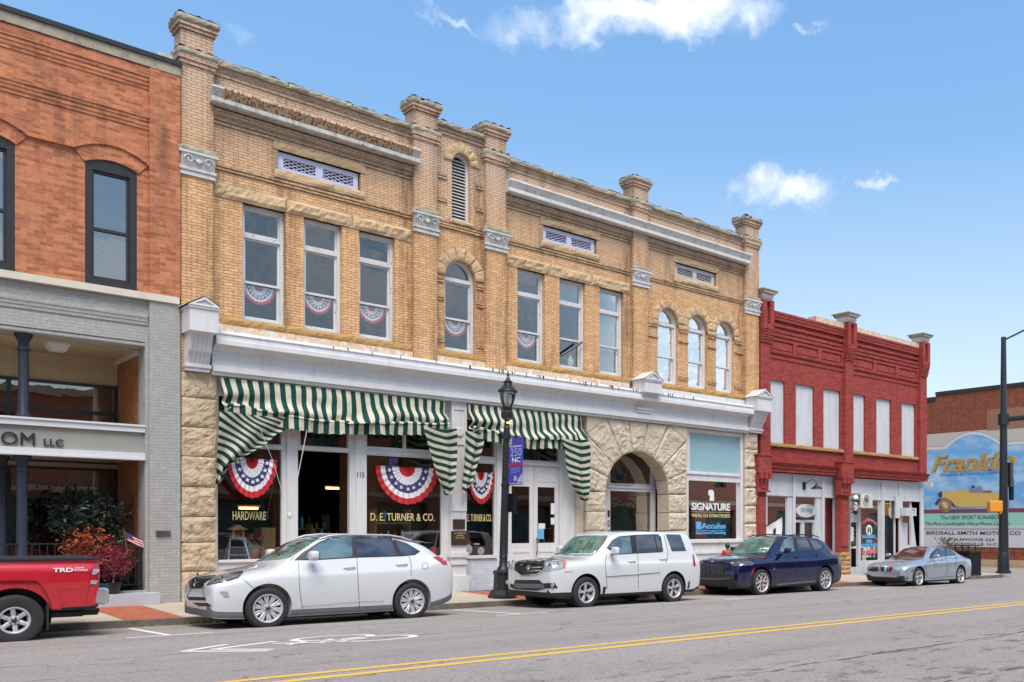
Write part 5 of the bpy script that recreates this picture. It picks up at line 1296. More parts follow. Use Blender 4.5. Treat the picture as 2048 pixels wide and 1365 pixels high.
pn.split('recessed_panel', M('oldred'), rb)
for i, (a, b) in enumerate(RP):
    m = MB(); zp = rz(602, 1521)
    m.box(a, b, YR-.02, YRW+.3, rz(685), zp); 
    xm0, xm1 = a+(b-a)*.33, a+(b-a)*.66
    m.plate(rect(a-.02, b+.02, rz(660), zp), [rect(xm0, xm1, rz(655), rz(611))], YR-.16, YR-.02)
    for k in range(6): m.box(a-.02+.003*k, b+.02-.003*k, YR-.16+.023*k, YR-.02, rz(660+5*(k+1))+.004, rz(660+5*k)-.004)
    m.box(a+.01, b-.01, YR, YRW+.02, rz(930), rz(685))
    m.build('pier', M('oldred'), rb)
    k = MB(); k.box(a+.02, b-.02, YR-.1, YR+.4, zp, zp+.08); k.box(a-.0, b+.0, YR-.14, YR+.45, zp+.08, zp+.22)
    k.build('cap_block', M('oldwhite'), rb); k = MB()
    k.plate([(a-.04, zp+.223), (b+.04, zp+.223), (b+.13, zp+.33), (a-.13, zp+.33)], [], YR-.24, YR+.55); k.box(a-.15, b+.15, YR-.27, YR+.6, zp+.333, zp+.37)
    k.build('pier_cap', M('coping'), rb)
cp = MB(); cp.box(RP[0][1]+2.8, RP[1][0], YRW-.1, YRW+.3, ZT, ZT+.22).box(RP[1][1], RP[2][0], YRW-.1, YRW+.3, ZT, ZT+.2)
cp.build('flaking_parapet', M('strip'), rb)
sl_ = MB()
for a, b in bays:
    n = 5
    for k in range(n): sl_.rock([(a+(b-a)*k/n+.008, rz(891.5, 1533)), (a+(b-a)*(k+1)/n-.008, rz(891.5, 1533)), (a+(b-a)*(k+1)/n-.008, zw0), (a+(b-a)*k/n+.008, zw0)], YRW-.10, YRW, .02, k, .12)
sl_.split('window_sill', M('redstone'), rb, gap=.05)
m = MB()
zb0, zb1 = rz(943, 1541), rz(925.5, 1541)
for a, b, e in ((bays[0][0], bays[0][1], 0), (bays[1][0], RX1, .12)):
    m.prism([(YRW, zb0), (YRW-.12, zb0), (YRW-.12, zb0+.10), (YRW-.16, zb0+.12), (YRW-.16, zb1-.12), (YRW-.24, zb1-.04), (YRW-.27, zb1), (YRW, zb1)], a, b+e)
m.build('shop_cornice', M('oldred'), rb)
ucr = ((1521, 1541.5, 912), (1688, 1706, 922))
for (u0, u1, vv) in ucr[:2]:
    a, b = fx(u0-4, YR-.2), fx(u1+1, YR-.2); zt_, zt0 = rz(912, 1521), rz(947, 1521)
    m = MB().box(a, b, YR-.22, YRW, zt0, zt_-.03).box(a-.03, b+.03, YR-.25, YRW, zt_-.03, zt_+.03)
    for k in range(3):
        xx = a+(b-a)*(k+.2)/3; m.box(xx, xx+(b-a)*.2, YR-.30, YRW, zt0-.22, zt0)
    m.box(a+.03, b-.08, YR-.14, YRW, rz(982, 1521), zt0-.0)
    m.box(a+.2, b-.28, YR-.17, YR-.14, rz(978, 1521), rz(972, 1521)); m.box(a-.02, b-.03, YR-.20, YRW, rz(985, 1521), rz(981.5, 1521))
    m.box(a+.06, b-.14, YR-.06, YRW, .75, rz(985, 1521)); m.box(a+.14, b-.24, YR-.10, YR-.06, 1.0, rz(995, 1521))
    m.build('shop_pier', M('oldred'), rb)
    s = MB()
    for k in range(6): s.rock([(a+.04, -.3+.175*k+.008), (a+.30+.1*(k % 2), -.3+.175*k+.008), (a+.30+.1*(k % 2), -.125+.175*k), (a+.04, -.125+.175*k)], YR-.10, YRW, .07, k, .05); s.rock([(a+.31+.1*(k % 2), -.3+.175*k+.008), (b-.1, -.3+.175*k+.008), (b-.1, -.125+.175*k), (a+.31+.1*(k % 2), -.125+.175*k)], YR-.10, YRW, .07, k+4, .05)
    s.build('stone_base', M('redstone'), rb)
# shopfront with oval sign
Y1 = 22.75; q = lambda u: fx(u, Y1); hz = lambda v, u=1536: fz(u, v, Y1)
def front(x0, x1, zt_, zs, zb_, posts, opens, name='shopfront'):
    m = MB(); m.plate(rect(x0, x1, zb_, zt_), opens, Y1, Y1+.1)
    for a, b in posts: m.box(a, b, Y1-.06, Y1, zb_, zt_-.02)
    m.box(x0, x1, Y1-.08, Y1, zt_-.06, zt_); m.box(x0, x1, Y1-.04, Y1, zs-.06, zs)
    return m.build(name, M('board'), rb)
zt1, zs1 = hz(945.6), hz(988)
o1 = [rect(q(1535), q(1574.5), .6, zs1-.08), rect(q(1589.5), q(1633), hz(1040, 1590), zs1-.08), rect(q(1589.5), q(1604), .3, hz(1045, 1590)), rect(q(1609), q(1628), .3, hz(1045, 1590)), rect(q(1647.5), q(1669), .3, zs1-.08)]
f1 = front(q(1532), q(1682), zt1, zs1, -.25, [(q(1584), q(1589)), (q(1642), q(1647))], o1)
MB().pane(rect(q(1535), q(1672), .3, zs1-.02), Y1+.05).build('shop_pane', M('glassgreen'), f1)
room(q(1532), q(1640), 0, 3.3, Y1+.12, Y1+3, M('greenroom'), rb); room(q(1641), q(1682), 0, 3.3, Y1+.12, Y1+.35, M('tealroom'), rb)
def oval_sign(uc, vc, w, h, y, nm, label, mat):
    t = thing(nm, (fx(uc, y), y, fz(uc, vc, y)), label, 'sign'); xc, zc = fx(uc, y), fz(uc, vc, y)
    P = [(xc+w*math.cos(k*math.pi/16), zc+h*math.sin(k*math.pi/16)) for k in range(32)]
    MB().plate(P, [], y-.02, y+.02).build('board', mat, t); return t, xc, zc
t, xc, zc = oval_sign(1612, 1022, .60, .26, Y1-.1, 'oval_sign', 'white oval shop sign reading NEW things over the shop door', M('board'))
lb_ = flat('grey_blue_lettering', (.14, .2, .32), .6)
text('sign_text', 'NEW', lb_, t, xc-.35, xc-.06, zc-.07, zc+.12, Y1-.121); text('sign_text', 'things', lb_, t, xc-.02, xc+.42, zc-.12, zc+.14, Y1-.121, shear=.35)
t, xc, zc = oval_sign(1549, 1021, .55, .24, Y1+.3, 'oval_sign', 'faint grey oval sign inside the left shop window of the red building', M('capital'))
def gooseneck(uc, v0, v1, y):
    X, Z = fx(uc, y), fz(uc, v0, y)
    t = thing('gooseneck_lamp', (X, y, Z), 'black gooseneck barn lamp on the white board above the oval sign', 'wall lamp')
    box(X-.10, X+.06, y-.05, y, Z-.26, Z+.02).build('back_plate', M('black'), t)
    MB().tube([(X, y-.05, Z-.1), (X+.02, y-.2, Z+.05), (X+.04, y-.4, Z+.12), (X+.06, y-.55, Z+.02), (X+.06, y-.58, Z-.06)], .014, 6).build('arm', M('black'), t)
    MB().lathe([(.03, .0), (.05, -.06), (.08, -.12), (.20, -.19), (.24, -.24), (.23, -.24), (.07, -.13)], (X+.06, y-.58, Z-.02), 20).build('lamp_shade', M('black'), t, 40)
gooseneck(1608, 966, 980, Y1)
fb = thing('shop_flag', (fx(1534, 22.2), 22.3, 1.5), 'white flag with black pattern on a slanting pole at the oval sign shop', 'flag')
x0_, z0_ = fx(1534, 22.2), fz(1534, 1054, 22.2); x1_, z1_ = fx(1561, 21.9), fz(1561, 1033, 21.9)
MB().tube([(x0_, 22.3, z0_), (x1_, 21.8, z1_)], .02, 6).build('pole', M('black'), fb)
MB().grid(lambda a, b: (x0_+(x1_-x0_)*(.1+.85*a)+.02*math.sin(b*6), 22.25-.45*a+.03*math.sin(a*9), z0_+(z1_-z0_)*(.1+.85*a)-.02-b*(.75+.25*a)), 8, 8).build('cloth', M('clothwhite'), fb)
m = MB(); 
for dz, r in ((-.38, .14), (-.62, .1)): m.lathe([(r*.55, 0), (r, .002), (r, -.002), (r*.55, 0)], (x0_+(x1_-x0_)*.55, 21.98, (z0_+z1_)/2+dz), 12, 'y')
m.build('pattern', M('letterblack'), fb)
m = MB(); random.seed(5)
gl_ = thing('paper_garland', (q(1655), Y1+.15, 1.8), 'hanging paper streamers in red white and blue behind the right pane', 'garland')
for cm in ('letterblue', 'clothwhite', 'letterpink'):
    m = MB()
    for k in range(5): xx = q(1649)+random.random()*(q(1667)-q(1649)); zt2 = hz(1055+random.random()*14, 1655)-.1*0; m.box(xx, xx+.035, Y1+.12, Y1+.125, zt2-.5, zt2)
    m.build('streamers', M(cm), gl_)
gl2 = thing('paper_garland', (q(1570), Y1+.15, 1.8), 'short paper streamers beside the white flag in the left pane', 'garland')
for cm in ('letterblue', 'clothwhite', 'red'):
    m = MB()
    for k in range(4): xx = q(1560)+random.random()*(q(1572)-q(1560)); zt2 = hz(1042+random.random()*12, 1565); m.box(xx, xx+.035, Y1+.12, Y1+.125, zt2-.42, zt2)
    m.build('streamers', M(cm), gl2)
# barber's shopfront
zt2_, zs2 = hz(957, 1706), hz(996, 1706)
xR = RX1-.08
o2 = [rect(q(1702), q(1716), .1, hz(1045, 1710)), rect(q(1722), q(1761), .35, zs2-.08), rect(q(1768.5), q(1791), .0, zs2-.08), rect(q(1804.5), q(1815), .0, hz(1046, 1806)), rect(q(1822.5), q(1844), .3, zs2-.08)]
f2 = front(q(1701), xR, zt2_, zs2, -.35, [(q(1796.5), q(1803)), (q(1761.5), q(1767)), (q(1845.5), xR)], o2)
MB().pane(rect(q(1702), q(1791), .2, zs2-.04), Y1+.05).pane(rect(q(1803), q(1844.5), .2, zs2-.04), Y1+.05).split('shop_pane', M('glassclear'), f2)
room(q(1701), xR-.1, -.3, 3.3, Y1+.12, Y1+3, M('room'), rb)
box(q(1775), q(1791), Y1+1.0, Y1+1.02, -.3, 2.9).build('door_curtain', M('brownroom'), rb)
tx = lambda *a, **k: text('window_lettering', *a, **k)
zc = lambda v: hz(v, 1741)
yt = Y1+.045
tx('Northmont', M('letterpink'), f2, q(1725), q(1755), zc(1053), zc(1046), yt, bold=.05, arc=.22)
MB().lathe([(.23, 0), (.23, .006)], (q(1740), yt-.006, zc(1061)), 24, 'y').build('window_emblem', M('letterwhite'), f2)
MB().tube([(q(1740)-.10, yt-.01, zc(1061)-.12), (q(1740)-.08, yt-.01, zc(1061)+.12)], .03, 6).tube([(q(1740)+.10, yt-.01, zc(1061)-.12), (q(1740)+.06, yt-.01, zc(1061)+.12)], .03, 6).tube([(q(1740)-.1, yt-.01, zc(1061)), (q(1740)+.1, yt-.01, zc(1061)+.02)], .02, 6).build('emblem_marks', M('letterblack'), f2)
tx('BARBER', M('letterblue'), f2, q(1726.5), q(1753), zc(1077), zc(1070), yt, bold=.05)
tx('AND', M('letterblue'), f2, q(1734), q(1746), zc(1086.5), zc(1079.5), yt, bold=.05)
tx('HAIRSTYLIST', M('letterblue'), f2, q(1724), q(1756), zc(1095), zc(1087.5), yt, bold=.05)
tx('704-663-6663', M('letterpink'), f2, q(1726), q(1753), zc(1108), zc(1100), yt, bold=.05)
tx('BARBER', M('red'), f2, q(1823), q(1842), hz(1063, 1832), hz(1055, 1832), yt, bold=.06, arc=.1)
tx('704-663', M('letterwhite'), f2, q(1822.5), q(1843), hz(1082, 1832), hz(1077, 1832), yt, bold=.04)
box(q(1823), q(1841), yt-.004, yt, hz(1073, 1832), hz(1067, 1832)).build('window_bar', M('red'), f2)
m = MB()
for k in range(11): m.box(q(1703), q(1708+ (k*7 % 3)), yt-.004, yt, hz(1056+2.6*k, 1706)-.02, hz(1056+2.6*k, 1706)+.03)
m.build('price_list', M('letterwhite'), f2)
def barber_pole():
    X, Z = fx(1707, 22.3), 0; y = 22.2; z0, z1 = fz(1707, 1030, y), fz(1707, 990, y)
    t = thing('barber_pole', (X, y, z0), 'striped barber pole with a white globe on the red brick shop pier', 'barber pole')
    h = z1-z0
    MB().lathe([(.0, 0), (.06, .02), (.09, .08), (.09, .16), (.07, .18)], (X, y, z0), 16).build('lower_cap', M('black'), t, 40)
    MB().lathe([(.07, 0), (.10, .01), (.10, .07), (.07, .1)], (X, y, z0+h*.66), 16).build('upper_cap', M('black'), t, 40)
    mt = NT('barber_stripes'); p = mt.sepxyz(mt.co()); ang = mt.math('ARCTAN2', p[1], p[0])
    f = mt.math('FRACT', mt.math('ADD', mt.math('MULTIPLY', p[2], 3.2), mt.math('MULTIPLY', ang, .159)))
    MATS['bp'] = mt.fin(mt.ramp(f, [(0, (.7, .7, .7)), (.3, (.65, .12, .05)), (.5, (.7, .7, .7)), (.78, (.05, .15, .4))], 'CONSTANT'), .3)
    o = thing('x', (X, y, z0), 'x', 'x'); bpy.data.objects.remove(o)
    m = MB().lathe([(.075, .18), (.075, h*.66)], (0, 0, 0), 18); o = bpy.data.objects
    ORG[t.name] = Vector((0, 0, 0)); s = m.build('stripes', M('bp'), t, 40); ORG[t.name] = Vector((X, y, z0))
    MB().lathe([(.03, .0), (.09, .03), (.12, .09), (.12, .14), (.08, .21), (.0, .23)], (X, y, z0+h*.70), 18).build('globe', M('letterwhite'), t, 60)
    MB().tube([(X-.05, y, z0+.1), (X-.25, y+.05, z0+.1)], .02, 6).tube([(X-.05, y, z0+h*.7), (X-.25, y+.05, z0+h*.7)], .02, 6).build('bracket', M('black'), t)
barber_pole()
def ac_unit():
    y1, y0 = Y1-.08, Y1-.50; x0, x1 = fx(1722, y0), fx(1745, y0); z0, z1 = fz(1722, 1013, y0), fz(1722, 987, y0)
    t = thing('air_conditioner', ((x0+x1)/2, y1, z0), 'white air conditioner unit on the board above the barber window', 'air conditioner')
    MB().box(x0, x1, y0, y1, z0, z1).build('casing', painted('cream_casing', (.6, .57, .5), amt=.25), t)
    xc, zc_ = x0+(x1-x0)*.42, (z0+z1)/2; r = min((z1-z0)*.44, .25)
    MB().lathe([(r, 0), (r, -.02), (r-.03, -.03), (r-.03, -.01)], (xc, y0, zc_), 26, 'y').lathe([(r-.04, -.002), (r-.04, -.006)], (xc, y0, zc_), 26, 'y').build('fan_ring', M('capital'), t)
    m = MB()
    for k in range(8): a = k*math.pi/8; m.tube([(xc-(r-.02)*math.cos(a), y0-.02, zc_-(r-.02)*math.sin(a)), (xc+(r-.02)*math.cos(a), y0-.02, zc_+(r-.02)*math.sin(a))], .006, 4)
    m.build('fan_guard', M('black'), t)
    m = MB()
    for i in range(4):
        for j in range(2): m.box(x0-.006, x0-.001, y0+.06+j*.16, y0+.18+j*.16, z0+.06+i*(z1-z0-.1)/4, z0+.02+(i+1)*(z1-z0-.1)/4)
    m.build('side_vents', M('black'), t)
    MB().box(x0-.05, x1+.03, y0-.02, Y1-.02, z0-.05, z0-.005).build('shelf', M('oldwhite'), t)
ac_unit()
t = thing('window_air_conditioner', (fx(1810, Y1-.3), Y1-.3, 2), 'small white boxed vent unit above the narrow door of the barber shop', 'air conditioner')
x0, x1 = fx(1812, Y1-.4), fx(1822, Y1-.4); za_, zb_ = fz(1812, 1032, Y1-.4), fz(1812, 1016, Y1-.4)
MB().box(x0, x1, Y1-.4, Y1-.05, za_, zb_).build('casing', M('board'), t); MB().box(x0-.35, x0-.02, Y1-.1, Y1-.05, za_-.1, zb_+.5).build('panel', M('board'), t)
MB().plate(rect(x1, x1+.42, za_, zb_), [rect(x1+.06, x1+.36, za_+.06, zb_-.06)], Y1-.42, Y1-.38).build('bracket_frame', M('board'), t)
MB().plate(rect(x1+.05, x1+.37, za_+.05, zb_-.05), [], Y1-.40, Y1-.39).build('screen', M('capital'), t)
MB().box(RX1+.0, RX1+.2, YR-.2, YR-.02, fz(1855, 975, YR), fz(1855, 966, YR)).build('security_light', M('capital'), rb)
# ------------------------------------------------------------------ mural building across the side street
XM = 52.0
mz = lambda u, v: gz(u, v, XM); my = lambda u: gy(u, XM)
zr1, zr2 = mz(1855, 796), mz(2030, 766.5); ys = my(1871.5)
mu = thing('mural_building', (XM, 24, -.5), 'tall weathered red brick building with a painted automobile mural on its side wall', 'building')
m = MB(); m.box(XM, XM+.4, ys, 60, -1.0, zr1-.25); m.box(XM, XM+.4, 22.4, ys, -1.0, zr2-.22); m.box(XM+.4, XM+22, 22.4, 22.8, -1.0, zr2-.22)
m.build('wall', M('mixbrick'), mu)
box(XM+.4, XM+22, 22.8, 60, zr1-1.2, zr1-1).build('roof', M('kerb'), mu)
MB().box(XM-.06, XM+.5, ys+.0, 60, zr1-.25, zr1).box(XM-.06, XM+.5, 22.34, ys, zr2-.22, zr2).box(XM+.5, XM+22, 22.34, 22.9, zr2-.22, zr2).build('parapet_cap', M('darkframe'), mu)
box(XM-.02, XM, my(2014)-3, my(1974), mz(1980, 861), mz(1980, 820)).build('brick_patch', brick('pale_patch_brick', (.38, .19, .11), (.32, .14, .08), (.4, .3, .22), dirt_amt=.3), mu)
LAY = [0]
def pmat(name, c, v=.12): return MATS.setdefault(name, painted(name, c, amt=.12, dirt=tuple(q*.6 for q in c), rough=.8))
def mural(name, pts, mat, k):
    P = [(my(u), mz(u, v)) for u, v in pts]; x = XM-.004*k-.002
    n = len(P); tri = tessellate_polygon([[Vector((p[0], p[1], 0)) for p in P]])
    mb = MB().add([(x, p[0], p[1]) for p in P]+[(x+.003, p[0], p[1]) for p in P], [tuple(t) for t in tri]+[(i, (i+1) % n, n+(i+1) % n, n+i) for i in range(n)])
    return mb
ml = []
zc1 = mz(1849, 870); zbot = mz(1860, 1093)
ya, yb_ = my(1835), 22.45
def mrect(y0, y1, z0, z1, k): return MB().box(XM-.004*k-.003, XM-.004*k, y1, y0, z0, z1)
mural_o = mrect(ya, yb_, zbot, zc1, 1).build('mural', pmat('mural_cream', (.56, .50, .43)), mu)
def sub(mb, mat): return mb.build('painted_shape', mat, mural_o)
# sky panel with arched head
arc = [(1830, 900), (1891, 896)]+[(1893+ (1999-1893)*k/12, 897-(2.2*k*.55)-22*math.sin(math.pi*k/12)**.8) for k in range(0, 13)]
def band(off):
    P = []
    zb_s = mz(1875, 900+off)
    ya0, ya1 = my(1892+off*.3), my(2000-off*.3); n = 14; H = (mz(1945, 881)-mz(1945, 897+2))+.0
    P.append((my(1835), zb_s))
    for k in range(n+1):
        f = k/n; P.append((ya0+(ya1-ya0)*f, zb_s+.78*math.sin(math.pi*f)**.85))
    P.append((yb_+.02, zb_s))
    return P
def poly_m(P, z_floor, k):
    Q = P+[(P[-1][0], z_floor), (P[0][0], z_floor)]; x = XM-.004*k
    n = len(Q); tri = tessellate_polygon([[Vector((p[0], p[1], 0)) for p in Q]])
    return MB().add([(x, p[0], p[1]) for p in Q]+[(x+.003, p[0], p[1]) for p in Q], [tuple(t) for t in tri]+[(i, (i+1) % n, n+(i+1) % n, n+i) for i in range(n)])
zsk = mz(1860, 1027)
sub(poly_m(band(-6.5), zsk, 2), M('letterblack')); sub(poly_m(band(-6), zsk, 3), pmat('mural_white', (.66, .62, .62))); sub(poly_m(band(0.4), zsk, 4), M('letterblack'))
skym = NT('mural_sky'); sn = skym.noise(1, 6, .6, skym.co(scale=(1, .5, 1.1)))
skm = skym.fin(skym.mix(skym.ramp(sn, [(.42, 0.0), (.68, 1.0)]), (.15, .40, .68), (.48, .63, .73)), .8)
sub(poly_m(band(1), zsk, 5), skm)
sub(mrect(ya, yb_, mz(1900, 1052.5), mz(1900, 1027), 6), pmat('mural_mint', (.30, .60, .49))); sub(mrect(ya, yb_, mz(1900, 1027), mz(1900, 1019), 7), pmat('mural_maroon', (.22, .06, .08)))
sub(mrect(ya, yb_, zbot, mz(1900, 1052.5), 6), pmat('mural_greywhite', (.60, .60, .62)))
for v in (1059.2, 1061): pass
for v in (1056.5, 1059.5): sub(mrect(ya, yb_, mz(1950, v+.5), mz(1950, v), 8), M('letterblack'))
sub(mrect(ya, yb_, mz(1950, 1105.5), mz(1950, 1105), 8), M('letterblack'))
def mtext(s_, u0, u1, v0, v1, mat, k, **kw):
    um = (u0+u1)/2; return text('painted_letters', s_, mat, mural_o, my(u0), my(u1), mz(um, v1), mz(um, v0), XM-.004*k, 'x', .003, **kw)
ink = flat('mural_ink', (.05, .055, .08), .8)
gold2 = flat('mural_gold', (.62, .34, .05), .8); outl = flat('mural_outline', (.55, .52, .38), .8)
mtext('Franklin', 1862, 2034, 906, 943, outl, 8, bold=.045, shear=.35); mtext('Franklin', 1864, 2032, 908, 941, ink, 9, bold=.028, shear=.35); mtext('Franklin', 1864, 2032, 908, 941, gold2, 10, bold=.012, shear=.35)
sub(mural('x', [(1890, 942), (1960, 937), (2012, 934.5), (2012, 937.5), (1950, 940), (1900, 944)], gold2, 11), gold2)
mtext('FRANKLIN AUTOMOBILE COMPANY', 1881, 2014, 945, 950.5, flat('mural_blue_ink', (.05, .12, .35), .8), 8)
mtext('The NEW SPORT RUNABOUT', 1882, 2010, 1031, 1039, ink, 9); mtext('The Most Comfortable Mile-a-Minute Car Ever', 1852, 2022, 1044, 1051, ink, 9, shear=.3)
mtext('BIRDSALL-SMITH MOTOR CO', 1853, 2042, 1063, 1070, ink, 9, bold=.015); mtext('TELEPHONE 223', 1901, 1989, 1077, 1082, ink, 9, bold=.01); mtext('MOORESVILLE, N.C.', 1895, 1997, 1086, 1091.8, ink, 9, bold=.01)
# the painted roadster
yel = pmat('mural_yellow', (.66, .44, .12)); yel2 = pmat('mural_pale_yellow', (.68, .54, .26))
sub(mural('x', [(1886, 985), (1926, 980), (1940, 979), (1985, 985), (2010, 989), (2014, 996), (2014, 1012), (1920, 1015), (1910, 1012), (1893, 1000), (1880, 1004)], yel, 8), yel)
sub(mural('x', [(1870, 1008), (1876, 999), (1890, 996), (1902, 1001), (1912, 1013), (1922, 1015), (1908, 1014), (1900, 1006), (1890, 1001), (1879, 1004), (1874, 1012)], ink, 10), ink)
sub(mural('x', [(1876, 988), (1881, 984), (1885, 984), (1885, 995), (1880, 996)], ink, 9), ink)
sub(mural('x', [(1938, 981), (1944, 973), (1950, 972), (1956, 978), (1962, 973), (1966, 980), (1966, 986), (1940, 986)], pmat('mural_bluegrey', (.2, .24, .38)), 9), M('mural_bluegrey'))
sub(mural('x', [(1943, 976), (1945, 971), (1949, 972), (1950, 976)], ink, 11), ink); sub(mural('x', [(1954, 977), (1956, 972), (1960, 972), (1961, 978)], pmat('mural_pink', (.5, .25, .2)), 11), M('mural_pink'))
sub(mural('x', [(1966, 982), (1984, 981), (1984, 986), (1966, 986)], pmat('mural_brown', (.3, .14, .1)), 10), M('mural_brown'))
for (uc, vc) in ((1891, 1011), (2006, 1009)):
    yc, zc_ = my(uc), mz(uc, vc); r = abs(my(uc+13)-my(uc-13))/2*1.0
    for rr, k, mt in ((r, 12, pmat('mural_tyre', (.36, .16, .13))), (r*.68, 13, M('letterblack')), (r*.22, 15, yel2)):
        sub(MB().lathe([(rr, -.004*k), (rr, -.004*k+.003)], (XM, yc, zc_), 28, 'x'), mt)
    s = MB()
    for j in range(6):
        a = j*math.pi/6; s.tube([(XM-.056, yc-r*.64*math.cos(a), zc_-r*.64*math.sin(a)), (XM-.056, yc+r*.64*math.cos(a), zc_+r*.64*math.sin(a))], .03, 4)
    s.build('painted_shape', yel2, mural_o)
# low stone wall and planting at the foot of the mural
lw = MB(); 
for k in range(12):
    for j in range(2): lw.box(XM-2.3, XM-2.0, 22.2+k*1.0+.01+.3*(j % 2), 22.2+(k+1)*1.0-.01+.3*(j % 2), -.75+j*.32, -.44+j*.32)
lw = lw.build('low_stone_wall', M('lintel'), None, loc=(XM-2.15, 28, -.75)); tag(lw, 'low tan stone garden wall below the mural', 'wall')
sheet('far_pavement', lambda x, y: -.62+0*x, [50.1, XM], [19.3, 30, 60, 100], M('concrete')) 
# ------------------------------------------------------------------ corner furniture
def litter_bin(X, Y, w, h, label):
    zg = pave_z(X, Y); t = thing('litter_bin', (X, Y, zg), label, 'litter bin')
    m = MB(); z0 = zg+.06; z1 = zg+h
    n = 13
    for k in range(n+1):
        a = -w/2+w*k/n
        for (x0, y0) in ((X+a, Y-w/2), (X+a, Y+w/2)): m.box(x0-.016, x0+.016, y0-.012, y0+.012, z0, z1)
        for (x0, y0) in ((X-w/2, Y+a), (X+w/2, Y+a)): m.box(x0-.012, x0+.012, y0-.016, y0+.016, z0, z1)
    m.build('slats', M('black'), t)
    MB().box(X-w/2-.03, X+w/2+.03, Y-w/2-.03, Y+w/2+.03, zg, z0).build('base', M('black'), t); MB().plate(rect(X-w/2-.06, X+w/2+.06, z1, z1+.07), [], Y-w/2-.06, Y+w/2+.06).build('top', M('black'), t)
    MB().box(X-w/2+.04, X+w/2-.04, Y-w/2+.04, Y+w/2-.04, z0, z1-.02).build('liner', M('blackmetal'), t)
    m = MB(); 
    for (a, b) in ((-.3, -.3), (.3, -.3), (-.3, .3), (.3, .3)): m.box(X+a-.02, X+a+.02, Y+b-.02, Y+b+.02, z1+.07, z1+.26)
    m.box(X-w/2-.02, X+w/2+.02, Y-w/2-.02, Y+w/2+.02, z1+.26, z1+.30); m.build('rain_hood', M('black'), t)
litter_bin(35.75, 19.75, .92, .98, 'square black slatted litter bin behind the silver car')
def grass_tuft(x, y, z, h, label):
    t = thing('plume_grass', (x, y, z), label, 'plant'); random.seed(3)
    m = MB()
    for k in range(60):
        a = random.random()*6.28; r = random.random()*.55; b = Vector((x+.1*math.cos(a), y+.1*math.sin(a), z)); e = Vector((x+r*math.cos(a), y+r*math.sin(a), z+h*random.uniform(.7, 1)))
        mid = b.lerp(e, .55)+Vector((0, 0, .15)); m.tube([b, mid, e], [.008, .007, .004], 3)
        if k % 2 == 0: m.tube([e-Vector((0, 0, .02)), e+Vector((.07*math.cos(a), .07*math.sin(a), .1)), e+Vector((.16*math.cos(a), .16*math.sin(a), .14))], [.01, .028, .008], 5)
    m.build('plumes', M('grassbrown'), t); MB().lathe([(.3, 0), (.4, .55), (.42, .55), (.42, .6), (.36, .6)], (x, y, z), 16).build('pot', M('black'), t)
X_, Y_ = 39.0*1.0, 0
def on_ground(u, Z): a = _a(u); return Z*(.7016*a+.7124), Z*(.7016-.7124*a)
gx_, gy_ = on_ground(1893, 40.5); grass_tuft(gx_, gy_, pave_z(gx_, 21), 1.5, 'brown plume grass in a pot behind the silver car roof')
gx_, gy_ = on_ground(2018, 40.8)
tp = thing('traffic_signal_pole', (39.2, 19.75, -.45), 'tall dark traffic signal pole with a mast arm at the street corner', 'traffic pole')
px_, py_ = 39.2, 19.75; zg = pave_z(px_, py_)
ztp = CAMZ+(1056-672)/1845*41.5
dp = flat('dark_green_black_paint', (.022, .026, .034), .35)
MB().lathe([(.34, 0), (.34, .1), (.27, .12), (.26, .9), (.24, .95)], (px_, py_, zg), 12).lathe([(.23, .95), (.115, ztp-zg)], (px_, py_, zg), 14).build('pole', dp, tp, 40)
zm_ = CAMZ+(1056-838)/1845*41.5
MB().tube([(px_, py_, zm_), (px_+.4, py_-2, zm_+.05), (px_+.5, py_-9, zm_+.35)], [.12, .11, .06], 10).lathe([(.26, -.25), (.26, .25)], (px_, py_, zm_), 12).build('mast_arm', dp, tp, 40)
MB().tube([(px_, py_, ztp-.15), (px_+.3, py_-1.2, ztp+.35), (px_+.5, py_-2.6, ztp+.7)], .04, 8).build('lamp_arm', dp, tp, 40)
zs_ = CAMZ+(1056-1013)/1845*41
sg = thing('pedestrian_signal', (px_-.5, py_+.15, zs_), 'orange pedestrian signal housing fixed to the traffic pole', 'traffic signal')
so_ = flat('signal_orange', (.80, .30, .02), .5, var=.04)
bx_ = MB().box(-.32, .28, -.24, .24, -.26, .26); 
b_o = bx_.build('housing', so_, local(sg)); b_o.rotation_euler.z = -YAW
bv = b_o.modifiers.new('b', 'BEVEL'); bv.width = .06; bv.segments = 3
MB().tube([(.1, -.1, -.3), (.5, -.15, -.3)], .05, 8).build('bracket', so_, sg)
MB().box(px_+.18, px_+.45, py_-.25, py_+.05, zs_+.9, zs_+2.0).build('signal_backplate', dp, tp)
MB().lathe([(.10, -.6), (.12, -.5), (.12, .35), (.1, .4)], (px_+.55, py_-.1, zs_+.9), 10).build('sensor', M('black'), tp)
# ------------------------------------------------------------------ the other side of the street (mirrored in the panes)
op = thing('opposite_brick_building', (10, -4.4, 0), 'brown brick row across the street, seen only mirrored in the shop panes', 'building')
hs = []; 
for k in range(24):
    x = -28+k*4.4
    hs.append(arch_poly(x, x+1.3, 4.9, 6.6, 8)); hs.append(rect(x-.9, x+2.3, .9, 3.2))
MB().plate(rect(-32, 80, 0, 8.2), hs, -4.4, -4.75).build('wall', M('farbrick'), op)
box(-32, 80, -5.2, -5.1, 0, 8.1).build('dark_interior', M('greenroom'), op)
MB().box(-32, 80, -4.4, -4.2, 3.5, 3.8).box(-32, 80, -4.6, -4.15, 8.2, 8.5).build('cornice', M('lintel'), op)
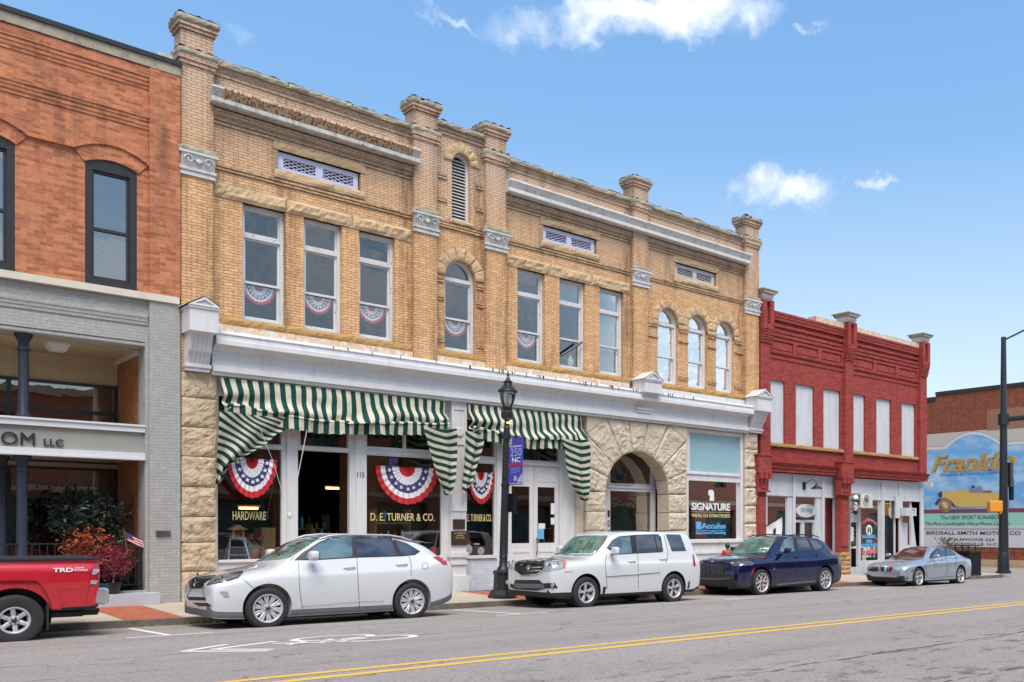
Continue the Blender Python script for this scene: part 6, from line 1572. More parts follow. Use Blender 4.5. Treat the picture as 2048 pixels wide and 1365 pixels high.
# ------------------------------------------------------------------ cars
def paint(name, c, metal=0, rough=.32, coat=1):
    t = NT(name); n = t.noise(2.0, 3, .5); g = t.noise(6, 5, .7)
    p = t.sepxyz(t.co()); low = t.math('MULTIPLY_ADD', p[2], -2.2, 1.35, clamp=True)      # road dust on the sills
    col_ = t.mix(t.math('MULTIPLY', t.ramp(n, [(.4, 0.0), (.7, 1.0)]), .06), c, tuple(q*.8 for q in c))
    col_ = t.mix(t.math('MULTIPLY', t.math('MULTIPLY', low, g), .35), col_, (.22, .19, .16))
    return t.fin(col_, rough, metal, coat=coat)
def carglass(name, c, spec=1.0):  # opaque; tint and mottling imitate street reflections and the dim cabin
    t = NT(name); n = t.noise(1.6, 4, .6, t.co(scale=(1.2, 1.2, 3)))
    return t.fin(t.mix(t.ramp(n, [(.42, 0.0), (.62, 1.0)]), c, tuple(q*.35 for q in c)), .03, spec=spec, coat=.6)
MATS.update(
    pwhite=paint('pearl_white_paint', (.58, .59, .61), 0, .25), pwhite2=paint('white_car_paint', (.60, .61, .62), 0, .3), pblue=paint('deep_blue_paint', (.005, .011, .065), .45, .16),
    psilver=paint('silver_blue_paint', (.40, .455, .525), .55, .26), pred=paint('bright_red_paint', (.52, .012, .025), .15, .3),
    cg=carglass('car_window', (.10, .17, .20)), cgdark=carglass('privacy_window', (.045, .055, .085)), cgreen=carglass('windscreen', (.10, .20, .16), .8), cgbrown=carglass('brown_windscreen', (.085, .045, .035), .6),
    trim=flat('black_plastic_trim', (.022, .022, .025), .55, var=.15), grey=MATS['grey'], chrome=flat('chrome', (.75, .76, .78), .12, 1, var=.05), alloy=flat('alloy_rim', (.62, .62, .64), .34, .45, var=.1, nscale=20),
    tyre=flat('tyre_rubber', (.028, .027, .028), .82, var=.2, nscale=30, bump=.4), disc=flat('brake_disc', (.16, .13, .12), .4, .8), caliper=flat('red_caliper', (.6, .02, .02), .4),
    lens=flat('headlamp_lens', (.48, .52, .55), .08, .25, var=.16, nscale=9, coat=1), lensdark=flat('smoked_headlamp', (.14, .16, .19), .08, .3, var=.35, nscale=16, coat=1), amber=flat('amber_lens', (.75, .16, .02), .15, coat=1), tail=flat('red_lens', (.50, .015, .03), .12, coat=1, var=.2),
    bodygrey=flat('grey_cladding', (.13, .135, .15), .5, var=.08), darkrail=flat('satin_roof_rail', (.03, .03, .035), .3))
def pchip(keys, s):
    n = len(keys)
    for i in range(n-1):
        if s <= keys[i+1][0] or i == n-2: break
    a, b = keys[i], keys[i+1]; h = b[0]-a[0]; t = min(1, max(0, (s-a[0])/h)); out = []
    for c in range(1, len(a)):
        d = (b[c]-a[c])/h
        def slope(j):
            if j <= 0 or j >= n-1: return (keys[min(j+1, n-1)][c]-keys[max(j-1, 0)][c])/(keys[min(j+1, n-1)][0]-keys[max(j-1, 0)][0])
            d0 = (keys[j][c]-keys[j-1][c])/(keys[j][0]-keys[j-1][0]); d1 = (keys[j+1][c]-keys[j][c])/(keys[j+1][0]-keys[j][0])
            return 0 if d0*d1 <= 0 else 2*d0*d1/(d0+d1)
        m0, m1 = slope(i)*h, slope(i+1)*h
        out.append((2*t**3-3*t*t+1)*a[c]+(t**3-2*t*t+t)*m0+(-2*t**3+3*t*t)*b[c]+(t**3-t*t)*m1)
    return out
def cr(P, sub):      # catmull-rom through control points
    out = []
    for i in range(len(P)-1):
        p0, p1, p2, p3 = P[max(i-1, 0)], P[i], P[i+1], P[min(i+2, len(P)-1)]
        for k in range(sub):
            t = k/sub
            out.append(tuple(.5*(2*p1[c]+(p2[c]-p0[c])*t+(2*p0[c]-5*p1[c]+4*p2[c]-p3[c])*t*t+(3*p1[c]-p0[c]-3*p2[c]+p3[c])*t**3) for c in (0, 1)))
    out.append(P[-1]); return out
class Car:
    def __init__(s, name, X, Y, zg, L, keys, label, cat, group=None, wheels=None, wr=.37, wy=None, arch=None, mat='pwhite', tumble=.5, clad=.03):
        """X,Y: front bumper, centre line. local x runs to the tail, -y is the side towards the road"""
        s.t = thing(name, (X, Y, zg), label, cat, group); s.t.rotation_euler = (0, math.atan(.0115), 0); local(s.t)
        s.M = Matrix.Translation((X, Y, zg)) @ Matrix.Rotation(math.atan(.0115), 4, 'Y'); s.Mi = s.M.inverted()
        s.keys = keys; s.L = L; m = MB(); ST_ = []
        x = 0.; 
        while x < L-.001:
            ST_.append(x); x += .015 if x < .12 or x > L-.15 else (.04 if x < .5 or x > L-.6 else .07)
        ST_.append(keys[-1][0]); SUBN = 5; rows = []
        for x in ST_:
            zb, zs, hw, zr, wr_, zt = pchip(keys, x)
            c = [(0, zb), (hw*.86, zb), (hw*.955, zb+.03), (hw*.975, zb+.03+clad), (hw*.99, zb+(zs-zb)*.35+clad*.3), (hw, zb+(zs-zb)*.62), (hw*.985, zb+(zs-zb)*.88), (hw*.945, zs)]
            if zr-zs > .12: c.append((hw*.945+(wr_-hw*.945)*tumble+.018, zs+(zr-zs)*.5))
            else: c.append((hw*.945+(wr_-hw*.945)*.5, zs+(zr-zs)*.62))
            c += [(wr_, zr), (wr_*.82, zr+(zt-zr)*.52), (wr_*.45, zr+(zt-zr)*.88), (0, zt)]
            h = cr(c, SUBN); rows.append([(x, -p[0], p[1]) for p in h]+[(x, p[0], p[1]) for p in h[-2:0:-1]])
        n = len(rows[0]); vs = [p for r in rows for p in r]
        fs = [(i*n+k, i*n+(k+1) % n, (i+1)*n+(k+1) % n, (i+1)*n+k) for i in range(len(rows)-1) for k in range(n)]
        fs += [tuple(range(n))[::-1], tuple(range((len(rows)-1)*n, len(rows)*n))]
        m.add(vs, fs); hf = n//2
        m.m = [1 if (k < 3*SUBN or k >= n-3*SUBN) else 0 for i in range(len(rows)-1) for k in range(n)]+[0, 0]
        s.body = m.build('body', [M(mat), M('trim' if clad < .08 else 'bodygrey')], s.t, None)
        me = s.body.data
        s.bvh = BVHTree.FromPolygons([s.M @ v.co for v in me.vertices], [tuple(p.vertices) for p in me.polygons])
        s.keys = keys; s.mat = mat
        # wheel arches
        if wheels:
            cut = MB(); lin = MB()
            for wx, ww in wheels:
                hw = pchip(keys, wx)[2]
                for sg_ in (-1, 1):
                    y0, y1 = sorted((sg_*(hw-.30), sg_*(hw+.3)))
                    cut.lathe([(arch, y0), (arch, y1)], (wx, 0, wr+.02), 40, 'y')
                    ya_, yb2 = (sg_*(hw-.33), sg_*(hw-.05))
                    n_ = 28; q = [(wx+(arch+.004)*math.cos(2*math.pi*k/n_), (arch+.004)*math.sin(2*math.pi*k/n_)+wr+.02) for k in range(n_)]
                    b = len(lin.v); lin.v += [(p[0], ya_, p[1]) for p in q]+[(p[0], yb2, p[1]) for p in q]
                    lin.f += [(b+k, b+(k+1) % n_, b+n_+(k+1) % n_, b+n_+k) for k in range(n_) if q[k][1] > .2]+[tuple(b+k for k in range(n_))]; lin.m += [0]*(len(lin.f)-len(lin.m))
            co_ = cut.build('cutter', M('trim'))
            md = s.body.modifiers.new('arch', 'BOOLEAN'); md.object = co_; md.operation = 'DIFFERENCE'; md.solver = 'EXACT'
            co_.matrix_world = s.M; bpy.context.view_layer.update()
            dg = bpy.context.evaluated_depsgraph_get(); nm = bpy.data.meshes.new_from_object(s.body.evaluated_get(dg))
            s.body.modifiers.clear(); nm.name = 'body'; s.body.data = nm; bpy.data.objects.remove(co_)
            lin.split('wheel_well', M('trim'), s.t)
        me = s.body.data; me.polygons.foreach_set('use_smooth', [True]*len(me.polygons)); me.set_sharp_from_angle(angle=R(32))
    def hit(s, u, v, off):
        a = (u-1414)/1845; b = (1056-v)/1845
        d = Vector((.7016*a+.7124, -.7124*a+.7016, b)).normalized(); o = Vector((0, 0, CAMZ))
        loc, nr, i, dist = s.bvh.ray_cast(o, d)
        if loc is None:
            D = (s.t.location-o).length; best = None
            for k in range(-8, 9):
                p = o+d*(D+k*.5); q = s.bvh.find_nearest(p)
                if q[0] is not None and (best is None or q[3] < best[3]): best = q
            loc, nr = best[0], best[1]
        if nr.dot(d) > 0: nr = -nr
        return s.Mi @ (loc+nr*off)
    def panel(s, name, pts, mat, sc=(1, 0, 0), off=.006, mirror=True, parent=None, step=3.2, label=None):
        """skin patch lying on the body: outline given as photo points"""
        k, ox, oy = sc
        P = [(ox+p[0]/k, oy+p[1]/k) for p in pts]
        bm = bmesh.new(); f = bm.faces.new([bm.verts.new((p[0], p[1], 0)) for p in P])
        x0, x1 = min(p[0] for p in P), max(p[0] for p in P); y0, y1 = min(p[1] for p in P), max(p[1] for p in P)
        for ax, lo, hi in ((0, x0, x1), (1, y0, y1)):
            g = lo+step
            while g < hi:
                co_ = Vector((g, 0, 0)) if ax == 0 else Vector((0, g, 0)); no = Vector((1, 0, 0)) if ax == 0 else Vector((0, 1, 0))
                bmesh.ops.bisect_plane(bm, geom=bm.verts[:]+bm.edges[:]+bm.faces[:], plane_co=co_, plane_no=no); g += step
        bm.verts.index_update()
        vs = [s.hit(v.co.x, v.co.y, off) for v in bm.verts]; fs = [tuple(v.index for v in f.verts) for f in bm.faces]
        bm.free(); o1 = None
        for sg_ in ((1, -1) if mirror else (1,)):
            mb = MB().add([(v[0], v[1]*sg_, v[2]) for v in vs], fs)
            o = mb.build(name, M(mat) if isinstance(mat, str) else mat, parent or s.t, 50)
            o1 = o1 or o
        return o1
    def line(s, pts, w=1.7, sc=(1, 0, 0), mat='trim', name='seam', off=.004, mirror=True, parent=None):
        w = w*.62 if name == 'seam' else w; k, ox, oy = sc; P = [Vector((ox+p[0]/k, oy+p[1]/k)) for p in pts]; Q = [P[0]]
        for a, b in zip(P, P[1:]):
            n_ = max(1, int((b-a).length/3))
            for i in range(n_): Q.append(a+(b-a)*(i+1)/n_)
        vs = []
        for i, p in enumerate(Q):
            d = (Q[min(i+1, len(Q)-1)]-Q[max(i-1, 0)]).normalized(); n_ = Vector((-d.y, d.x))*w/2
            vs += [s.hit(*(p+n_), off), s.hit(*(p-n_), off)]
        fs = [(2*i, 2*i+1, 2*i+3, 2*i+2) for i in range(len(Q)-1)]
        for sg_ in ((1, -1) if mirror else (1,)):
            MB().add([(v[0], v[1]*sg_, v[2]) for v in vs], fs).build(name, M(mat), parent or s.t, 60)
    def loc(s, u, v, sc=(1, 0, 0), off=.0): return s.hit(sc[1]+u/sc[0], sc[2]+v/sc[0], off)
    def wheel(s, x, side, r, rr, w, y, style, caliper=False, steer=0):
        """one wheel: hub and disc > tyre, rim"""
        c = (x, y, r); o = side     # side -1 near
        hub = MB().lathe([(.05, -.10*o), (rr*.62, -.10*o), (rr*.62, -.085*o), (.05, -.085*o)], (x, y+.0, r), 24, 'y').lathe([(.06, -.08*o), (.055, -.02*o), (.03, .0)], (x, y, r), 16, 'y').build('wheel', M('disc'), s.t, 35)
        t = [(rr-.01, -w*o), (rr+.02, -w*o), (r*.93, -(w-.005)*o), (r*.985, -(w-.03)*o), (r, -(w-.055)*o), (r, -.05*o), (r*.985, -.022*o), (r*.94, .002*o), (r*.88, .010*o), (rr+.02, .006*o), (rr+.003, -.002*o), (rr-.008, -.02*o)]
        MB().lathe(t, c, 48, 'y', caps=False).build('tyre', M('tyre'), hub, 40)
        m = MB()
        m2 = MB(); n = 48
        prof = [(rr-.004, -.17*o), (rr-.012, -.02*o), (rr+.006, .0), (rr+.004, .008*o), (rr-.012, .008*o), (rr-.028, -.012*o), (rr-.035, -.16*o)]
        vs = [(x+p[0]*math.cos(2*math.pi*k/n), y+p[1], r+p[0]*math.sin(2*math.pi*k/n)) for p in prof for k in range(n)]
        m.add(vs, [(i*n+k, i*n+(k+1) % n, (i+1)*n+(k+1) % n, (i+1)*n+k) for i in range(len(prof)-1) for k in range(n)])
        ns, split, w0, w1, cv = style
        for k in range(ns):
            a = 2*math.pi*k/ns+math.pi/2+.12
            for q in (split if split else (0,)):
                # spoke from hub to rim, tapering, slightly dished
                a1 = a+q; pts = []
                ri, ro = .055, rr-.02
                A = []
                for j in range(5):
                    f = j/4; rad = ri+(ro-ri)*f; ang = a+(a1-a)*min(1, f*cv) if cv else a1
                    wd = w0+(w1-w0)*f; yy = y+(-.028+.022*math.sin(f*1.6)-.004)*o
                    ca, sa_ = math.cos(ang), math.sin(ang)
                    for e, dy in ((-wd, -.006), (-wd*.6, 0), (wd*.6, 0), (wd, -.006)): A.append((x+rad*ca-e*sa_, yy+dy*o, r+rad*sa_+e*ca))
                    for e in (wd, -wd): A.append((x+rad*ca-e*sa_, yy-.035*o, r+rad*sa_+e*ca))
                F = []
                for j in range(4):
                    for e in range(6): F.append((j*6+e, j*6+(e+1) % 6, (j+1)*6+(e+1) % 6, (j+1)*6+e))
                m.add(A, F)
        m.lathe([(.07, -.04*o), (.068, -.016*o), (.045, -.008*o), (.0, -.006*o)], c, 20, 'y')
        m.build('rim', M('alloy'), hub, 40)
        if caliper: MB().box(x+.05, x+.16, y-.07*o, y-.03*o, r-.02, r+.12).build('brake_caliper', M('caliper'), hub)
        b = MB().lathe([(.018, .004*o), (.024, .0), (.0, .0)], c, 12, 'y')
        for k in range(5):
            a = 2*math.pi*k/5; b.lathe([(.009, -.014*o), (.009, -.004*o), (.0, -.004*o)], (x+.052*math.cos(a), y, r+.052*math.sin(a)), 6, 'y')
        b.build('hub_cap', M('trim'), hub)
    def mirror(s, x, z, y, L_=.17, H_=.16, mat=None, d=.23):
        for sg_ in (-1, 1):
            m = MB(); yc = sg_*(y+d*.55)
            def f(a, b):
                th = a*2*math.pi; ph = (b-.5)*math.pi
                cx, cy, cz = math.cos(ph)*math.cos(th), math.cos(ph)*math.sin(th), math.sin(ph)
                sq = lambda q, e: math.copysign(abs(q)**e, q)
                return (x+sq(cx, .6)*L_*.5*(1 if cx < 0 else .55), yc+sq(cy, .6)*d*.5, z+sq(cz, .6)*H_*.5)
            m.grid(f, 20, 12); o = m.build('door_mirror', mat or M(s.mat), s.t, 60)
            MB().box(x-.02, x+.05, min(sg_*(y-.04), yc), max(sg_*(y-.04), yc), z-H_*.55, z-H_*.3).build('mirror_arm', M('trim'), o)
            MB().box(x+L_*.26, x+L_*.30, yc-d*.4, yc+d*.4, z-H_*.36, z+H_*.36).build('mirror_glass', M('chrome'), o)
    def handle(s, u0, v0, u1, v1, sc, mat=None):
        a, b = s.loc(u0, v0, sc, .035), s.loc(u1, v1, sc, .035)
        for sg_ in (1, -1):
            p, q = Vector((a.x, a.y*sg_, a.z)), Vector((b.x, b.y*sg_, b.z)); d = (q-p)*.12; inn = Vector((0, .045*sg_, 0))
            if p.y > 0: inn = -inn if sg_ > 0 else inn
            MB().tube([p+(Vector((0, -p.y/abs(p.y)*.035, 0))), p+d, q-d, q+(Vector((0, -q.y/abs(q.y)*.035, 0)))], [.010, .014, .014, .010], 8).build('door_handle', mat or M(s.mat), s.t, 60)
    def rails(s, pts, mat, z0):
        for sg_ in (-1, 1):
            MB().tube([(x, sg_*y, z) for x, y, z in pts], [.014]+[.02]*(len(pts)-2)+[.014], 8).build('roof_rail', mat, s.t, 60)
def cyl_on(car, name, u, v, sc, r, mat, off=.01, th=.02, mirror=True, parent=None):
    p = car.loc(u, v, sc, off)
    for sg_ in ((1, -1) if mirror else (1,)):
        m = MB().lathe([(r, 0), (r, -th), (r*.6, -th-.004), (0, -th-.006)], (p.x, p.y*sg_, p.z), 16, 'x'); m.build(name, M(mat), parent or car.t, 40)
CG = 'cars parked along the kerb'
# --- pearl white crossover with roof rails
CX, CY = 6.15, 16.91
K = [(0, .36, .56, .56, .60, .40, .62), (.03, .28, .63, .68, .68, .48, .70), (.09, .23, .72, .775, .78, .56, .81), (.18, .21, .79, .845, .86, .62, .895), (.34, .20, .85, .90, .915, .66, .955), (.6, .19, .90, .93, .965, .70, 1.01), (.9, .19, .94, .94, 1.01, .72, 1.06),
     (1.12, .19, .965, .94, 1.05, .73, 1.10), (1.5, .19, .985, .94, 1.27, .68, 1.34), (1.95, .19, 1.0, .94, 1.53, .61, 1.595), (2.4, .19, 1.015, .94, 1.60, .595, 1.655), (3.0, .19, 1.03, .94, 1.59, .595, 1.655), (3.6, .19, 1.05, .935, 1.54, .58, 1.615), (4.05, .2, 1.10, .925, 1.45, .56, 1.53),
     (4.32, .25, 1.15, .905, 1.32, .55, 1.38), (4.5, .31, 1.13, .88, 1.18, .56, 1.21), (4.60, .36, 1.04, .84, 1.08, .56, 1.10), (4.65, .42, .92, .78, .95, .5, .97), (4.68, .48, .78, .70, .81, .45, .82)]
K = [(max(0, k[0]-.06) if k[0] < .9 else k[0]-.06, *k[1:]) for k in K if k[0] > .04 or k[0] == 0][0:]
C1 = Car('white_crossover_car', CX-.88, CY+.94, road_z(CX, 17.8), 4.62, K, 'pearl white crossover car with roof rails parked in front of the hardware shop', 'car', CG, [(.88, 0), (3.62, 0)], .37, None, .415, 'pwhite', clad=.10)
s1 = (3.793, 370, 1050)
C1.panel('window_trim', [(825, 272), (900, 205), (1020, 130), (1100, 98), (1262, 86), (1420, 84), (1560, 103), (1680, 140), (1784, 202), (1745, 230), (1640, 240), (1305, 250), (1000, 268)], 'trim', s1, .004)
w = C1.panel('window', [(905, 257), (960, 190), (1030, 135), (1110, 105), (1262, 93), (1270, 246), (1000, 262)], 'cg', s1, .010)
C1.panel('window', [(1292, 91), (1420, 91), (1540, 107), (1566, 130), (1603, 233), (1305, 243)], 'cgdark', s1, .010)
C1.panel('window', [(1588, 118), (1680, 147), (1772, 200), (1738, 221), (1700, 229), (1643, 231)], 'cgdark', s1, .010)
C1.panel('windscreen', [(498, 272), (740, 150), (875, 103), (1022, 97), (945, 152), (800, 247), (720, 264), (560, 274)], 'cgreen', s1, .006, False)
C1.panel('headlight', [(165, 460), (200, 410), (255, 380), (440, 350), (440, 365), (405, 405), (330, 430)], 'lensdark', s1, .008)
gr_ = C1.panel('grille', [(46, 482), (45, 445), (75, 402), (150, 390), (240, 386), (222, 400), (150, 440), (135, 480)], 'trim', s1, .008, False)
for k in range(4): C1.line([(55+4*k, 412+17*k), (225-26*k, 398+18*k)], 1.0, s1, 'chrome', 'grille_bar', .014, False, gr_)
C1.line([(40, 480), (42, 445), (75, 398), (240, 384)], 1.3, s1, 'chrome', 'grille_frame', .014, False, gr_)
cyl_on(C1, 'emblem', 80, 440, s1, .065, 'chrome', .012, .012, False)
C1.panel('lower_grille', [(20, 545), (155, 548), (160, 575), (30, 572)], 'trim', s1, .008, False)
C1.panel('lower_grille', [(55, 590), (170, 592), (210, 618), (110, 618)], 'trim', s1, .008, False)
C1.line([(215, 445), (300, 420), (400, 392)], 1.2, s1, 'lens', 'lamp_strip', .014); cyl_on(C1, 'projector', 290, 408, s1, .045, 'chrome', .016, .01)
C1.panel('fog_lamp', [(262, 507), (322, 505), (338, 548), (300, 548)], 'lens', s1, .010)
C1.panel('tail_light', [(1880, 247), (1925, 238), (1970, 255), (1990, 300), (1962, 303)], 'tail', s1, .010)
for L_ in ([(862, 282), (865, 400), (872, 520), (893, 650)], [(1303, 250), (1311, 400), (1322, 600), (1324, 640)], [(1700, 240), (1716, 300), (1714, 385)], [(435, 410), (520, 480)], [(798, 272), (830, 245)], [(150, 470), (135, 500), (160, 575)]): C1.line(L_, 1.5, s1)
C1.line([(885, 612), (1320, 575), (1510, 570)], 2.2, s1, 'chrome' if False else 'pwhite', 'sill_crease', .018)
C1.line([(1797, 312), (1803, 295), (1822, 287), (1840, 296), (1846, 312), (1838, 330), (1822, 337), (1805, 330), (1797, 312)], .8, s1, 'bodygrey', 'fuel_flap', .005, False)
C1.handle(1203, 330, 1292, 325, s1); C1.handle(1598, 306, 1688, 302, s1)
pm = C1.loc(930, 255, s1); C1.mirror(pm.x+.02, pm.z+.06, .90, .20, .17)
C1.rails([(1.92, .56, 1.59), (2.1, .565, 1.645), (2.4, .565, 1.675), (3.3, .56, 1.665), (3.6, .555, 1.62), (3.75, .55, 1.57)], M('alloy'), 1.6)
MB().prism([(-.5, 1.50), (-.5, 1.53), (.5, 1.53), (.5, 1.50)], 4.0, 4.0+.001) if False else None
sp = MB(); sp.grid(lambda a, b: (3.95+.38*a, -.56+1.12*b, 1.555-.04*a+.02*math.sin(math.pi*b)), 8, 10); sp.grid(lambda a, b: (3.95+.38*a, -.56+1.12*b, 1.52-.012*a+.02*math.sin(math.pi*b)), 8, 10); sp.build('spoiler', M('pwhite'), C1.t, 40)
for x, s_, y in ((.88, -1, -.94), (3.62, -1, -.935), (.88, 1, .94), (3.62, 1, .935)): C1.wheel(x, s_, .365, .25, .225, y, (10, (-.115, .115), .015, .021, 0))
# --- boxy white sport utility car
CX, CY = 13.2, 16.9
K = [(0, .40, .90, .78, .96, .70, .99), (.03, .32, .97, .86, 1.03, .75, 1.06), (.08, .28, 1.0, .905, 1.055, .77, 1.085), (.16, .26, 1.01, .935, 1.065, .78, 1.095), (.34, .25, 1.01, .965, 1.075, .78, 1.11), (.7, .25, 1.04, .985, 1.10, .79, 1.14), (1.15, .25, 1.07, .99, 1.14, .80, 1.18),
     (1.5, .25, 1.09, .99, 1.36, .78, 1.44), (1.95, .25, 1.1, .99, 1.68, .74, 1.745), (2.2, .25, 1.1, .99, 1.735, .74, 1.79), (3.0, .25, 1.1, .99, 1.755, .745, 1.82), (4.0, .25, 1.11, .985, 1.745, .74, 1.81), (4.42, .26, 1.11, .98, 1.70, .73, 1.77), (4.53, .30, 1.11, .97, 1.52, .75, 1.60), (4.64, .34, 1.1, .955, 1.22, .80, 1.28), (4.69, .38, 1.04, .93, 1.10, .78, 1.14), (4.73, .44, .9, .88, .96, .7, 1.0), (4.75, .5, .8, .8, .86, .6, .88)]
C2 = Car('white_utility_car', CX-.94, CY+.98, road_z(CX, 17.8), 4.75, K, 'boxy white sport utility car parked in front of the stone arch', 'car', CG, [(.94, 0), (3.715, 0)], .37, None, .425, 'pwhite2', .5, clad=.045)
s2 = (4.6545, 980, 1040)
C2.panel('windscreen', [(562, 322), (640, 240), (760, 160), (880, 148), (1098, 148), (1060, 220), (985, 308), (700, 316)], 'cgreen', s2, .006, False)
C2.panel('window_trim', [(1085, 262), (1140, 190), (1200, 155), (1305, 146), (1350, 141), (1560, 134), (1590, 160), (1612, 290), (1600, 302), (1560, 304), (1365, 314), (1180, 326)], 'trim', s2, .004)
C2.panel('window', [(1098, 262), (1142, 200), (1200, 164), (1300, 153), (1320, 310), (1188, 321), (1180, 270)], 'cg', s2, .010)
C2.panel('window', [(1352, 146), (1520, 140), (1555, 299), (1366, 309)], 'cgdark', s2, .010); C2.panel('window', [(1532, 142), (1566, 142), (1606, 285), (1600, 297), (1562, 299)], 'cgdark', s2, .010)
C2.panel('window', [(1635, 136), (1770, 139), (1826, 290), (1692, 293)], 'cgdark', s2, .008)
C2.panel('headlight', [(506, 385), (560, 378), (690, 372), (712, 400), (700, 450), (560, 475), (505, 475)], 'lens', s2, .010)
cyl_on(C2, 'projector', 560, 430, s2, .06, 'chrome', .02, .01); cyl_on(C2, 'projector', 630, 420, s2, .05, 'chrome', .02, .01)
C2.panel('indicator', [(682, 390), (709, 386), (699, 446), (674, 450)], 'amber', s2, .016)
gr_ = C2.panel('grille', [(240, 400), (270, 388), (400, 382), (515, 380), (498, 468), (430, 510), (300, 510), (238, 462)], 'trim', s2, .010, False)
for k, (a, b) in enumerate((((262, 395), (508, 386)), ((258, 425), (504, 412)), ((262, 455), (500, 440)), ((280, 485), (480, 470)), ((300, 508), (430, 508)))): C2.line([a, ((a[0]+b[0])/2, (a[1]+b[1])/2-1), b], 2.0, s2, 'chrome', 'grille_bar', .020, False, gr_)
C2.line([(240, 400), (232, 460), (300, 512), (430, 512), (502, 470), (518, 380)], 1.6, s2, 'chrome', 'grille_frame', .018, False, gr_)
cyl_on(C2, 'emblem', 370, 442, s2, .06, 'chrome', .03, .01, False)
C2.panel('lower_intake', [(222, 605), (235, 560), (460, 560), (490, 592), (600, 586), (632, 636), (520, 640), (440, 660), (235, 648), (188, 625), (190, 592)], 'trim', s2, .008, False)
C2.panel('plate_panel', [(232, 592), (470, 597), (500, 600), (515, 640), (236, 632)], 'bodygrey', s2, .016, False)
cyl_on(C2, 'fog_lamp', 585, 610, s2, .055, 'lens', .02, .02); 
C2.panel('cladding', [(250, 678), (500, 684), (765, 674), (765, 745), (600, 738), (330, 730)], 'trim', s2, .006)
C2.panel('side_moulding', [(1085, 504), (1378, 485), (1380, 506), (1092, 526)], 'pwhite2', s2, .022); C2.panel('side_moulding', [(1386, 484), (1580, 470), (1582, 488), (1386, 503)], 'pwhite2', s2, .022)
C2.line([(1085, 528), (1382, 507), (1582, 490)], .9, s2, 'bodygrey', 'moulding_shadow', .008)
C2.panel('mud_flap', [(1050, 625), (1080, 620), (1062, 690), (1040, 705)], 'trim', s2, .02); C2.panel('mud_flap', [(1845, 572), (1858, 570), (1852, 630), (1832, 640)], 'trim', s2, .02)
C2.panel('tail_light', [(1884, 318), (1898, 330), (1912, 420), (1900, 440), (1888, 400)], 'tail', s2, .012)
for L_ in ([(1085, 330), (1074, 400), (1078, 500), (1092, 640)], [(1376, 312), (1380, 500), (1380, 640)], [(1618, 140), (1655, 290), (1655, 350), (1640, 400)], [(570, 322), (700, 330), (980, 320)], [(690, 488), (770, 484)], [(520, 378), (600, 368), (690, 372)]): C2.line(L_, 1.3, s2)
C2.handle(1283, 388, 1355, 388, s2); C2.handle(1576, 366, 1644, 362, s2)
pm = C2.loc(1110, 300, s2); C2.mirror(pm.x+.02, pm.z+.03, .96, .15, .19)
for x, s_, y in ((.94, -1, -.985), (3.715, -1, -.985), (.94, 1, .985), (3.715, 1, .985)): C2.wheel(x, s_, .37, .235, .235, y, (5, (-.15, .15), .026, .034, .6))
# --- dark blue crossover
CX, CY = 19.91, 17.4
K = [(0, .42, .76, .72, .82, .56, .86), (.03, .32, .84, .81, .90, .63, .94), (.09, .26, .90, .88, .96, .68, 1.0), (.2, .23, .94, .93, 1.0, .71, 1.045), (.4, .22, .975, .965, 1.04, .74, 1.085), (.8, .22, 1.0, .99, 1.08, .78, 1.13), (1.3, .22, 1.03, 1.0, 1.12, .78, 1.17), (1.65, .22, 1.04, 1.0, 1.38, .72, 1.44), (2.05, .22, 1.05, 1.0, 1.60, .67, 1.66),
     (2.5, .22, 1.06, 1.0, 1.67, .66, 1.73), (3.2, .22, 1.07, 1.0, 1.66, .66, 1.735), (3.9, .22, 1.1, 1.0, 1.61, .65, 1.69), (4.25, .23, 1.12, .99, 1.52, .63, 1.60), (4.5, .27, 1.12, .97, 1.32, .64, 1.38), (4.68, .32, 1.08, .94, 1.14, .66, 1.18), (4.8, .38, .98, .90, 1.02, .62, 1.05), (4.86, .45, .86, .82, .9, .55, .92)]
C3 = Car('blue_crossover_car', CX-.88, CY+.98, road_z(CX, 17.9), 4.86, K, 'shiny dark blue crossover car parked between two paler cars', 'car', CG, [(.88, 0), (3.855, 0)], .38, None, .435, 'pblue', .5, clad=.05)
s3 = (3.531, 1380, 1050)
C3.panel('windscreen', [(268, 202), (330, 130), (372, 92), (430, 73), (618, 70), (600, 110), (548, 196), (400, 202)], 'cgreen', s3, .006, False)
C3.panel('window_trim', [(608, 207), (640, 150), (665, 102), (700, 80), (820, 73), (866, 86), (948, 162), (930, 177), (750, 194), (690, 202)], 'trim', s3, .004)
C3.panel('window', [(632, 188), (645, 150), (664, 112), (692, 88), (722, 82), (738, 186), (680, 196)], 'cg', s3, .010)
C3.panel('window', [(747, 81), (813, 78), (856, 178), (762, 188)], 'cgdark', s3, .010); C3.panel('window', [(827, 80), (860, 92), (930, 152), (932, 168), (880, 180)], 'cgdark', s3, .010)
g1 = C3.panel('grille', [(55, 292), (80, 280), (132, 287), (150, 340), (138, 352), (72, 346)], 'trim', s3, .012, False); g2 = C3.panel('grille', [(160, 292), (236, 277), (247, 300), (240, 345), (162, 352)], 'trim', s3, .012, False)
for k in range(4): C3.line([(80+17*k, 288), (88+17*k, 345)], .7, s3, 'bodygrey', 'grille_bar', .02, False, g1); C3.line([(175+17*k, 290), (180+17*k, 348)], .7, s3, 'bodygrey', 'grille_bar', .02, False, g2)
C3.panel('headlight', [(285, 272), (340, 258), (420, 255), (452, 270), (440, 286), (300, 294)], 'lensdark', s3, .010)
cyl_on(C3, 'projector', 350, 275, s3, .04, 'chrome', .016, .01)
cyl_on(C3, 'emblem', 160, 258, s3, .035, 'chrome', .01, .01, False)
C3.panel('lower_intake', [(48, 352), (290, 352), (302, 400), (292, 428), (100, 432), (30, 415), (38, 372)], 'trim', s3, .008, False)
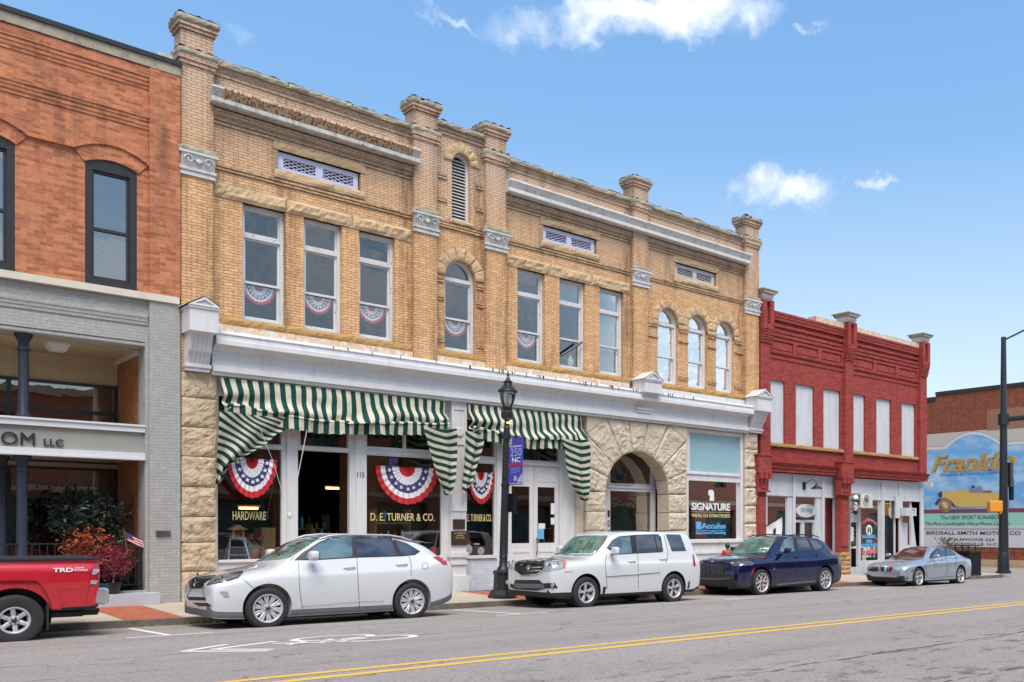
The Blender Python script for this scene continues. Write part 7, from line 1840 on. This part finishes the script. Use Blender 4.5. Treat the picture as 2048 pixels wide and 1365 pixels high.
C3.line([(60, 375), (200, 385), (290, 375)], 2.0, s3, 'bodygrey', 'bumper_bar', .016, False)
for k in range(3): C3.panel('side_vent', [(368, 345+22*k), (388, 342+22*k), (390, 354+22*k), (370, 357+22*k)], 'trim', s3, .010)
C3.panel('reflector', [(425, 357), (436, 320), (455, 300), (444, 340)], 'tail', s3, .010)
C3.panel('badge_vent', [(580, 308), (597, 300), (600, 318), (590, 320)], 'chrome', s3, .010)
C3.panel('sill_trim', [(610, 416), (884, 392), (884, 402), (612, 430)], 'bodygrey', s3, .012)
for L_ in ([(596, 207), (584, 260), (592, 330), (606, 410)], [(742, 194), (748, 300), (744, 395)], [(884, 190), (900, 230), (893, 290)], [(240, 250), (370, 240), (540, 215)]): C3.line(L_, 1.1, s3)
C3.panel('glass_roof', [(435, 70), (620, 68), (700, 62), (830, 64), (640, 60), (480, 64)], 'trim', s3, .004, False)
C3.handle(736, 226, 764, 230, s3); C3.handle(878, 212, 905, 214, s3)
pm = C3.loc(650, 195, s3); C3.mirror(pm.x+.0, pm.z+.07, .96, .18, .15)
C3.rails([(2.05, .62, 1.665), (2.3, .625, 1.73), (3.0, .63, 1.765), (3.7, .62, 1.745), (4.0, .61, 1.68)], M('darkrail'), 1.6)
C3.panel('tail_light', [(984, 192), (1010, 186), (1022, 216), (998, 216)], 'tail', s3, .012)
for x, s_, y in ((.88, -1, -.985), (3.855, -1, -.99), (.88, 1, .985), (3.855, 1, .99)): C3.wheel(x, s_, .38, .27, .25, y, (5, (-.30, .30), .026, .018, 1.6), caliper=(x < 1))
# --- silver four-door coupe
CX, CY = 27.64, 17.0
K = [(0, .34, .50, .58, .56, .42, .58), (.03, .25, .58, .70, .64, .52, .67), (.10, .20, .65, .78, .71, .58, .74), (.22, .17, .70, .83, .76, .62, .80), (.45, .16, .75, .87, .82, .66, .86), (.8, .16, .80, .90, .87, .70, .92), (1.3, .16, .84, .91, .92, .72, .97), (1.7, .16, .86, .91, 1.10, .66, 1.15), (2.15, .16, .875, .91, 1.27, .60, 1.32),
     (2.6, .16, .89, .91, 1.33, .585, 1.385), (3.1, .16, .90, .91, 1.32, .58, 1.38), (3.6, .16, .915, .91, 1.24, .57, 1.31), (4.0, .17, .925, .90, 1.10, .58, 1.17), (4.3, .2, .92, .88, .99, .62, 1.02), (4.48, .26, .88, .84, .95, .6, .97), (4.58, .34, .78, .76, .85, .55, .87), (4.62, .42, .68, .66, .74, .45, .75)]
C4 = Car('silver_coupe', CX-.80, CY+.9, road_z(CX, 17.9), 4.62, K, 'low silver coupe parked in front of the barber shop, last of the row', 'car', CG, [(.80, 0), (3.61, 0)], .33, None, .375, 'psilver', .5)
C4.panel('windscreen', [(1352, 232), (1440, 167), (1500, 156), (1673, 159), (1650, 231), (1400, 236)], 'cgbrown', s3, .006, False)
C4.panel('window_trim', [(1686, 237), (1700, 203), (1730, 173), (1770, 157), (1822, 166), (1872, 203), (1878, 213), (1800, 221)], 'trim', s3, .004)
C4.panel('window', [(1692, 232), (1704, 204), (1732, 177), (1770, 162), (1796, 164), (1803, 217)], 'cgdark', s3, .010); C4.panel('window', [(1803, 166), (1822, 171), (1868, 205), (1870, 210), (1810, 216)], 'cgdark', s3, .010)
C4.line([(1684, 240), (1800, 223), (1880, 214), (1870, 200), (1822, 163), (1770, 154), (1730, 170), (1698, 202)], .7, s3, 'chrome', 'window_chrome', .012)
g1 = C4.panel('grille', [(1258, 301), (1330, 301), (1335, 331), (1266, 330)], 'trim', s3, .012, False); g2 = C4.panel('grille', [(1345, 301), (1435, 299), (1420, 331), (1350, 331)], 'trim', s3, .012, False)
C4.panel('grille_stripe', [(1374, 302), (1392, 302), (1388, 330), (1374, 330)], 'letterblue', s3, .018, False, g2); C4.panel('grille_stripe', [(1398, 301), (1412, 301), (1407, 330), (1396, 330)], 'tail', s3, .018, False, g2)
for g_, L_ in ((g1, [(1256, 300), (1332, 299), (1337, 333), (1264, 332), (1256, 300)]), (g2, [(1344, 300), (1437, 297), (1421, 333), (1348, 333), (1344, 300)])): C4.line(L_, .8, s3, 'chrome', 'grille_frame', .016, False, g_)
C4.panel('headlight', [(1440, 312), (1500, 295), (1562, 287), (1570, 292), (1530, 318), (1470, 325)], 'lens', s3, .010)
C4.panel('lower_intake', [(1265, 373), (1435, 376), (1430, 396), (1270, 393)], 'trim', s3, .010, False); C4.panel('lower_intake', [(1438, 376), (1490, 361), (1530, 362), (1542, 378), (1500, 389), (1436, 392)], 'trim', s3, .010)
cyl_on(C4, 'fog_lamp', 1520, 370, s3, .045, 'lens', .016, .01); cyl_on(C4, 'emblem', 1347, 290, s3, .035, 'chrome', .01, .008, False)
C4.panel('indicator', [(1567, 335), (1572, 318), (1577, 318), (1573, 338)], 'tail', s3, .010)
for L_ in ([(1680, 240), (1664, 290), (1670, 350), (1682, 375)], [(1800, 222), (1822, 280), (1812, 360)], [(1872, 214), (1885, 250), (1870, 290)], [(1350, 240), (1460, 244), (1650, 238)]): C4.line(L_, 1.0, s3)
C4.line([(1680, 262), (1800, 240), (1930, 232)], .6, s3, 'bodygrey', 'body_crease', .004); C4.line([(1690, 378), (1860, 362)], 1.0, s3, 'bodygrey', 'sill_line', .006)
C4.handle(1765, 248, 1785, 246, s3); C4.handle(1862, 235, 1880, 233, s3)
pm = C4.loc(1700, 232, s3); C4.mirror(pm.x+.03, pm.z+.06, .87, .16, .12)
C4.panel('tail_light', [(1932, 222), (1950, 218), (1958, 245), (1945, 240)], 'tail', s3, .010)
for x, s_, y in ((.80, -1, -.89), (3.61, -1, -.895), (.80, 1, .89), (3.61, 1, .895)): C4.wheel(x, s_, .325, .235, .225, y, (5, (-.19, .19), .024, .028, .6))
# --- red pickup truck, its tail at the left edge
CX, CY = 2.58, 17.2; TL = 5.25; fo = 3.98
K = [(0, .45, .6, .7, .7, .5, .75), (.05, .32, .8, .86, .92, .66, .98), (.2, .28, .92, .92, 1.02, .72, 1.06), (1.1, .28, 1.02, .93, 1.1, .76, 1.15), (1.35, .28, 1.04, .93, 1.2, .74, 1.26), (1.9, .28, 1.06, .93, 1.66, .66, 1.72), (2.9, .28, 1.06, .93, 1.68, .66, 1.74), (3.1, .3, 1.08, .93, 1.6, .68, 1.66), (3.16, .42, 1.22, .93, 1.28, .84, 1.29), (4.6, .49, 1.22, .925, 1.285, .86, 1.29), (4.98, .50, 1.22, .92, 1.285, .86, 1.29), (5.06, .52, 1.20, .905, 1.27, .84, 1.275), (5.08, .56, 1.16, .88, 1.23, .8, 1.24)]
C5 = Car('red_pickup_truck', CX-fo, CY+.94, road_z(CX, 17.9)-.0, 5.08, K, 'red pickup truck with a dented rear side panel, tail end at the left edge', 'pickup truck', CG, [(.9, 0), (fo, 0)], .385, None, .47, 'pred', .5)
s5_ = (5.25, 0, 1040)
MB().box(3.17, 5.07, -.90, .90, 1.288, 1.32).build('bed_rail_cap', M('trim'), C5.t)
C5.panel('fender_flare', [(-40, 525), (200, 520), (400, 525), (480, 555), (530, 620), (580, 720), (620, 830), (640, 935), (545, 935), (520, 850), (470, 740), (415, 670), (370, 640), (200, 637), (-40, 640)], 'pred', s5_, .045, True)
C5.panel('tail_light', [(930, 682), (948, 560), (985, 470), (1010, 447), (1036, 520), (1022, 640), (1000, 684)], 'tail', s5_, .012)
C5.panel('reverse_lamp', [(945, 670), (952, 632), (1024, 636), (1003, 676)], 'lens', s5_, .018); C5.panel('reverse_lamp', [(960, 575), (975, 520), (1030, 520), (1032, 545), (1000, 575)], 'lens', s5_, .018)
bm_ = MB(); bm_.box(4.98, 5.22, -.90, .90, .57, .85); bo = bm_.build('rear_bumper', M('chrome'), C5.t); bv = bo.modifiers.new('b', 'BEVEL'); bv.width = .06; bv.segments = 4
MB().box(4.97, 5.23, -.86, .86, .85, .88).build('bumper_step', M('trim'), C5.t); MB().box(4.7, 5.15, -.5, .3, .38, .46).tube([(5.0, -.05, .42), (5.26, -.05, .42)], .035, 8).build('tow_hitch', M('trim'), C5.t)
MB().box(3.2, 4.9, -.7, .7, .38, .46).tube([(4.3, .2, .4), (4.9, .35, .36)], .04, 8).build('chassis', M('trim'), C5.t)
for sg_ in (-1, 1): MB().box(fo+.40, fo+.43, sg_*.93, sg_*.66, .22, .62).build('mud_flap', M('trim'), C5.t)
C5.line([(590, 715), (925, 702)], 2.4, s5_, 'pred', 'body_crease', .016); C5.line([(945, 690), (885, 880)], 1.2, s5_)
def car_text(car, st_, u0, v0, u1, v1, sc, mat, ln=.004, **kw):
    p, q = car.loc(u0, v1, sc, .012), car.loc(u1, v0, sc, .012)
    o = text('lettering', st_, M(mat), car.t, p.x, q.x, p.z, q.z, min(p.y, q.y)-.004, thick=.004, **kw); return o
car_text(C5, 'TRD', 552, 505, 765, 552, s5_, 'letterwhite', bold=.03); car_text(C5, 'OFF', 780, 498, 880, 515, s5_, 'letterwhite', bold=.02); car_text(C5, 'ROAD', 778, 518, 918, 540, s5_, 'letterwhite', bold=.02)
for x, s_, y in ((.9, -1, -.93), (fo, -1, -.93), (.9, 1, .93), (fo, 1, .93)): C5.wheel(x, s_, .385, .20, .25, y, (6, None, .03, .03, 0))
# ------------------------------------------------------------------ person on the pavement behind the blue car
def person(X, Y, zg, h=1.32):
    t = thing('person', (X, Y, zg), 'person with dark hair in a red top on the pavement behind the blue car', 'person'); t.rotation_euler.z = R(150); local(t)
    k = h/1.75
    J = {'pel': (0, 0, .95), 'wa': (0, .0, 1.12), 'ch': (0, .01, 1.32), 'nk': (0, .02, 1.48), 'hd': (0, -.01, 1.60), 'tp': (0, 0, 1.70),
         'sl': (-.19, .01, 1.42), 'el': (-.25, .02, 1.14), 'wl': (-.22, -.12, .93), 'hl': (-.21, -.18, .86), 'sr': (.19, .01, 1.42), 'er': (.26, .03, 1.14), 'wr': (.24, -.08, .92), 'hr': (.235, -.13, .85),
         'tl': (-.10, 0, .90), 'kl': (-.11, -.06, .50), 'al': (-.11, .04, .09), 'fl': (-.12, -.12, .03), 'tr': (.10, 0, .90), 'kr': (.11, .0, .50), 'ar': (.12, .12, .10), 'fr': (.12, -.03, .03)}
    Rr = {'pel': .15, 'wa': .125, 'ch': .15, 'nk': .055, 'hd': .09, 'tp': .07, 'sl': .062, 'el': .045, 'wl': .03, 'hl': .035, 'sr': .062, 'er': .045, 'wr': .03, 'hr': .035, 'tl': .095, 'kl': .06, 'al': .04, 'fl': .035, 'tr': .095, 'kr': .06, 'ar': .04, 'fr': .035}
    E = [('pel', 'wa'), ('wa', 'ch'), ('ch', 'nk'), ('nk', 'hd'), ('hd', 'tp'), ('ch', 'sl'), ('sl', 'el'), ('el', 'wl'), ('wl', 'hl'), ('ch', 'sr'), ('sr', 'er'), ('er', 'wr'), ('wr', 'hr'), ('pel', 'tl'), ('tl', 'kl'), ('kl', 'al'), ('al', 'fl'), ('pel', 'tr'), ('tr', 'kr'), ('kr', 'ar'), ('ar', 'fr')]
    nm = list(J); 
    def skin(name, keep, ex, mat, root, zclip=None, lvl=2):
        me = bpy.data.meshes.new(name); idx = [n for n in nm if n in keep]
        me.from_pydata([tuple(c*k for c in J[n]) for n in idx], [(idx.index(a), idx.index(b)) for a, b in E if a in idx and b in idx], [])
        o = bpy.data.objects.new(name, me); COL.objects.link(o); o.parent = t; ORG[o.name] = Vector((0, 0, 0)); me.materials.append(mat)
        md = o.modifiers.new('s', 'SKIN'); sv = me.skin_vertices[0].data
        for i, n in enumerate(idx): sv[i].radius = ((Rr[n]+ex)*k, (Rr[n]+ex)*k*(.75 if n in ('pel', 'wa', 'ch') else 1)); sv[i].use_root = (n == root)
        sb_ = o.modifiers.new('u', 'SUBSURF'); sb_.levels = sb_.render_levels = lvl
        return o
    sk = flat('skin', (.30, .16, .10), .6, var=.05)
    b = skin('body', set(nm), 0, sk, 'pel')
    skin('shirt', {'pel', 'wa', 'ch', 'sl', 'el', 'sr', 'er'}, .016, M('red'), 'pel'); skin('trousers', {'pel', 'tl', 'kl', 'al', 'tr', 'kr', 'ar'}, .014, M('navy'), 'pel')
    m = MB(); hk = M('letterblack')
    def hair(a, c_):
        th = a*2*math.pi; ph = c_*math.pi*.62; r = .115*k; f = 1 if math.sin(th) > -.3 else .93
        return (r*math.sin(ph)*math.cos(th)*f, .012*k+r*math.sin(ph)*math.sin(th)*f*1.08, 1.645*k+r*1.12*math.cos(ph))
    m.grid(hair, 24, 12).build('hair', hk, t, 60)
    m = MB().lathe([(.0, -.01), (.012, 0), (.0, .012)], (-.032*k, -.095*k, 1.62*k), 8).lathe([(.0, -.01), (.012, 0), (.0, .012)], (.032*k, -.095*k, 1.62*k), 8).build('eyes', hk, t)
    MB().tube([(0, -.09*k, 1.625*k), (0, -.112*k, 1.595*k), (0, -.093*k, 1.588*k)], .010, 6).build('nose', sk, t)
    for s_ in (-1, 1):      # fingers and shoes
        hx, hy, hz_ = (J['hl'] if s_ < 0 else J['hr']); f = MB()
        for q in range(4): f.tube([((hx+(q-1.5)*.017)*k, hy*k, hz_*k), ((hx+(q-1.5)*.018)*k, (hy-.035)*k, (hz_-.035)*k), ((hx+(q-1.5)*.017)*k, (hy-.03)*k, (hz_-.07)*k)], [.009*k, .008*k, .006*k], 6)
        f.tube([((hx-s_*.03)*k, hy*k, hz_*k), ((hx-s_*.045)*k, (hy-.03)*k, (hz_-.03)*k)], [.010*k, .007*k], 6).build('fingers', sk, t, 60)
        ax, ay, az = J['al'] if s_ < 0 else J['ar']
        MB().tube([(ax*k, (ay+.05)*k, .04*k), (ax*k, ay*k, .05*k), (ax*k, (ay-.14)*k, .035*k)], [.035*k, .045*k, .032*k], 8).build('shoe', M('black'), t, 60)
pxx, pyy = on_ground(1455, 30.2)
person(pxx, pyy, pave_z(pxx, pyy))

# ------------------------------------------------------------------ weeds and litter in the gutter
m = MB(); rnd = random.Random(8)
for k in range(150):
    x = rnd.choice((rnd.gauss(5.6, .5), rnd.gauss(5.9, .25), rnd.uniform(1, 34))); y = 19.03-rnd.random()**2*.12; z = road_z(x, y)+.003; h = rnd.uniform(.02, .07)
    a = rnd.random()*6.28; m.add([(x-.02*math.cos(a), y-.02*math.sin(a), z), (x+.02*math.cos(a), y+.02*math.sin(a), z), (x+rnd.gauss(0, .03), y+rnd.gauss(0, .02), z+h)], [(0, 1, 2)])
tag(m.build('gutter_weeds', flat('weed_green', (.14, .17, .04), .8)), kind='stuff')
